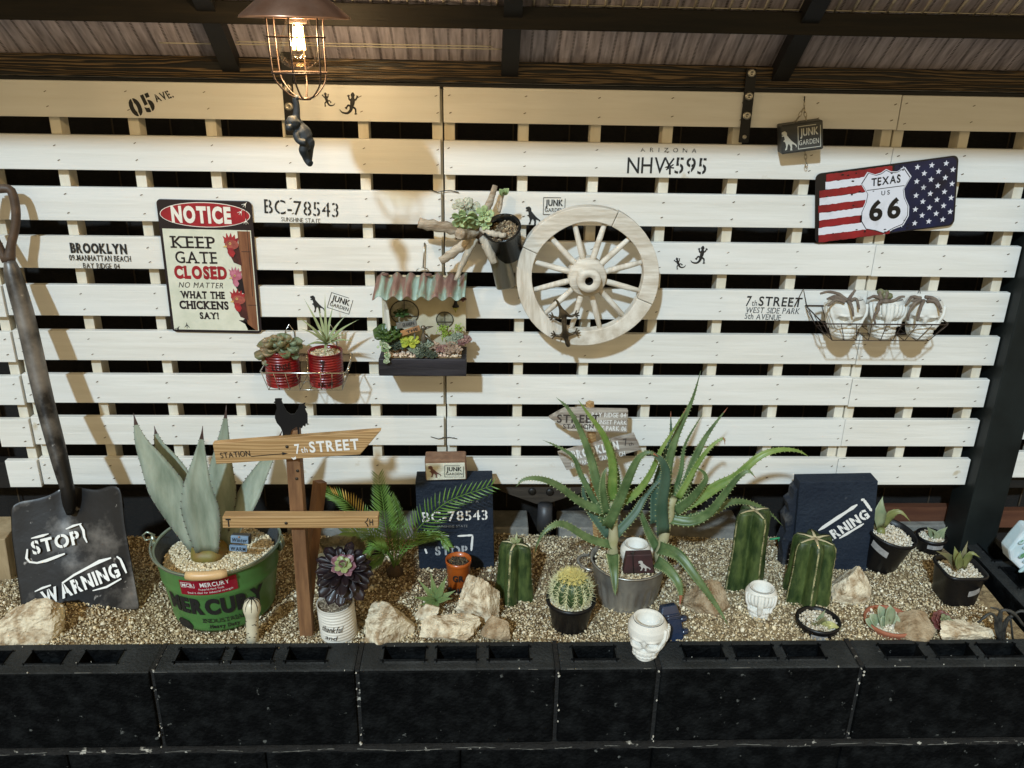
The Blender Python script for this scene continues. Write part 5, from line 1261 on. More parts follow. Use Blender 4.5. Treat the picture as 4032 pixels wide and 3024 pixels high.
mb = MB(); a_, b_ = P(542,986,Y1-.0004), P(612,980,Y1-.0004); mb.tube([a_, b_], .0008, 5, flat=.3, ref=(0,1,0)); mb.prism([(b_.x-.002,b_.z-.003),(b_.x+.008,b_.z+.0005),(b_.x-.002,b_.z+.003)], Y1-.0006, Y1); mb.build('painted_arrow', ink, sp_)
mb = MB(); mb.prism([(P(634+a,990-b,Y1).x, P(634+a,990-b,Y1).z) for a, b in ((-5,2),(0,-3),(6,-1),(5,4),(0,1))], Y1-.0005, Y1); mb.build('paint_drip', ink_w, sp_)
pts = board([(480,1116),(817,1116),(817,1141),(481,1141)], .022, lw, 'lower straight board seen from above')
Y2 = YB1-.0225
btext('T', (488,1129), (499,1129), 19, ink, Y2, bold=.03); btext('H', (798,1128), (806,1128), 15, ink, Y2, bold=.02)
mb = MB(); mb.tube([P(795,1119,Y2-.0004), P(792,1126,Y2-.0004), P(788,1128,Y2-.0004), P(792,1131,Y2-.0004), P(795,1138,Y2-.0004)], .0010, 5, flat=.3, ref=(0,1,0)); mb.build('lettering', ink, sp_)
mb = MB()
for vx, vy in ((643,1017),(641,1034),(620,965),(618,1130)): mb.lathe([(.0032,0),(.0028,.0012),(0,.0013)], 10, P(vx, vy, SY-.0137 if vy > 1000 and vy < 1100 else (Y1 if vy < 1000 else Y2)), axis='y')
mb.build('screw_head', M('dark_screw', (.05,.04,.03), .5, metal=.6), sp_)
RO_ = [(800,138),(825,140),(822,158),(840,200),(862,240),(890,262),(925,262),(950,225),(960,190),(1012,172),(1003,192),(1018,212),(1005,218),(1027,265),(1028,340),(1015,335),(1010,360),(995,350),(985,372),(960,365),(965,430),(955,432),(945,360),(925,372),(905,385),(890,425),(870,430),(850,415),(845,435),(832,430),(830,400),(815,365),(785,330),(770,290),(772,250),(785,215),(778,178),(760,168),(772,160),(770,140)]
mb = MB(); q = [P((700+x*.4973)/KP, (1500+y*.4973)/KP, SY-.016) for x, y in RO_]; mb.prism([(p_.x, p_.z) for p_ in q], SY-.0175, SY-.014); mb.build('rooster_cutout', black_steel, sp_)
# ================================================================ bed: pots
blackpot = M('black_plastic_pot', (.006,.006,.007), .4, spec=.3, bump=.15, scale=60)
PUMICE = [(.72,.66,.54),(.80,.76,.66),(.62,.54,.40),(.50,.42,.30)]
def potplace(vxc, vy_front, rb, sink=.0):
    """ground point under the pot's centre, from where its lower front edge shows in the picture"""
    p_ = ground(vxc, vy_front); p_.y += rb; p_.z = zbed(p_.x, p_.y)-sink; return p_
def round_pot(name, label, cat, p_, rb, rt, h, mat, fillpal=PUMICE, tilt=(0,0,0), rim=.003, fillz=.86, soilc=soil, gs=(.0014,.0036), group=None, density=1.):
    t = thing(name, label, cat, p_, tilt, group)
    mb = MB(); mb.lathe([(0,0),(rb*.96,0),(rb,.003),(rt*.97,h-.012),(rt,h-.010),(rt+rim,h-.008),(rt+rim,h),(rt-.001,h),(rt-.003,h*.8)], 36, close=True); mb.build('pot', mat, t, world=False)
    rf = rb+(rt-rb)*fillz-.003; mb = MB(); mb.lathe([(0,h*fillz+.003),(rf,h*fillz-.001)], 24); mb.build('potting_soil', soilc, t, world=False)
    n_ = int(PI*rf*rf/(.003**2)*1.5*density); q = rng.uniform(-rf, rf, (n_, 2)); q = q[(q**2).sum(1) < (rf*.97)**2]; d_ = np.sqrt((q**2).sum(1))/rf
    pebbles('pot_gravel', np.concatenate([q, (h*fillz+.003-.004*d_+rng.uniform(0,.003,len(q)))[:,None]], 1), rng.uniform(gs[0], gs[1], len(q)), fillpal, t, world=False)
    return t
def hpot(p_, rt, vy_top_front):     # height so that the front of the rim shows at that picture row
    return hz(p_.x, p_.y-rt, vy_top_front)-p_.z

# ---------------- green bucket with the agave
rb, rt = .106, .129
p_ = potplace(458, 1370, rb, .0); h = hpot(p_, rt, 1243)
bk_ = thing('planted_bucket', 'green metal bucket with a wooden bail grip, lettered MERCURY, holding the big agave', 'bucket', p_)
green = M('green_enamel', (.085,.215,.060), .38, col2=(.060,.165,.045), scale=6, speck=((.02,.045,.018), 30, .70), coat=.15); inner = M('grey_lining', (.035,.042,.048), .6, bump=.6, scale=70)
mb = MB(); pr = [(0,0),(rb-.003,0),(rb,.004)]
for i in range(25):
    f = i/24; pr.append((rb+(rt-rb)*f+.0018*math.exp(-((f-.62)/.02)**2)+.0018*math.exp(-((f-.66)/.02)**2)+.002*math.exp(-((f-.06)/.03)**2), .004+(h-.006)*f))
mb.lathe(pr, 64, close=True); mb.build('bucket_side', green, bk_, world=False)
mb = MB(); mb.lathe([(rt-.001,h-.004),(rt-.004,h-.006),(rt-.014,h*.72)], 64, close=True); mb.f.pop(0) if len(mb.f[0]) > 4 else None; mb.f = [f for f in mb.f if len(f) == 4]; mb.m = mb.m[:len(mb.f)]; mb.sm = mb.sm[:len(mb.f)]; mb.build('lining', inner, bk_, world=False)
mb = MB(); mb.tube([((rt+.001)*math.cos(2*PI*k/64), (rt+.001)*math.sin(2*PI*k/64), h-.002) for k in range(65)], .0034, 8, cap=False); mb.build('rim', M('galvanised_rim', (.30,.38,.30), .3, metal=.7), bk_, world=False)
rf = rt-.013; zf_ = h*.80
mb = MB(); mb.lathe([(0,zf_+.008),(rf,zf_-.004)], 32); mb.build('potting_soil', soil, bk_, world=False)
q = rng.uniform(-rf, rf, (7000, 2)); q = q[(q**2).sum(1) < (rf*.98)**2]; dd = np.sqrt((q**2).sum(1))/rf
pebbles('pot_gravel', np.concatenate([q, (zf_+.008-.012*dd+rng.uniform(0,.003,len(q)))[:,None]], 1), rng.uniform(.0018,.0042,len(q)), PAL[:2]+[PAL[5],PAL[6],(.66,.54,.34)], bk_, world=False)
def bucket_fn(a, b, c):
    f = b/h; R = rb+(rt-rb)*f+.0020; th = a/R; return Vector((R*math.sin(th), -R*math.cos(th)+c*.5, b))
text('MERCURY', .216, .037, ink, bk_, .018, h*.47, 0, .0, bold=.06, gap=.10, fn=bucket_fn)
text('INDUSTRIAL', .088, .011, ink, bk_, .032, h*.23, 0, bold=.0, fn=bucket_fn, serif=True); text('Heavy Duty', .060, .010, ink, bk_, .030, h*.13, 0, bold=.03, fn=bucket_fn)
stk = M('red_sticker', (.26,.008,.022), .35); mb = MB(); n_ = 14
for i in range(n_):
    a0, a1 = -.060+.118*i/n_+.012, -.060+.118*(i+1)/n_+.012
    vs = [bucket_fn(a, z+ (a-.0)*.06, -.0016) for a, z in ((a0,h*.68),(a1,h*.68),(a1,h*.92),(a0,h*.92))]; mb.add(vs, [(0,1,2,3)])
mb.build('sticker', stk, bk_, world=False)
stf = lambda a, b, c: bucket_fn(a, b, -.0032)
frame_lines(-.030, h*.835, .030, .013, .0009, ink_w, bk_, 0, .06, name='sticker_frame', fn=stf)
text('MCR', .024, .008, ink_w, bk_, -.030, h*.835, 0, .06, bold=.02, fn=stf); text('MERCURY', .058, .0105, ink_w, bk_, .026, h*.86, 0, .06, bold=.015, fn=stf)
text('Powerful Hand Tools', .050, .005, ink_w, bk_, .018, h*.785, 0, .06, fn=stf); text('Steel is ideal for industrial strength', .092, .005, ink_w, bk_, .014, h*.73, 0, .06, fn=stf)
mb = MB(); pl_ = [bucket_fn(-.058+a, h*.11+b, -.001) for a, b in ((-.018,-.012),(.016,-.014),(.020,0),(.010,.012),(-.012,.014),(-.022,.002))]; mb.add(pl_, [tuple(range(6))]); mb.build('printed_badge', ink, bk_, world=False)
# bail: two ears, wire hanging over the front, wooden grip
wv = M('bail_wire', (.30,.36,.30), .3, metal=.8)
mb = MB(); bail = []
for k in range(33):
    a = PI-PI*k/32; bail.append(((rt+.006)*math.cos(a), -(rt+.008)*math.sin(a)*1.0, h+.010-.006*math.sin(a)))
lt = Vector(bail[0]); 
mb.tube([lt+Vector((.004,0,.004)), lt+Vector((-.012,0,.012)), lt+Vector((-.022,0,.004)), lt+Vector((-.018,0,-.008)), lt+Vector((-.004,0,-.006))]+[Vector(b) for b in bail[1:]], .0022, 8)
for sx in (-1, 1): mb.tube([(sx*(rt+.001),0,h-.022),(sx*(rt+.007),0,h-.006),(sx*(rt+.008),0,h+.014)], [.006,.007,.003], 8)
mb.build('bail', wv, bk_, world=False)
mb = MB(); gp = [Vector(b) for b in bail[14:21]]
gp = [g+Vector((.004,-.006,.004)) for g in gp]; mb.tube(gp, [.0085,.0098,.0098,.0098,.0098,.0098,.0085], 16); mb.build('wooden_grip', M('pale_grip_wood', (.55,.35,.16), .4, col2=(.66,.45,.23), scale=16, stretch=(.4,3,3)), bk_, world=False)

agm = M('blue_grey_agave', (.16,.20,.145), .5, col2=(.35,.39,.31), scale=26, bump=.3, stretch=(1.6,1,.35), thr=(.3,.7), detail=8, sss=.05); agy = M('yellow_leaf_base', (.20,.18,.04), .55, col2=(.20,.11,.025), scale=22, bump=.4); thorn = M('dark_thorn', (.05,.025,.02), .5)
ag = thing('agave', 'large blue-grey agave with broad upright spiny leaves in the green bucket', 'plant', (p_.x, p_.y, p_.z+zf_))
ay = p_.y-.015
def AL(name, pts, w_, ys, mats=agm, **k):
    n_ = len(pts); w3 = [P(a, b, np.interp(i/(n_-1), np.linspace(0,1,len(ys)), ys)) for i, (a, b) in enumerate(pts)]
    mb = MB(); mb.leaf(w3, w_, 18, 'agave', k.pop('thick', .10), ref=k.pop('ref', (0,-1,.25)), cup=k.pop('cup', .28), teeth=k.pop('teeth', 18), tooth=.0045, tmi=1)
    for fi in range(8*16, 8*18): mb.m[fi] = 1
    o = mb.build(name, [mats, thorn], ag)
AL('leaf', [(434,1182),(385,1090),(340,1010),(305,950),(288,892)], .039, [ay+.01, ay+.03, ay+.05])
AL('leaf', [(436,1168),(405,1080),(375,1010),(345,960),(333,920)], .033, [ay+.035, ay+.06, ay+.08])
AL('leaf', [(466,1172),(478,1090),(480,1010),(485,940),(489,875)], .033, [ay+.03, ay+.06, ay+.075])
AL('leaf', [(484,1176),(525,1100),(560,1030),(590,975),(612,925)], .026, [ay+.02, ay+.06, ay+.08], ref=(-.4,-1,.2))
AL('leaf', [(450,1190),(442,1120),(432,1050),(434,985),(438,920)], .039, [ay-.018, ay-.030, ay-.020], cup=.45)
mb = MB(); c_ = ag.location; ab = P(447,1168,ay)
mb.lathe([(.0,-.014),(.030,-.010),(.041,.002),(.039,.012),(.030,.022),(.0,.024)], 24, (ab.x, ay+.008, c_.z+.006), fn=lambda a, z: 1+.05*math.sin(a*5)); mb.build('heart', [agy], ag)
# little hanging tag "Winter WARM"
tg = thing('plant_tag', 'small blue block tag lettered Winter warm stuck in the bucket beside the agave', 'tag', tuple(P(520,1190,ay-.02)))
mb = MB(); yy = ay-.03
q0 = P(519,1165,yy); mb.box((q0.x, yy+.01, q0.z-.004), (.038,.012,.020), rot=(0,.05,0)); mb.build('dark_block', M('dark_tag_wood', (.05,.045,.04), .6), tg, bevel=.001)
blu = M('tag_blue', (.16,.26,.40), .6, col2=(.24,.34,.46), scale=40)
for i, (vy, s_) in enumerate(((1165,'Winter'),(1184,'WARM'))):
    q0 = P(518-i*3,vy,yy); mb = MB(); mb.box((q0.x, yy, q0.z), (.036,.006,.016 if i == 0 else .013), rot=(0,.08,0)); mb.build('blue_plate', blu, tg, bevel=.0008)
    text(s_, .031, .009, ink, tg, q0.x-tg.location.x, q0.z-tg.location.z, yy-.0032-tg.location.y, -.08, bold=.02, shear=.2 if i == 0 else 0)
mb = MB(); q0 = P(517,1158,yy); mb.lathe([(.0022,0),(.0018,.0015),(0,.002)], 10, (q0.x, yy-.004, q0.z), axis='y'); mb.build('copper_nail', copper, tg)

# ---------------- aeonium in the white can
rc = .0375; p_ = potplace(728, 1392, rc, .012); h = hpot(p_, rc, 1322)
wcan = M('white_can_paint', (.66,.64,.58), .45, col2=(.38,.34,.27), scale=16, thr=(.45,.8), bump=.2)
ac = can('planted_can', 'white ribbed tin can with hand lettering holding the black aeonium by the signpost', 'can', p_, rc, h, wcan, n_r=13, tilt=(.02,-.05,0), fillpal=[(.25,.2,.14),(.12,.09,.06),(.4,.34,.25)], rib=.0012)
cf = cyl(rc+.0006); text('thankful', .046, .015, ink, ac, -.006, h*.56, -.0012, -.06, bold=.005, shear=.3, fn=cf); text('and', .026, .011, ink, ac, -.010, h*.34, -.0012, -.04, shear=.3, fn=cf)
aem = M('black_aeonium', (.007,.004,.006), .42, spec=.35, col2=(.020,.010,.013), scale=18, coat=.1); aeg = M('aeonium_heart', (.20,.30,.09), .4, col2=(.35,.36,.18), scale=60); aep = M('aeonium_pink', (.16,.06,.085), .35, col2=(.28,.15,.17), scale=40)
ae = thing('aeonium', 'almost black aeonium rosette with a green heart growing from the white can', 'plant', (p_.x, p_.y, p_.z+h))
c_ = P(742, 1228, p_.y-.01); ax = (.0,-.62,1)
mb = MB(); mb.tube([(p_.x, p_.y, p_.z+h-.012), c_+Vector((0,.004,-.02)), c_], [.006,.006,.010], 8); mb.build('stem', M('brown_stem', (.10,.07,.045), .8), ae)
rosette('outer_leaves', c_, .061, 30, aem, ae, up=.30, w=.17, axis=ax, seed=3, layers=3, thick=.10, rmin=.6, segs=7, droop=.12)
rosette('lower_leaves', c_+Vector((0,-.004,-.012)), .058, 12, aem, ae, up=-.25, w=.21, axis=ax, seed=9, layers=1, thick=.10, droop=.25, segs=7)
rosette('inner_leaves', c_+Vector((0,-.004,.008)), .027, 11, aep, ae, up=.75, w=.34, axis=ax, seed=5, layers=2, thick=.10, rmin=.7)
rosette('heart', c_+Vector((0,-.006,.012)), .019, 16, aeg, ae, up=.8, w=.38, axis=ax, seed=6, layers=3, thick=.12)

# ---------------- cycad
fr_g = M('cycad_green', (.065,.15,.022), .38, col2=(.15,.27,.055), scale=18); fr_y = M('cycad_yellow', (.40,.22,.04), .5, col2=(.50,.40,.10), scale=20)
cb = ground(853, 1240); cy = thing('cycad', 'young cycad with feathery green fronds, one tipped yellow, left of the blue block', 'plant', tuple(cb))
mb = MB(); mb.lathe([(0,-.01),(.018,-.004),(.020,.008),(.012,.022),(0,.028)], 14, cb, fn=lambda a, z: 1+.15*math.sin(a*7)); mb.build('trunk', M('cycad_trunk', (.06,.04,.025), .9, bump=1, scale=60), cy)
def frond(pts, ys, wl, nrm=(0,-1,.3), yel=None, n_=18, start=.20):
    n0 = len(pts); w3 = [P(a, b, cb.y+np.interp(i/(n0-1), np.linspace(0,1,len(ys)), ys)) for i, (a, b) in enumerate(pts)]; w3[0] = cb+Vector((0,0,.012))
    cp = catmull(w3, n_*2); mb = MB(); mb.tube(cp, [.0020*(1-.7*i/(n_*2)) for i in range(n_*2+1)], 5)
    for i in range(int(n_*2*start), n_*2+1):
        u = i/(n_*2); t_ = (cp[min(i+1,n_*2)]-cp[max(i-1,0)]).normalized(); sd = t_.cross(Vector(nrm)).normalized(); up_ = sd.cross(t_)
        L_ = wl*(math.sin(min(1, (u-start)/.25)*PI/2))*(1-.55*max(0,(u-.55)/.45))*random.uniform(.92,1.05)
        for sg in (-1, 1):
            d_ = (sd*sg*.72+t_*(.62+.35*u)+up_*random.uniform(-.05,.22)).normalized(); p0 = cp[i]; p2 = p0+d_*L_
            mi = 1 if yel and yel(u, sg) else 0
            mb.leaf([p0, p0.lerp(p2,.5)+up_*L_*.06, p2], .0015, 3, 'lens', .3, ref=nrm, cup=.3, mi=mi)
    mb.build('frond', [fr_g, fr_y], cy)
frond([(853,1225),(868,1190),(905,1140),(965,1085),(1060,1050)], [0,-.01,-.04,-.06], .058)
frond([(853,1225),(846,1190),(834,1140),(828,1090),(818,1030)], [0,-.01,-.02,0], .052)
frond([(853,1225),(830,1180),(790,1130),(750,1085),(708,1062)], [0,.0,.0,.0], .045, yel=lambda u, s: s > 0 and .50 < u < .93 and random.random() < .65)
frond([(853,1225),(840,1195),(812,1168),(780,1152),(742,1150)], [0,-.03,-.05,-.06], .035, nrm=(0,-.6,1))
frond([(853,1225),(880,1185),(915,1160),(945,1155),(968,1180)], [0,.02,.03,.02], .035, nrm=(0,-.7,.8))
frond([(853,1225),(846,1210),(835,1190),(815,1180),(795,1195)], [0,-.04,-.07,-.08], .034, nrm=(0,-.5,1))
frond([(853,1225),(856,1190),(862,1150),(856,1110),(846,1075)], [0,.03,.05,.06], .036)
frond([(853,1225),(845,1205),(830,1195),(812,1215),(800,1225)], [0,-.03,-.06,-.07], .028, nrm=(0,-.4,1))

# ---------------- navy blocks
navyb = M('navy_block_paint', (.010,.016,.029), .75, col2=(.019,.028,.044), scale=12, bump=.9, bscale=120, spec=.25, speck=((.05,.06,.075), 60, .70))
def slab(label, corners, yf, th, mat, name='painted_block', lean=0., cat='block'):
    pts = [P(a, b, yf) for a, b in corners]; c_ = sum(pts, Vector())/len(pts); t = thing(name, label, cat, (c_.x, yf, min(p.z for p in pts)))
    mb = MB(); mb.prism([(p.x, p.z) for p in pts], yf, yf+th); mb.build('block_body', mat, t, bevel=.0015); return t
bl = slab('navy painted concrete slab with BC-78543 and STOP stencils standing behind the orange mug', [(897,1042),(1064,1040),(1068,1236),(906,1236)], -.085, .055, navyb)
def st_(t, s_, v0, v1, hpx, yf, **k):
    a, b = P(*v0, yf), P(*v1, yf); w_ = (b-a).length; c_ = (a+b)/2; r = math.atan2(b.z-a.z, b.x-a.x)
    return text(s_, w_, hpx*.00100, k.pop('mat', ink_w), t, c_.x-t.location.x, c_.z-t.location.z, yf-t.location.y, r, **k)
yb_ = -.0856
st_(bl, 'BC-78543', (912,1117), (1053,1112), 25, yb_, stencil=True, bold=.01); st_(bl, 'ARIZONA', (945,1084), (1034,1083), 6, yb_, gap=1.2, stencil=True, mat=M('faint_white', (.20,.21,.22), .7)); st_(bl, 'SUNSHINE STATE', (945,1137), (1010,1136), 6, yb_, mat=M('faint_white', (.20,.21,.22), .7))
st_(bl, 'STOP', (940,1190), (1010,1188), 22, yb_, stencil=True, bold=.04, mat=M('worn_white', (.40,.41,.42), .7))
mb = MB()
def bar(t, x0, y0, x1, y1, w_, yf, jit=1.):
    n0 = 8; pts = [(x0+(x1-x0)*i/n0, y0+(y1-y0)*i/n0) for i in range(n0+1)]; d = Vector((x1-x0, y1-y0)).normalized(); vs = []
    for i, (a, b) in enumerate(pts):
        q = w_*(1+.35*jit*(random.random()-.5))*(.4 if i in (0, n0) else 1); vs += [P(a-d.y*q, b+d.x*q, yf), P(a+d.y*q, b-d.x*q, yf)]
    mb = MB(); mb.add(vs, [(2*i, 2*i+1, 2*i+3, 2*i+2) for i in range(n0)]); mb.build('stencil_stroke', ink_w, t)
bar(bl, 927,1161, 970,1158, 2, yb_); bar(bl, 988,1158, 1022,1156, 2, yb_); bar(bl, 1021,1156, 1018,1190, 2.4, yb_); bar(bl, 918,1185, 922,1196, 2, yb_)
kb = thing('painted_brick', 'small weathered brick painted cream with a dinosaur and JUNK GARDEN, lying on the navy slab', 'brick', tuple(P(962,1035,-.078)))
pts = [P(a, b, -.082) for a, b in ((919,1001),(1004,999),(1006,1034),(922,1037))]; mb = MB(); mb.prism([(p.x, p.z) for p in pts], -.0835, -.0815); mb.build('painted_face', M('cream_chipped', (.55,.55,.44), .8, col2=(.66,.66,.56), scale=50, bump=.8), kb, bevel=.001)
pts = [P(a, b, -.080) for a, b in ((917,993),(1006,992),(1008,1036),(920,1038))]; mb = MB(); mb.prism([(p.x, p.z) for p in pts], -.0815, -.036); mb.build('brick', M('brown_brick', (.16,.085,.05), .85, col2=(.24,.14,.085), scale=40, bump=1.2), kb, bevel=.003)
x, z = P(939,1019,-.084).x-kb.location.x, P(939,1019,-.084).z-kb.location.z; poly2d(DINO, x, z, .030, .030, M('rust_stencil', (.13,.06,.05), .8), kb, -.0840-kb.location.y)
c2_ = P(981,1018,-.084); junk(kb, (c2_.x-kb.location.x, c2_.z-kb.location.z), .044, .030, 0, y=-.0842-kb.location.y)
br2 = slab('broken navy slab stencilled WARNING, tilted behind the potted agaves at the right', [(1728,1042),(1897,1039),(1890,1120),(1878,1236),(1722,1242),(1714,1190),(1720,1130)], -.100, .042, navyb)
pts = [P(a, b, -.088) for a, b in ((1727,1052),(1716,1062),(1713,1080),(1702,1088),(1706,1108),(1695,1122),(1698,1150),(1688,1172),(1692,1200),(1688,1232),(1722,1238),(1730,1140))]; mb = MB(); mb.prism([(q.x, q.z) for q in pts], -.088, -.050); mb.build('broken_edge', M('broken_navy_edge', (.010,.015,.026), .9, col2=(.10,.095,.085), scale=26, bump=3, thr=(.5,.75)), br2, bevel=.002)
st_(br2, 'WARNING', (1748,1186), (1874,1108), 25, -.1006, stencil=True, bold=.045)
bar(br2, 1768,1146, 1852,1090, 3.4, -.1008); bar(br2, 1860,1080, 1868,1079, 2.6, -.1008); bar(br2, 1866,1080, 1883,1104, 3., -.1008); bar(br2, 1813,1163, 1866,1131, 2.4, -.1008)

# ---------------- wooden arrow signs behind the aloe
grw = M('greyed_board', (.17,.13,.10), .8, col2=(.50,.46,.40), scale=16, stretch=(.5,3,8), bump=.5, detail=8)
aw = thing('arrow_sign', 'two greyed wooden arrow boards on a thin stake, half hidden behind the aloe', 'sign', tuple(ground(1290,1188)))
YA = -.055
for cs in ([(1186,903),(1221,884),(1357,887),(1355,935),(1229,931)], [(1205,980),(1371,939),(1384,972),(1224,1016)]):
    pts = [P(a, b, YA-.014) for a, b in cs]; mb = MB(); mb.prism([(p.x, p.z) for p in pts], YA-.014, YA); mb.build('board', grw, aw, bevel=.001)
mb = MB(); a_, b_ = P(1274,868,YA+.006), P(1292,1195,YA+.006); mb.tube([a_, b_], [.0095,.0095], 4, smooth=False); mb.build('stake', lw, aw)
wI = ink_w; dI = M('faded_black', (.045,.035,.03), .7)
def at_(s_, v0, v1, hpx, m_, **k): return st_(aw, s_, v0, v1, hpx, YA-.0146, mat=m_, **k)
at_('STREET', (1203,904), (1294,905), 19, dI, bold=.02); at_('STATION', (1216,921), (1282,921), 11, dI, bold=.01)
at_('BAY RIDGE 04', (1278,896), (1352,897), 11, wI, bold=.02, stencil=True); at_('05 SUNSET PARK', (1270,911), (1354,913), 10, wI, bold=.02, stencil=True); at_('MARINE PARK 06', (1266,924), (1353,926), 11, wI, bold=.03, stencil=True)
at_('BROOKLYN', (1235,984), (1336,961), 19, wI, bold=.06, stencil=True); at_('7', (1347,956), (1355,954), 18, dI, bold=.0); at_('th', (1358,960), (1368,958), 9, dI)
at_('09 MANHATTAN BEACH', (1234,1004), (1350,979), 11, wI, bold=.02, stencil=True)

# ---------------- galvanised pot with two aloes
zinc = M('galvanised_steel', (.46,.45,.41), .30, metal=.65, col2=(.25,.24,.22), scale=10, stretch=(2,2,1)); rb, rt = .066, .083
p_ = potplace(1362, 1325, rb, .004); h = hpot(p_, rt, 1252)
ap = thing('metal_planter', 'shiny galvanised pot with side ring handles holding the two aloes', 'pot', p_)
mb = MB(); mb.lathe([(0,0),(rb,0)]+[(rb+(rt-rb)*i/16, .002+(h-.004)*i/16) for i in range(17)]+[(rt+.0025,h-.003),(rt+.0025,h),(rt-.002,h),(rt-.004,h*.75)], 168, close=True, fn=lambda a, z: 1+(.022*math.sin(a*24) if .01 < z < h*.62 else 0)+(.008 if h*.66 < z < h*.70 else 0)); mb.build('pot', zinc, ap, world=False)
for sx in (-1, 1):
    mb = MB(); mb.tube([(sx*(rt+.002+.028*math.sin(PI*k/16)), -.030*math.cos(PI*k/16), h-.012+.004*math.sin(PI*k/16)) for k in range(17)], .0035, 8); mb.build('ring_handle', zinc, ap, world=False)
rf = rt-.005; zf_ = h*.86
mb = MB(); mb.lathe([(0,zf_+.004),(rf,zf_)], 28); mb.build('potting_soil', soil, ap, world=False)
q = rng.uniform(-rf, rf, (2600, 2)); q = q[(q**2).sum(1) < (rf*.97)**2]
pebbles('pot_gravel', np.concatenate([q, (zf_+.003+rng.uniform(0,.003,len(q)))[:,None]], 1), rng.uniform(.0014,.0036,len(q)), PAL, ap, world=False)
alm = M('aloe_green', (.048,.090,.030), .42, col2=(.125,.190,.075), scale=30, sss=.05); aly = M('aloe_young_green', (.10,.18,.032), .4, col2=(.20,.28,.07), scale=30, sss=.08); alb = M('aloe_blue_green', (.045,.095,.060), .45, col2=(.09,.15,.10), scale=10, sss=.05); alo = M('aloe_orange_tip', (.30,.10,.05), .5); stemw = M('aloe_stem', (.34,.33,.17), .6, col2=(.42,.40,.26), scale=30, bump=.4); alt = M('pale_tooth', (.25,.28,.12), .5)
yc0 = p_.y
def aloe(label, base, top, leaves):
    a_ = P(*base, yc0); a_.z = max(a_.z, p_.z+zf_-.01); t = thing('aloe', label, 'plant', tuple(a_), group='aloes in the galvanised pot')
    b_ = P(*top, yc0); mb = MB(); mb.tube(catmull([a_, (a_+b_)/2+Vector((.002,0,0)), b_], 8), [.0105*(1+.18*math.sin(i*2.4)) for i in range(9)], 12); mb.build('stem', stemw, t)
    for pts, wd, ys, m_, *tip in leaves:
        n0 = len(pts); w3 = [P(a, b, yc0+np.interp(i/(n0-1), np.linspace(0,1,len(ys)), ys)) for i, (a, b) in enumerate(pts)]
        mb = MB(); mb.leaf(w3, wd*.80, 20, 'aloe', .34, ref=(0,-.8,.6), cup=.4, teeth=26, tooth=.0046, tmi=1)
        me_m = [m_, alt]
        if tip:
            me_m.append(alo); nf = 0
            for fi in range(len(mb.f)):
                if fi < 160 and fi >= 160-8*tip[0]: mb.m[fi] = 2
        mb.build('leaf', me_m, t)
aloe('left aloe with upright toothed leaves, one sweeping out far left', (1324,1208), (1322,1085), [
    ([(1318,1108),(1259,1088),(1205,1049),(1164,1034),(1131,1036),(1114,1052)], .0125, [0,-.02,-.03], alm),
    ([(1325,1178),(1273,1164),(1219,1133),(1191,1137),(1167,1161),(1154,1197)], .0120, [0,-.03,-.05], alm),
    ([(1312,1100),(1288,1040),(1276,992),(1254,932),(1227,883),(1201,858)], .0150, [0,.03,.05], alm),
    ([(1322,1095),(1322,1050),(1322,998),(1303,940),(1270,894),(1249,864)], .0155, [.01,.02,.03], aly),
    ([(1308,1130),(1285,1085),(1254,1025),(1238,987),(1205,965),(1171,950)], .0100, [.02,.06,.07], alm),
    ([(1311,1138),(1336,1085),(1355,1038),(1371,1003),(1385,984),(1404,977),(1423,987)], .0150, [-.01,-.05,-.06], alm, 2),
    ([(1325,1095),(1371,1068),(1404,1025),(1426,976),(1453,932),(1484,879)], .0110, [.0,-.01,0], aly, 1),
    ([(1310,1110),(1302,1063),(1303,1030),(1311,1008)], .0110, [-.01,-.02,-.01], alm),
    ([(1335,1090),(1335,1040),(1328,990),(1317,943)], .0080, [.02,.04,.05], alm),
    ([(1330,1155),(1371,1109),(1390,1077),(1415,1048),(1450,1018)], .0125, [.0,.02,.03], alb),
    ([(1315,1158),(1278,1109),(1262,1075),(1258,1040)], .0130, [.02,.04,.05], alb),
    ([(1322,1198),(1325,1225),(1328,1258),(1329,1288)], .0160, [-.03,-.075,-.095], alm),
    ([(1330,1105),(1352,1075),(1375,1058),(1398,1046)], .0070, [0,.01,.01], aly)])
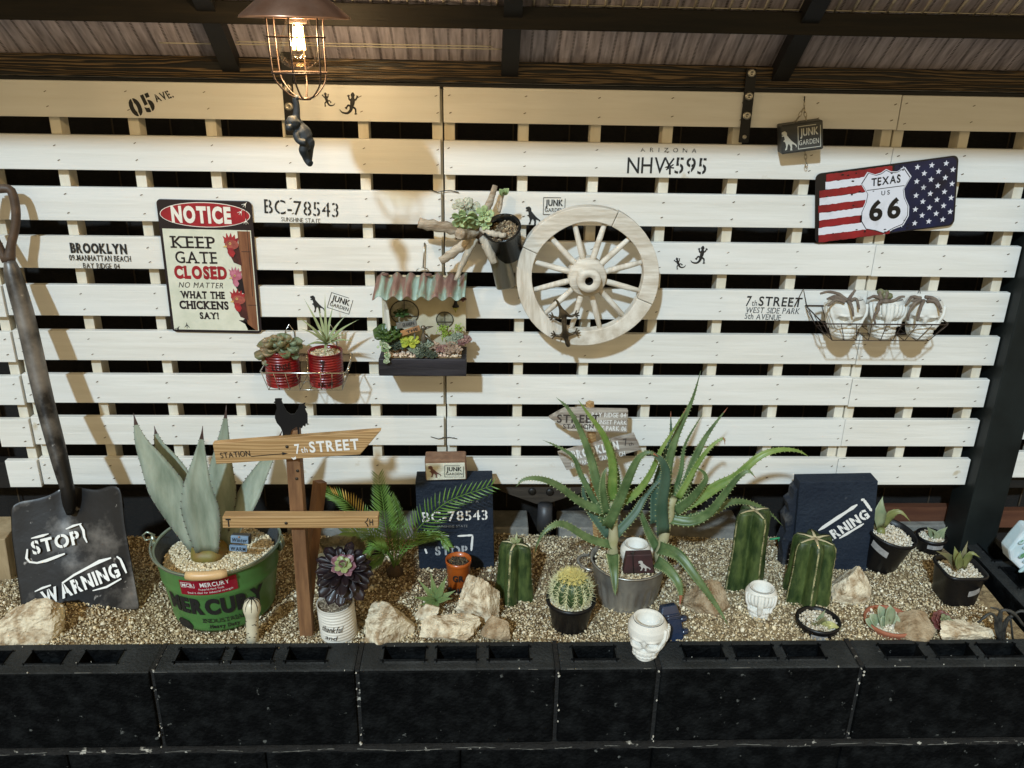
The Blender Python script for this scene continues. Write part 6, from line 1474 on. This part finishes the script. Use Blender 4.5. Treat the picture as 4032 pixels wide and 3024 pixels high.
aloe('right aloe, taller, with a long leaf to the right and one hanging over the gravel', (1421,1212), (1452,1075), [
    ([(1438,1095),(1442,1014),(1458,948),(1478,902),(1497,858),(1514,800)], .0130, [.0,.02,.02], alm),
    ([(1460,1090),(1484,1040),(1503,985),(1530,935),(1572,880)], .0160, [.02,.04,.05], alm, 1),
    ([(1465,1098),(1508,1077),(1551,1049),(1589,1030),(1638,987),(1682,972),(1723,974),(1748,987)], .0165, [0,-.02,-.01], aly),
    ([(1445,1120),(1494,1126),(1535,1104),(1570,1060),(1595,1030),(1617,1018),(1633,1033)], .0150, [0,-.04,-.05], alm, 1),
    ([(1458,1105),(1485,1085),(1508,1060),(1524,1036),(1518,1019),(1497,1008)], .0130, [0,-.03,-.03], alm),
    ([(1431,1152),(1428,1090),(1437,1030),(1431,1000),(1415,984),(1390,972)], .0185, [-.01,-.05,-.05], alb),
    ([(1415,1130),(1415,1068),(1426,1014),(1447,954),(1449,888)], .0150, [.02,.04,.05], alb, 1),
    ([(1419,1185),(1400,1150),(1385,1110),(1376,1080)], .0120, [.01,.02,.03], alm),
    ([(1470,1125),(1535,1107),(1576,1085),(1617,1086),(1658,1104),(1692,1137)], .0120, [.02,.04,.05], alm),
    ([(1424,1184),(1465,1200),(1505,1250),(1545,1305),(1574,1352)], .0175, [-.02,-.09,-.13], alm),
    ([(1417,1214),(1440,1228),(1462,1255),(1470,1280),(1468,1312)], .0170, [-.03,-.08,-.10], alm, 4),
    ([(1465,1075),(1485,1040),(1508,1000),(1535,965),(1562,947),(1566,962)], .0090, [0,.01,.01], aly, 4),
    ([(1448,1090),(1470,1020),(1480,960),(1520,890)], .0080, [.04,.06,.06], alm)])
skull('white skull planter sitting between the two aloes in the metal pot', (P(1371,1200,yc0+.0).x, yc0-.006, p_.z+zf_-.018), .82, -.25, 0, 'side')
ms = thing('small_brick_sign', 'small dark red block with a pale dinosaur print in the aloe pot', 'sign', tuple(P(1380,1222,yc0-.055)))
yy = yc0-.058; pts = [P(a, b, yy) for a, b in ((1354,1200),(1409,1198),(1413,1238),(1346,1239))]; mb = MB(); mb.prism([(q.x, q.z) for q in pts], yy, yy+.020); mb.build('block', M('dark_red_brick', (.060,.022,.024), .55, col2=(.025,.014,.016), scale=25, bump=.5), ms, bevel=.0015)
x, z = P(1392,1222,yy).x-ms.location.x, P(1392,1222,yy).z-ms.location.z; poly2d(DINO, x, z, .028, .026, M('pale_print', (.45,.44,.42), .6), ms, yy-.0005-ms.location.y)
mb = MB(); mb.tube([P(1368,1190,yy-.002), P(1367,1205,yy-.002), P(1369,1240,yy-.001)], .0010, 5); mb.tube([P(1362,1196,yy-.003), P(1372,1192,yy-.003)], .0010, 5); mb.build('twine', ink, ms)

# ---------------- cactus stumps
cg = M('cactus_green', (.018,.038,.010), .45, col2=(.080,.115,.032), scale=60, bump=.5, detail=8, thr=(.40,.66), stretch=(1,1,.35)); cl_ = M('cactus_pale_rib', (.055,.070,.022), .6, col2=(.38,.35,.18), scale=90, thr=(.40,.56), stretch=(1,1,.6)); cr_ = M('cut_cream', (.52,.47,.30), .7, col2=(.42,.35,.20), scale=30, bump=.4)
def stump(label, base, vtop, R0, R1, ribs, rot=0., sharp=.45, hats=True, lean=0.):
    b_ = potplace(base[0], base[1], R0*.8); H_ = hz(b_.x, b_.y-R1*.5, vtop)-b_.z; t = thing('cactus_stump', label, 'cactus', tuple(b_), (0, lean, 0), 'cut columnar cacti in the gravel')
    def prof(a): c_ = abs(math.cos((a+rot)*ribs/2)); return (1-sharp)+sharp*c_**1.5
    n_ = ribs*16; nz_ = 22; vs = []; 
    for j in range(nz_+1):
        f = j/nz_; R = (R0*(1-f)+R1*f)*(1+.02*math.sin(f*9)); zz = f*H_
        if f > .93: R *= 1-.10*((f-.93)/.07)**2
        for i in range(n_):
            a = 2*PI*i/n_; r = R*prof(a)*(1+.012*math.sin(j*1.9+i)); vs.append((r*math.cos(a), r*math.sin(a), zz-.012+ (.0 if j else 0)))
    fs = []; 
    for j in range(nz_):
        for i in range(n_): a, b = j*n_+i, j*n_+(i+1) % n_; fs.append((a, b, b+n_, a+n_))
    mb = MB(); mb.add(vs, fs, 0, True)
    for fi, f in enumerate(fs):
        i = fi % n_; a = 2*PI*(i+.5)/n_; 
        if math.cos((a+rot)*ribs) > .975: mb.m[fi] = 1
    mb.build('ribbed_body', [cg, cl_], t, world=False)
    top = [Vector(v) for v in vs[nz_*n_:]]; zt = H_-.012
    mb = MB(); c_ = Vector((0, 0, zt+.003)); ins = [Vector((v.x*.99, v.y*.99, zt+.0015)) for v in top]; mb.add(top+ins+[c_], [(i, (i+1) % n_, n_+(i+1) % n_, n_+i) for i in range(n_)]+[(n_+i, n_+(i+1) % n_, 2*n_) for i in range(n_)], 0, True)
    mb.build('cut_top', [cg], t, world=False)
    mb = MB()
    for k in range(ribs):
        a = -rot+2*PI*k/ribs; d = Vector((math.cos(a), math.sin(a), 0)); mb.tube([c_+Vector((0,0,.001)), c_+d*R1*.5+Vector((0,0,.001)), c_+d*R1*.86-Vector((0,0,.002))], [.0045,.0024,.0016], 8, flat=.4)
    mb.build('cream_star', cr_, t, world=False)
    mb = MB()      # woolly cushions along each rib
    for k in range(ribs):
        a = -rot+2*PI*k/ribs
        for j in range(2, nz_, 2):
            f = j/nz_; R = (R0*(1-f)+R1*f)*1.0; mb.lathe([(0,-.0012),(.0013,0),(0,.0012)], 6, (R*math.cos(a), R*math.sin(a), f*H_-.012))
    for k in range(ribs):      # short dark spines on the cushions
        a = -rot+2*PI*k/ribs; o_ = Vector((math.cos(a), math.sin(a), 0)); sd_ = Vector((-o_.y, o_.x, 0))
        for j in range(2, nz_, 2):
            f = j/nz_; R = R0*(1-f)+R1*f; c0 = o_*R+Vector((0,0,f*H_-.012))
            for q in range(3):
                e_ = c0+(o_*1.0+sd_*random.uniform(-.9,.9)+Vector((0,0,random.uniform(-.7,.7)))).normalized()*random.uniform(.003,.006); mb.add([c0+sd_*.0004, c0-sd_*.0004, c0+Vector((0,0,.0006)), e_], [(0,1,3),(1,2,3),(2,0,3)], 1)
    tag(mb.build('areoles', [cr_, thorn], t, world=False), kind='stuff')
    return t
s1 = stump('short four-ribbed cactus stump with a little spiny sprout on top, right of the pale rock', (1112,1308), 1176, .047, .036, 4, rot=math.radians(90+22), sharp=.50)
stump('tallest dark green cactus stump standing behind the small skull planter', (1618,1283), 1105, .049, .042, 4, rot=math.radians(90-18), sharp=.50)
stump('middle-sized cactus stump with many ribs right of the small skull planter', (1754,1315), 1168, .054, .047, 6, rot=math.radians(90+8), sharp=.36)
mb = MB(); zt = s1.location+Vector((0,0,hz(s1.location.x, s1.location.y-.018, 1176)-s1.location.z-.008))
for a in range(6):
    d = Vector((math.cos(a*1.05+.3), math.sin(a*1.05+.3), 0)); mb.leaf([zt, zt+d*.010+Vector((0,0,.008)), zt+d*.016+Vector((0,0,.020 if a % 2 else .008))], .004, 5, 'agave', .3, ref=-d)
mb.build('sprout', M('sprout_green', (.16,.22,.08), .5, col2=(.40,.40,.22), scale=50), s1)

# ---------------- golden barrel
rb, rt = .037, .0505; p_ = potplace(1234, 1372, rb); h = hpot(p_, rt, 1322)
gp_ = round_pot('plant_pot', 'round black plastic pot holding the spiny round cactus', 'pot', p_, rb, rt, h, blackpot, fillpal=PAL[:2]+[PAL[6]])
gb = thing('barrel_cactus', 'round green barrel cactus bristling with yellow spines', 'cactus', (p_.x, p_.y, p_.z+h*.86)); RB = .041
nr = 13; mb = MB(); vs = []; nz_, n_ = 18, nr*6
for j in range(nz_+1):
    th = PI*(.03+.80*j/nz_)
    for i in range(n_):
        a = 2*PI*i/n_; r = RB*math.sin(th)*(1-.10*(1-abs(math.cos(a*nr/2)))); vs.append((r*math.cos(a), r*math.sin(a), .030+RB*.92*math.cos(th)))
mb.add(vs, [(j*n_+i, (j+1)*n_+i, (j+1)*n_+(i+1) % n_, j*n_+(i+1) % n_) for j in range(nz_) for i in range(n_)], 0, True); mb.build('ribbed_body', M('barrel_green', (.022,.050,.014), .5, col2=(.05,.09,.025), scale=20), gb, world=False)
mb = MB(); sy_ = M('spine_yellow', (.70,.62,.24), .5); sw_ = M('spine_pale', (.66,.66,.40), .5)
for k in range(nr):
    a = 2*PI*k/nr
    for j in range(10):
        th = PI*(.05+.075*j); nrm_ = Vector((math.sin(th)*math.cos(a), math.sin(th)*math.sin(a), math.cos(th))); c_ = Vector((nrm_.x*RB, nrm_.y*RB, .030+RB*.92*nrm_.z)); u_ = nrm_.orthogonal().normalized(); v_ = nrm_.cross(u_); top_ = j < 3
        for q in range(7 if not top_ else 12):
            b = 2*PI*q/(7 if not top_ else 12)+k; sp_l = random.uniform(.012,.020); d = (u_*math.cos(b)+v_*math.sin(b))*(.9 if not top_ else .7)+nrm_*random.uniform(.35,.8)
            if q == 0: d = nrm_
            d = d.normalized(); e = c_+d*sp_l; s_ = d.orthogonal().normalized()*.00085; s2 = d.cross(s_).normalized()*.00085
            mb.add([c_+s_, c_-s_*.5+s2, c_-s_*.5-s2, e], [(0,1,3),(1,2,3),(2,0,3)], 0 if top_ else 1)
tag(mb.build('spines', [sy_, sw_], gb, world=False), kind='stuff')

# ---------------- rocks
rk = M('limestone', (.33,.23,.13), .85, col2=(.72,.64,.48), scale=42, bump=3, thr=(.36,.56), detail=10, bscale=45); rk2 = M('brown_stone', (.22,.14,.07), .85, col2=(.50,.41,.28), scale=34, bump=2.2, thr=(.36,.66), detail=10, bscale=45)
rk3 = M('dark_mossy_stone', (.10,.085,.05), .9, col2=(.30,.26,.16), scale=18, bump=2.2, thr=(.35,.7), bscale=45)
def rock(label, vx, vy, w_, d_, h_, mat, seed, rotz=0., tiltx=0., sink=.25):
    r_ = random.Random(seed); b_ = ground(vx, vy); b_.y += d_*.5; b_.z = zbed(b_.x, b_.y); bm = bmesh.new(); bmesh.ops.create_icosphere(bm, subdivisions=5, radius=1)
    pl_ = []
    for k in range(12):
        n_ = Vector((r_.gauss(0,1), r_.gauss(0,1), r_.gauss(0,.8)+.2)).normalized(); pl_.append((n_, r_.uniform(.45,.80)))
    from mathutils import noise
    for v in bm.verts:
        p0 = v.co.copy(); s_ = 1.
        for n_, dd in pl_:
            q = p0.dot(n_)
            if q > dd: s_ = min(s_, dd/q)
        f = 1+.07*noise.noise(p0*2.5+Vector((seed,0,0)))+.06*abs(noise.noise(p0*6+Vector((0,seed,0))))+.035*noise.noise(p0*14)+.02*noise.noise(p0*30); p0 = p0*s_*f*1.42
        v.co = Vector((p0.x*w_/2, p0.y*d_/2, p0.z*h_/2))
    me = bpy.data.meshes.new('rock'); bm.to_mesh(me); bm.free(); me.materials.append(mat); o = bpy.data.objects.new('rock', me); link(o); o.location = (b_.x, b_.y, b_.z+h_*(.5-sink)); o.rotation_euler = (tiltx, r_.uniform(-.15,.15), rotz)
    tag(o, label, 'rock', 'pale rocks set in the gravel')
rock('large pale orange rock at the left end of the bed', 40, 1397, .108, .085, .085, rk, 21, .3)
rock('squarish pale rock with a dark shaded side, right of the white can', 838, 1392, .100, .075, .088, rk, 5, -.1)
rock('low cracked yellowish rock in front of the small green aloe', 972, 1392, .110, .070, .060, rk, 8, .2)
rock('small pale rock behind the low cracked one', 925, 1345, .05, .04, .040, rk, 11)
rock('tall pale rock leaning right of the small green aloe', 1040, 1348, .085, .065, .120, rk, 14, .4, -.2)
rock('brownish rock at the foot of the pale leaning rock', 1075, 1385, .055, .04, .05, rk2, 17)
rock('brown wedge-shaped rock under the hanging aloe leaf', 1535, 1335, .100, .08, .082, rk2, 23, .5)
rock('pale rock standing right of the many-ribbed cactus stump', 1842, 1310, .078, .065, .095, rk, 29, .2)
rock('flat pale rock at the lower right beside the dead black plant', 2095, 1392, .095, .05, .040, rk, 31, .1)
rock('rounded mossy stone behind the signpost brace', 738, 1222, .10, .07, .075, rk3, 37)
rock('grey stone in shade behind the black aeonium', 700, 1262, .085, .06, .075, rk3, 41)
rock('small pale pebble-like rock beside the tall signpost', 690, 1205, .035, .03, .035, rk, 43)
rock('buried sandy rock between the terracotta pot and the red rosette', 1985, 1382, .09, .07, .04, rk2, 47, 0, 0, .3)

# ---------------- small rosettes and pots to the right
lab_ = M('grey_paper_label', (.34,.33,.32), .6, col2=(.20,.20,.20), scale=90)
def label_on(t, R, z, a0, w_, h_, yaw=0., d=.0008, name='paper_label'):
    mb = MB(); n_ = 8; vs = []
    for i in range(n_+1):
        a = a0+(i/n_-.5)*w_/R; r = R+d; vs += [(r*math.sin(a), -r*math.cos(a), z-h_/2+yaw*(i/n_-.5)), (r*math.sin(a), -r*math.cos(a), z+h_/2+yaw*(i/n_-.5))]
    mb.add(vs, [(2*i, 2*i+2, 2*i+3, 2*i+1) for i in range(n_)]); mb.build(name, lab_, t, world=False)
def potted(label, v, rb, rt, vtop, plant, plabel, tilt=(0,0,0), mat=blackpot, pal=PUMICE, dens=1., lb=None, sq=False):
    p_ = potplace(v[0], v[1], rb); h = hpot(p_, rt, vtop)
    if v[1] > 1400:      # sunk into the gravel right behind the block wall
        yy_ = YB+.005+rt; zt_ = hz(p_.x, yy_-rt, vtop); h = .055; p_ = Vector((hx(yy_, zt_, v[0]), yy_, zt_-h))
    t = round_pot('plant_pot', label, 'pot', p_, rb, rt, h, mat, fillpal=pal, tilt=tilt, density=dens)
    if sq:
        o = [c for c in t.children if c.name.startswith('pot') and 'gravel' not in c.name and 'soil' not in c.name][0]
        for c in t.children:
            for v_ in c.data.vertices:
                x, y = v_.co.x, v_.co.y; r = math.hypot(x, y)
                if r > 1e-6: m_ = (abs(x/r)**5+abs(y/r)**5)**(-.2); v_.co.x, v_.co.y = x*m_*.95, y*m_*.95
    if lb: label_on(t, rb+(rt-rb)*lb[1]/1, h*lb[1], lb[0], lb[2], lb[3], lb[4] if len(lb) > 4 else 0, d=lb[5] if len(lb) > 5 else .001)
    q = thing('potted_succulent', plabel, 'plant', (p_.x, p_.y, p_.z+h*.86)); plant(q, p_.x, p_.y, p_.z+h*.86); return t
agv = M('variegated_agave', (.19,.25,.15), .45, col2=(.30,.34,.20), scale=18); agb = M('brown_agave_leaf', (.20,.15,.08), .5, col2=(.14,.16,.07), scale=16); agk = M('green_gold_agave', (.13,.17,.05), .45, col2=(.26,.24,.09), scale=16)
def leaves(q, specs, y0):
    for pts, wd, ys, m_ in specs:
        n0 = len(pts); w3 = [P(a, b, y0+np.interp(i/(n0-1), np.linspace(0,1,len(ys)), ys)) for i, (a, b) in enumerate(pts)]
        mb = MB(); mb.leaf(w3, wd, 10, 'agave', .2, ref=(0,-.8,.6), cup=.45, teeth=9, tooth=.002); mb.build('leaf', m_, q)
def pA(q, x, y, z):
    leaves(q, [([(1900,1138),(1898,1110),(1902,1090),(1907,1072)], .016, [-.005,-.012,0], agv), ([(1895,1140),(1880,1115),(1868,1107),(1845,1112)], .012, [0,.0,-.01], agb), ([(1908,1138),(1922,1113),(1945,1106),(1968,1128)], .010, [0,-.01,-.03], agk)], y)
    mb = MB(); mb.lathe([(0,-.004),(.010,0),(.011,.008),(.007,.016)], 12, (P(1902,1150,y).x, y, z)); mb.build('bulb', agk, q)
potted('large black pot tilted on the gravel in front of the WARNING slab', (1910,1240), .042, .058, 1170, pA, 'young agave with one pale upright leaf in the large tilted pot', tilt=(.10,.16,0), lb=(-.75,.70,.042,.016,-.012,.0022))
def pB(q, x, y, z): leaves(q, [([(2020,1165),(2010,1150),(2003,1138)], .012, [0,-.005,-.01], agv), ([(2020,1165),(2032,1150),(2047,1138)], .013, [0,-.005,-.01], agv), ([(2020,1167),(2022,1156),(2015,1145)], .010, [-.01,-.015,-.015], agv)], y)
potted('small black pot farthest back at the right beside the post', (2018,1200), .029, .034, 1172, pB, 'tiny pale green rosette in the small pot beside the post', lb=(-.05,.62,.040,.011), dens=1.2)
def pC(q, x, y, z): leaves(q, [([(2072,1228),(2065,1200),(2062,1180)], .011, [-.01,-.015,-.01], agk), ([(2075,1228),(2080,1200),(2091,1168)], .010, [0,0,.01], agb), ([(2068,1230),(2050,1205),(2022,1190)], .011, [0,-.01,-.03], agb), ([(2078,1230),(2088,1205),(2100,1195),(2118,1205)], .009, [0,-.01,-.02], agk), ([(2073,1230),(2070,1210),(2075,1190)], .012, [-.02,-.03,-.03], agk)], y)
potted('square black pot with pale pebbles and paper labels near the right wall', (2078,1312), .040, .048, 1250, pC, 'brown-green agave with hooked leaves in the square black pot', sq=True, lb=(.45,.55,.040,.014,.006,.006))
def pD(q, x, y, z): leaves(q, [([(1772,1352),(1772,1335),(1783,1317)], .010, [0,0,.0], agv), ([(1770,1354),(1778,1340),(1788,1333)], .011, [-.01,-.02,-.02], agb), ([(1774,1356),(1795,1350),(1818,1360)], .010, [-.01,-.03,-.03], M('lime_leaf', (.30,.34,.10), .45, col2=(.42,.42,.18), scale=20)), ([(1768,1356),(1758,1350),(1750,1340)], .008, [-.01,-.015,-.01], agb)], y)
potted('black pot at the front edge with pale grit, below the many-ribbed stump', (1768,1408), .040, .044, 1365, pD, 'small gasteria with one lime yellow leaf in the front black pot', lb=(-.25,.6,.034,.016))
terra = M('terracotta', (.30,.095,.045), .75, col2=(.38,.14,.08), scale=24, bump=.3)
crin = M('frilly_echeveria', (.24,.30,.18), .5, col2=(.38,.42,.28), scale=30, sss=.05)
def pE(q, x, y, z):
    for i, (a, b, L_, wd) in enumerate(((1905,1345,0,.014),(1878,1342,0,.013),(1935,1340,0,.013),(1868,1352,0,.012),(1952,1358,0,.012),(1898,1322,0,.012),(1922,1322,0,.012),(1948,1380,0,.012),(1890,1368,0,.010))):
        e = P(a, b-10, y-.018+.006*(i % 3)); c_ = P(1912, 1362, y-.006); mb = MB(); mb.leaf([c_, (c_+e)/2+Vector((0,-.003,-.002)), e+Vector((0,0,.006))], wd, 8, 'spoon', .16, ref=(0,-.6,.9), cup=.5, teeth=7, tooth=.002); mb.build('leaf', crin, q)
    rosette('heart', P(1910,1358,y-.012), .016, 10, crin, q, up=.7, w=.4)
potted('terracotta pot sunk at the front edge', (1922,1412), .044, .050, 1370, pE, 'frilly pale green echeveria in the terracotta pot', mat=terra, pal=PUMICE)
g_ = ground(2040, 1360); er = thing('red_rosette', 'tight reddish echeveria growing straight from the gravel near the right wall', 'plant', tuple(g_))
rosette('leaves', g_+Vector((0,.008,.012)), .027, 30, M('red_echeveria', (.13,.035,.03), .5, col2=(.22,.085,.07), scale=30), er, up=.72, w=.36, axis=(0,-.5,1), layers=4, thick=.2); rosette('heart', g_+Vector((0,.002,.022)), .015, 14, M('echeveria_heart', (.14,.16,.08), .5, col2=(.22,.24,.13), scale=40), er, up=.8, w=.36, axis=(0,-.5,1))
g_ = ground(942, 1310); sa = thing('small_aloe', 'small bright green spiky aloe between the pale rocks', 'plant', tuple(g_)); sm = M('fresh_green', (.10,.17,.05), .42, col2=(.20,.26,.11), scale=16, sss=.05)
mb = MB(); c_ = P(943, 1298, g_.y)
for a, b, dy, wd in ((930,1236,.01,.008),(966,1242,0,.008),(903,1252,.0,.007),(892,1290,-.03,.007),(985,1275,-.01,.008),(978,1292,-.03,.007),(940,1325,-.05,.008),(915,1270,.02,.006),(955,1255,.02,.007),(905,1308,-.04,.006)):
    e = P(a, b, g_.y+dy); mb.leaf([c_, (c_+e)/2+Vector((0,-.004,.003)), e], wd, 8, 'agave', .25, ref=(0,-.7,.7), cup=.45, teeth=8, tooth=.0015)
mb.build('leaf_cluster', sm, sa)

# ---------------- orange mug, blue ceramic, stake, skulls on the gravel, dead plant, floral thing
og = M('orange_glaze', (.42,.095,.012), .35, coat=.2, col2=(.30,.06,.008), scale=20); p_ = potplace(990, 1282, .024); h = hpot(p_, .030, 1223)
mg = round_pot('mug', 'orange mug with dark letters and drips in front of the navy slab', 'mug', p_, .024, .0285, h, og, fillpal=[(.06,.045,.03),(.12,.09,.05)], rim=.0012, soilc=M('black_soil', (.02,.014,.01), .9))
cf = lambda a, b, c: Vector(((.027)*math.sin(a/.027), -(.0285)*math.cos(a/.027)-.0008, b)); text('GR', .026, .015, ink, mg, .000, h*.55, 0, bold=.04, fn=cf, serif=True)
mb = MB()
for k in range(9): a = -.9+k*.22; mb.tube([(.0262*math.sin(a), -.0262*math.cos(a), .001), (.0266*math.sin(a), -.0268*math.cos(a), h*(.10+.12*random.random()))], [.0032,.0016], 6)
mb.build('glaze_drip', ink, mg, world=False)
fg = thing('black_figurine', 'glossy black knobbly little figure leaning on the orange mug', 'figurine', (p_.x+.020, p_.y-.026, p_.z)); gl = M('glossy_black', (.008,.008,.010), .15)
skin('body', [(fg.location+Vector(v), r) for v, r in (((0,0,.006),.009),((.002,0,.018),.008),((.006,0,.030),.006),((.010,0,.040),.0075),((.016,0,.046),.005),((-.010,-.004,.010),.005),((-.012,-.004,.000),.005),((.014,-.002,.026),.004))], [(0,1),(1,2),(2,3),(3,4),(0,5),(5,6),(2,7)], gl, fg)
g_ = ground(1455, 1384); cb_ = thing('ceramic_ornament', 'glossy dark blue ceramic block ornament just behind the front skull planter', 'ornament', tuple(g_), (-.35,-.10,.12)); bg_ = M('dark_blue_glaze', (.020,.035,.075), .2, col2=(.012,.02,.045), scale=20, bump=.4, coat=.4)
mb = MB()
vs = [(-.024,0,-.006),(.024,0,-.006),(.026,.030,-.006),(-.022,.030,-.006),(-.024,-.004,.050),(.022,-.004,.050),(.024,.026,.050),(-.022,.026,.050),(-.016,.000,.075),(.016,.000,.075),(.018,.022,.075),(-.016,.022,.075)]
mb.add(vs, [(3,2,1,0),(0,1,5,4),(1,2,6,5),(2,3,7,6),(3,0,4,7),(4,5,9,8),(5,6,10,9),(6,7,11,10),(7,4,8,11),(8,9,10,11)]); o = mb.build('body', bg_, cb_, world=False, bevel=.004)
mb = MB()
for z in (.012, .040): 
    for sx in (1,): mb.lathe([(.0,-.004),(.011,-.004),(.012,0),(.011,.005),(.005,.006),(0,.006)], 16, (sx*.027, .012, z)); 
mb.tube([(-.020,-.006,.056),(.018,-.006,.056)], .0022, 6); mb.tube([(-.020,-.005,.050),(.018,-.006,.048)], .0018, 6); mb.build('raised_detail', bg_, cb_, world=False)
g_ = potplace(542, 1392, .012, .01); ck = thing('garden_stake', 'little cream stake shaped like a cactus bud with black dots in front of the bucket', 'ornament', tuple(g_), (-.05,.06,0)); cm_ = M('cream_ceramic', (.62,.57,.42), .4)
H_ = hz(g_.x, g_.y, 1296)-g_.z; mb = MB(); mb.lathe([(0,0),(.013,0),(.0125,H_*.30),(.0130,H_*.60),(.0145,H_*.66),(.0175,H_*.74),(.0185,H_*.82),(.0150,H_*.93),(.006,H_),(0,H_)], 24); mb.build('body', cm_, ck, world=False)
mb = MB()
for k in range(9): a = 2*PI*k/9; mb.tube([(.017*math.cos(a)*f, .017*math.sin(a)*f, z) for f, z in ((.25,H_+.0004),(.72,H_*.968),(1.04,H_*.88),(1.10,H_*.80))], [.0014,.0009,.0006,.0004], 5)
mb.lathe([(.0052,H_),(.004,H_+.001),(0,H_+.0012)], 12)
for k in range(16): a = -PI/2+random.uniform(-1.3,1.3); z = H_*random.uniform(.12,.58); mb.lathe([(0,-.0007),(.0022,0),(0,.0007)], 8, (.0126*math.cos(a), .0126*math.sin(a), z))
tag(mb.build('painted_marks', ink, ck, world=False), kind='stuff')
mb = MB(); mb.tube([(-.006,0,-.004),(-.026,-.004,-.002)], [.008,.006], 8, flat=.6); mb.tube([(.006,0,-.004),(.024,-.004,-.002)], [.008,.006], 8, flat=.6); mb.build('foot', cm_, ck, world=False)
q = G(1400, 1428, BLOCK_TOP); skull('white skull planter standing alone on the black block wall at the front', (q.x, q.y+.030, BLOCK_TOP+.001-.006), .98, -.35, 0, 'side')
q = ground(1646, 1338); skull('small white skull planter with hands over its eyes on the gravel', (q.x, q.y+.026, q.z-.010), .84, -.30, 0, 'eyes')
g_ = ground(2165, 1385); dp = thing('dead_plant', 'withered black plant with drooping stems at the right end of the bed', 'plant', tuple(g_)); dpm = M('blackened_stem', (.012,.012,.013), .55, col2=(.05,.05,.045), scale=40, bump=.8)
for pts, r_ in (([(2160,1380),(2155,1345),(2140,1325),(2112,1345)], .006),([(2160,1380),(2160,1340),(2165,1318),(2190,1325),(2212,1352)], .006),([(2160,1385),(2150,1350),(2160,1320),(2140,1312)], .004),([(2165,1385),(2172,1350),(2182,1335),(2188,1380)], .005),([(2160,1370),(2175,1340),(2205,1320),(2230,1330)], .005)):
    mb = MB(); cp = catmull([P(a, b, g_.y-.005*i) for i, (a, b) in enumerate(pts)], 12); mb.tube(cp, [r_*(1-.6*i/12)*random.uniform(.75,1.25) for i in range(13)], 8, jit=.3); mb.build('stem', dpm, dp)
fp = thing('flowered_pad', 'pale blue pad printed with succulents at the right edge of the picture', 'cushion', tuple(P(2225,1200,-.16)))
mb = MB(); pts = [P(a, b, -.16) for a, b in ((2180,1190),(2196,1170),(2222,1140),(2275,1150),(2290,1230),(2240,1262),(2205,1232),(2184,1212))]; mb.prism([(a.x, a.z) for a in pts], -.16, -.12); mb.build('pad', M('pale_blue_cloth', (.48,.62,.68), .7, col2=(.70,.76,.80), scale=22, thr=(.4,.6)), fp, bevel=.006)
mb = MB(); pts = [P(a, b, -.166) for a, b in ((2184,1186),(2205,1165),(2230,1142))]
for k in range(7): c_ = P(2200+9*(k % 3), 1175+10*k, -.163); mb.leaf([c_, c_+Vector((.006,-.001,.006)), c_+Vector((.016,0,.010+.002*k))], .006, 5, 'lens', .1, ref=(0,-1,0))
mb.build('printed_leaves', M('printed_green_leaf', (.10,.26,.12), .6, col2=(.45,.62,.66), scale=40, thr=(.45,.5)), fp)
# timber block at the far left edge, green tie near the stump
mb = MB(); mb.box((P(-6,1190,-.13).x, -.10, -1.03), (.05,.10,.13), rot=(0,.06,.1)); o = mb.build('timber_block', M('cut_timber', (.30,.22,.12), .7, col2=(.42,.32,.19), scale=16, stretch=(3,3,.6), bump=.5), bevel=.002); tag(o, 'cut end of a timber block at the left edge beside the shovel blade', 'timber')
mb = MB(); a_ = P(1662,1165,-.09); mb.tube([a_, P(1684,1162,-.095), P(1680,1170,-.095)], [.004,.004,.003], 6, flat=.4); o = mb.build('green_clip', M('bright_green_plastic', (.03,.28,.12), .4)); tag(o, 'bit of bright green plastic strap beside the broken navy slab', 'clip')
# garden light behind aeonium: small black lamp head
g_ = ground(806, 1195); gl2 = thing('spot_light', 'small black unlit garden spotlight half hidden under the cycad fronds', 'lamp', tuple(g_)); mb = MB(); mb.lathe([(.022,.0),(.020,.012),(.010,.026),(.008,.034),(0,.036)], 20, (g_.x, g_.y, g_.z)); mb.build('lamp_head', glossb, gl2)
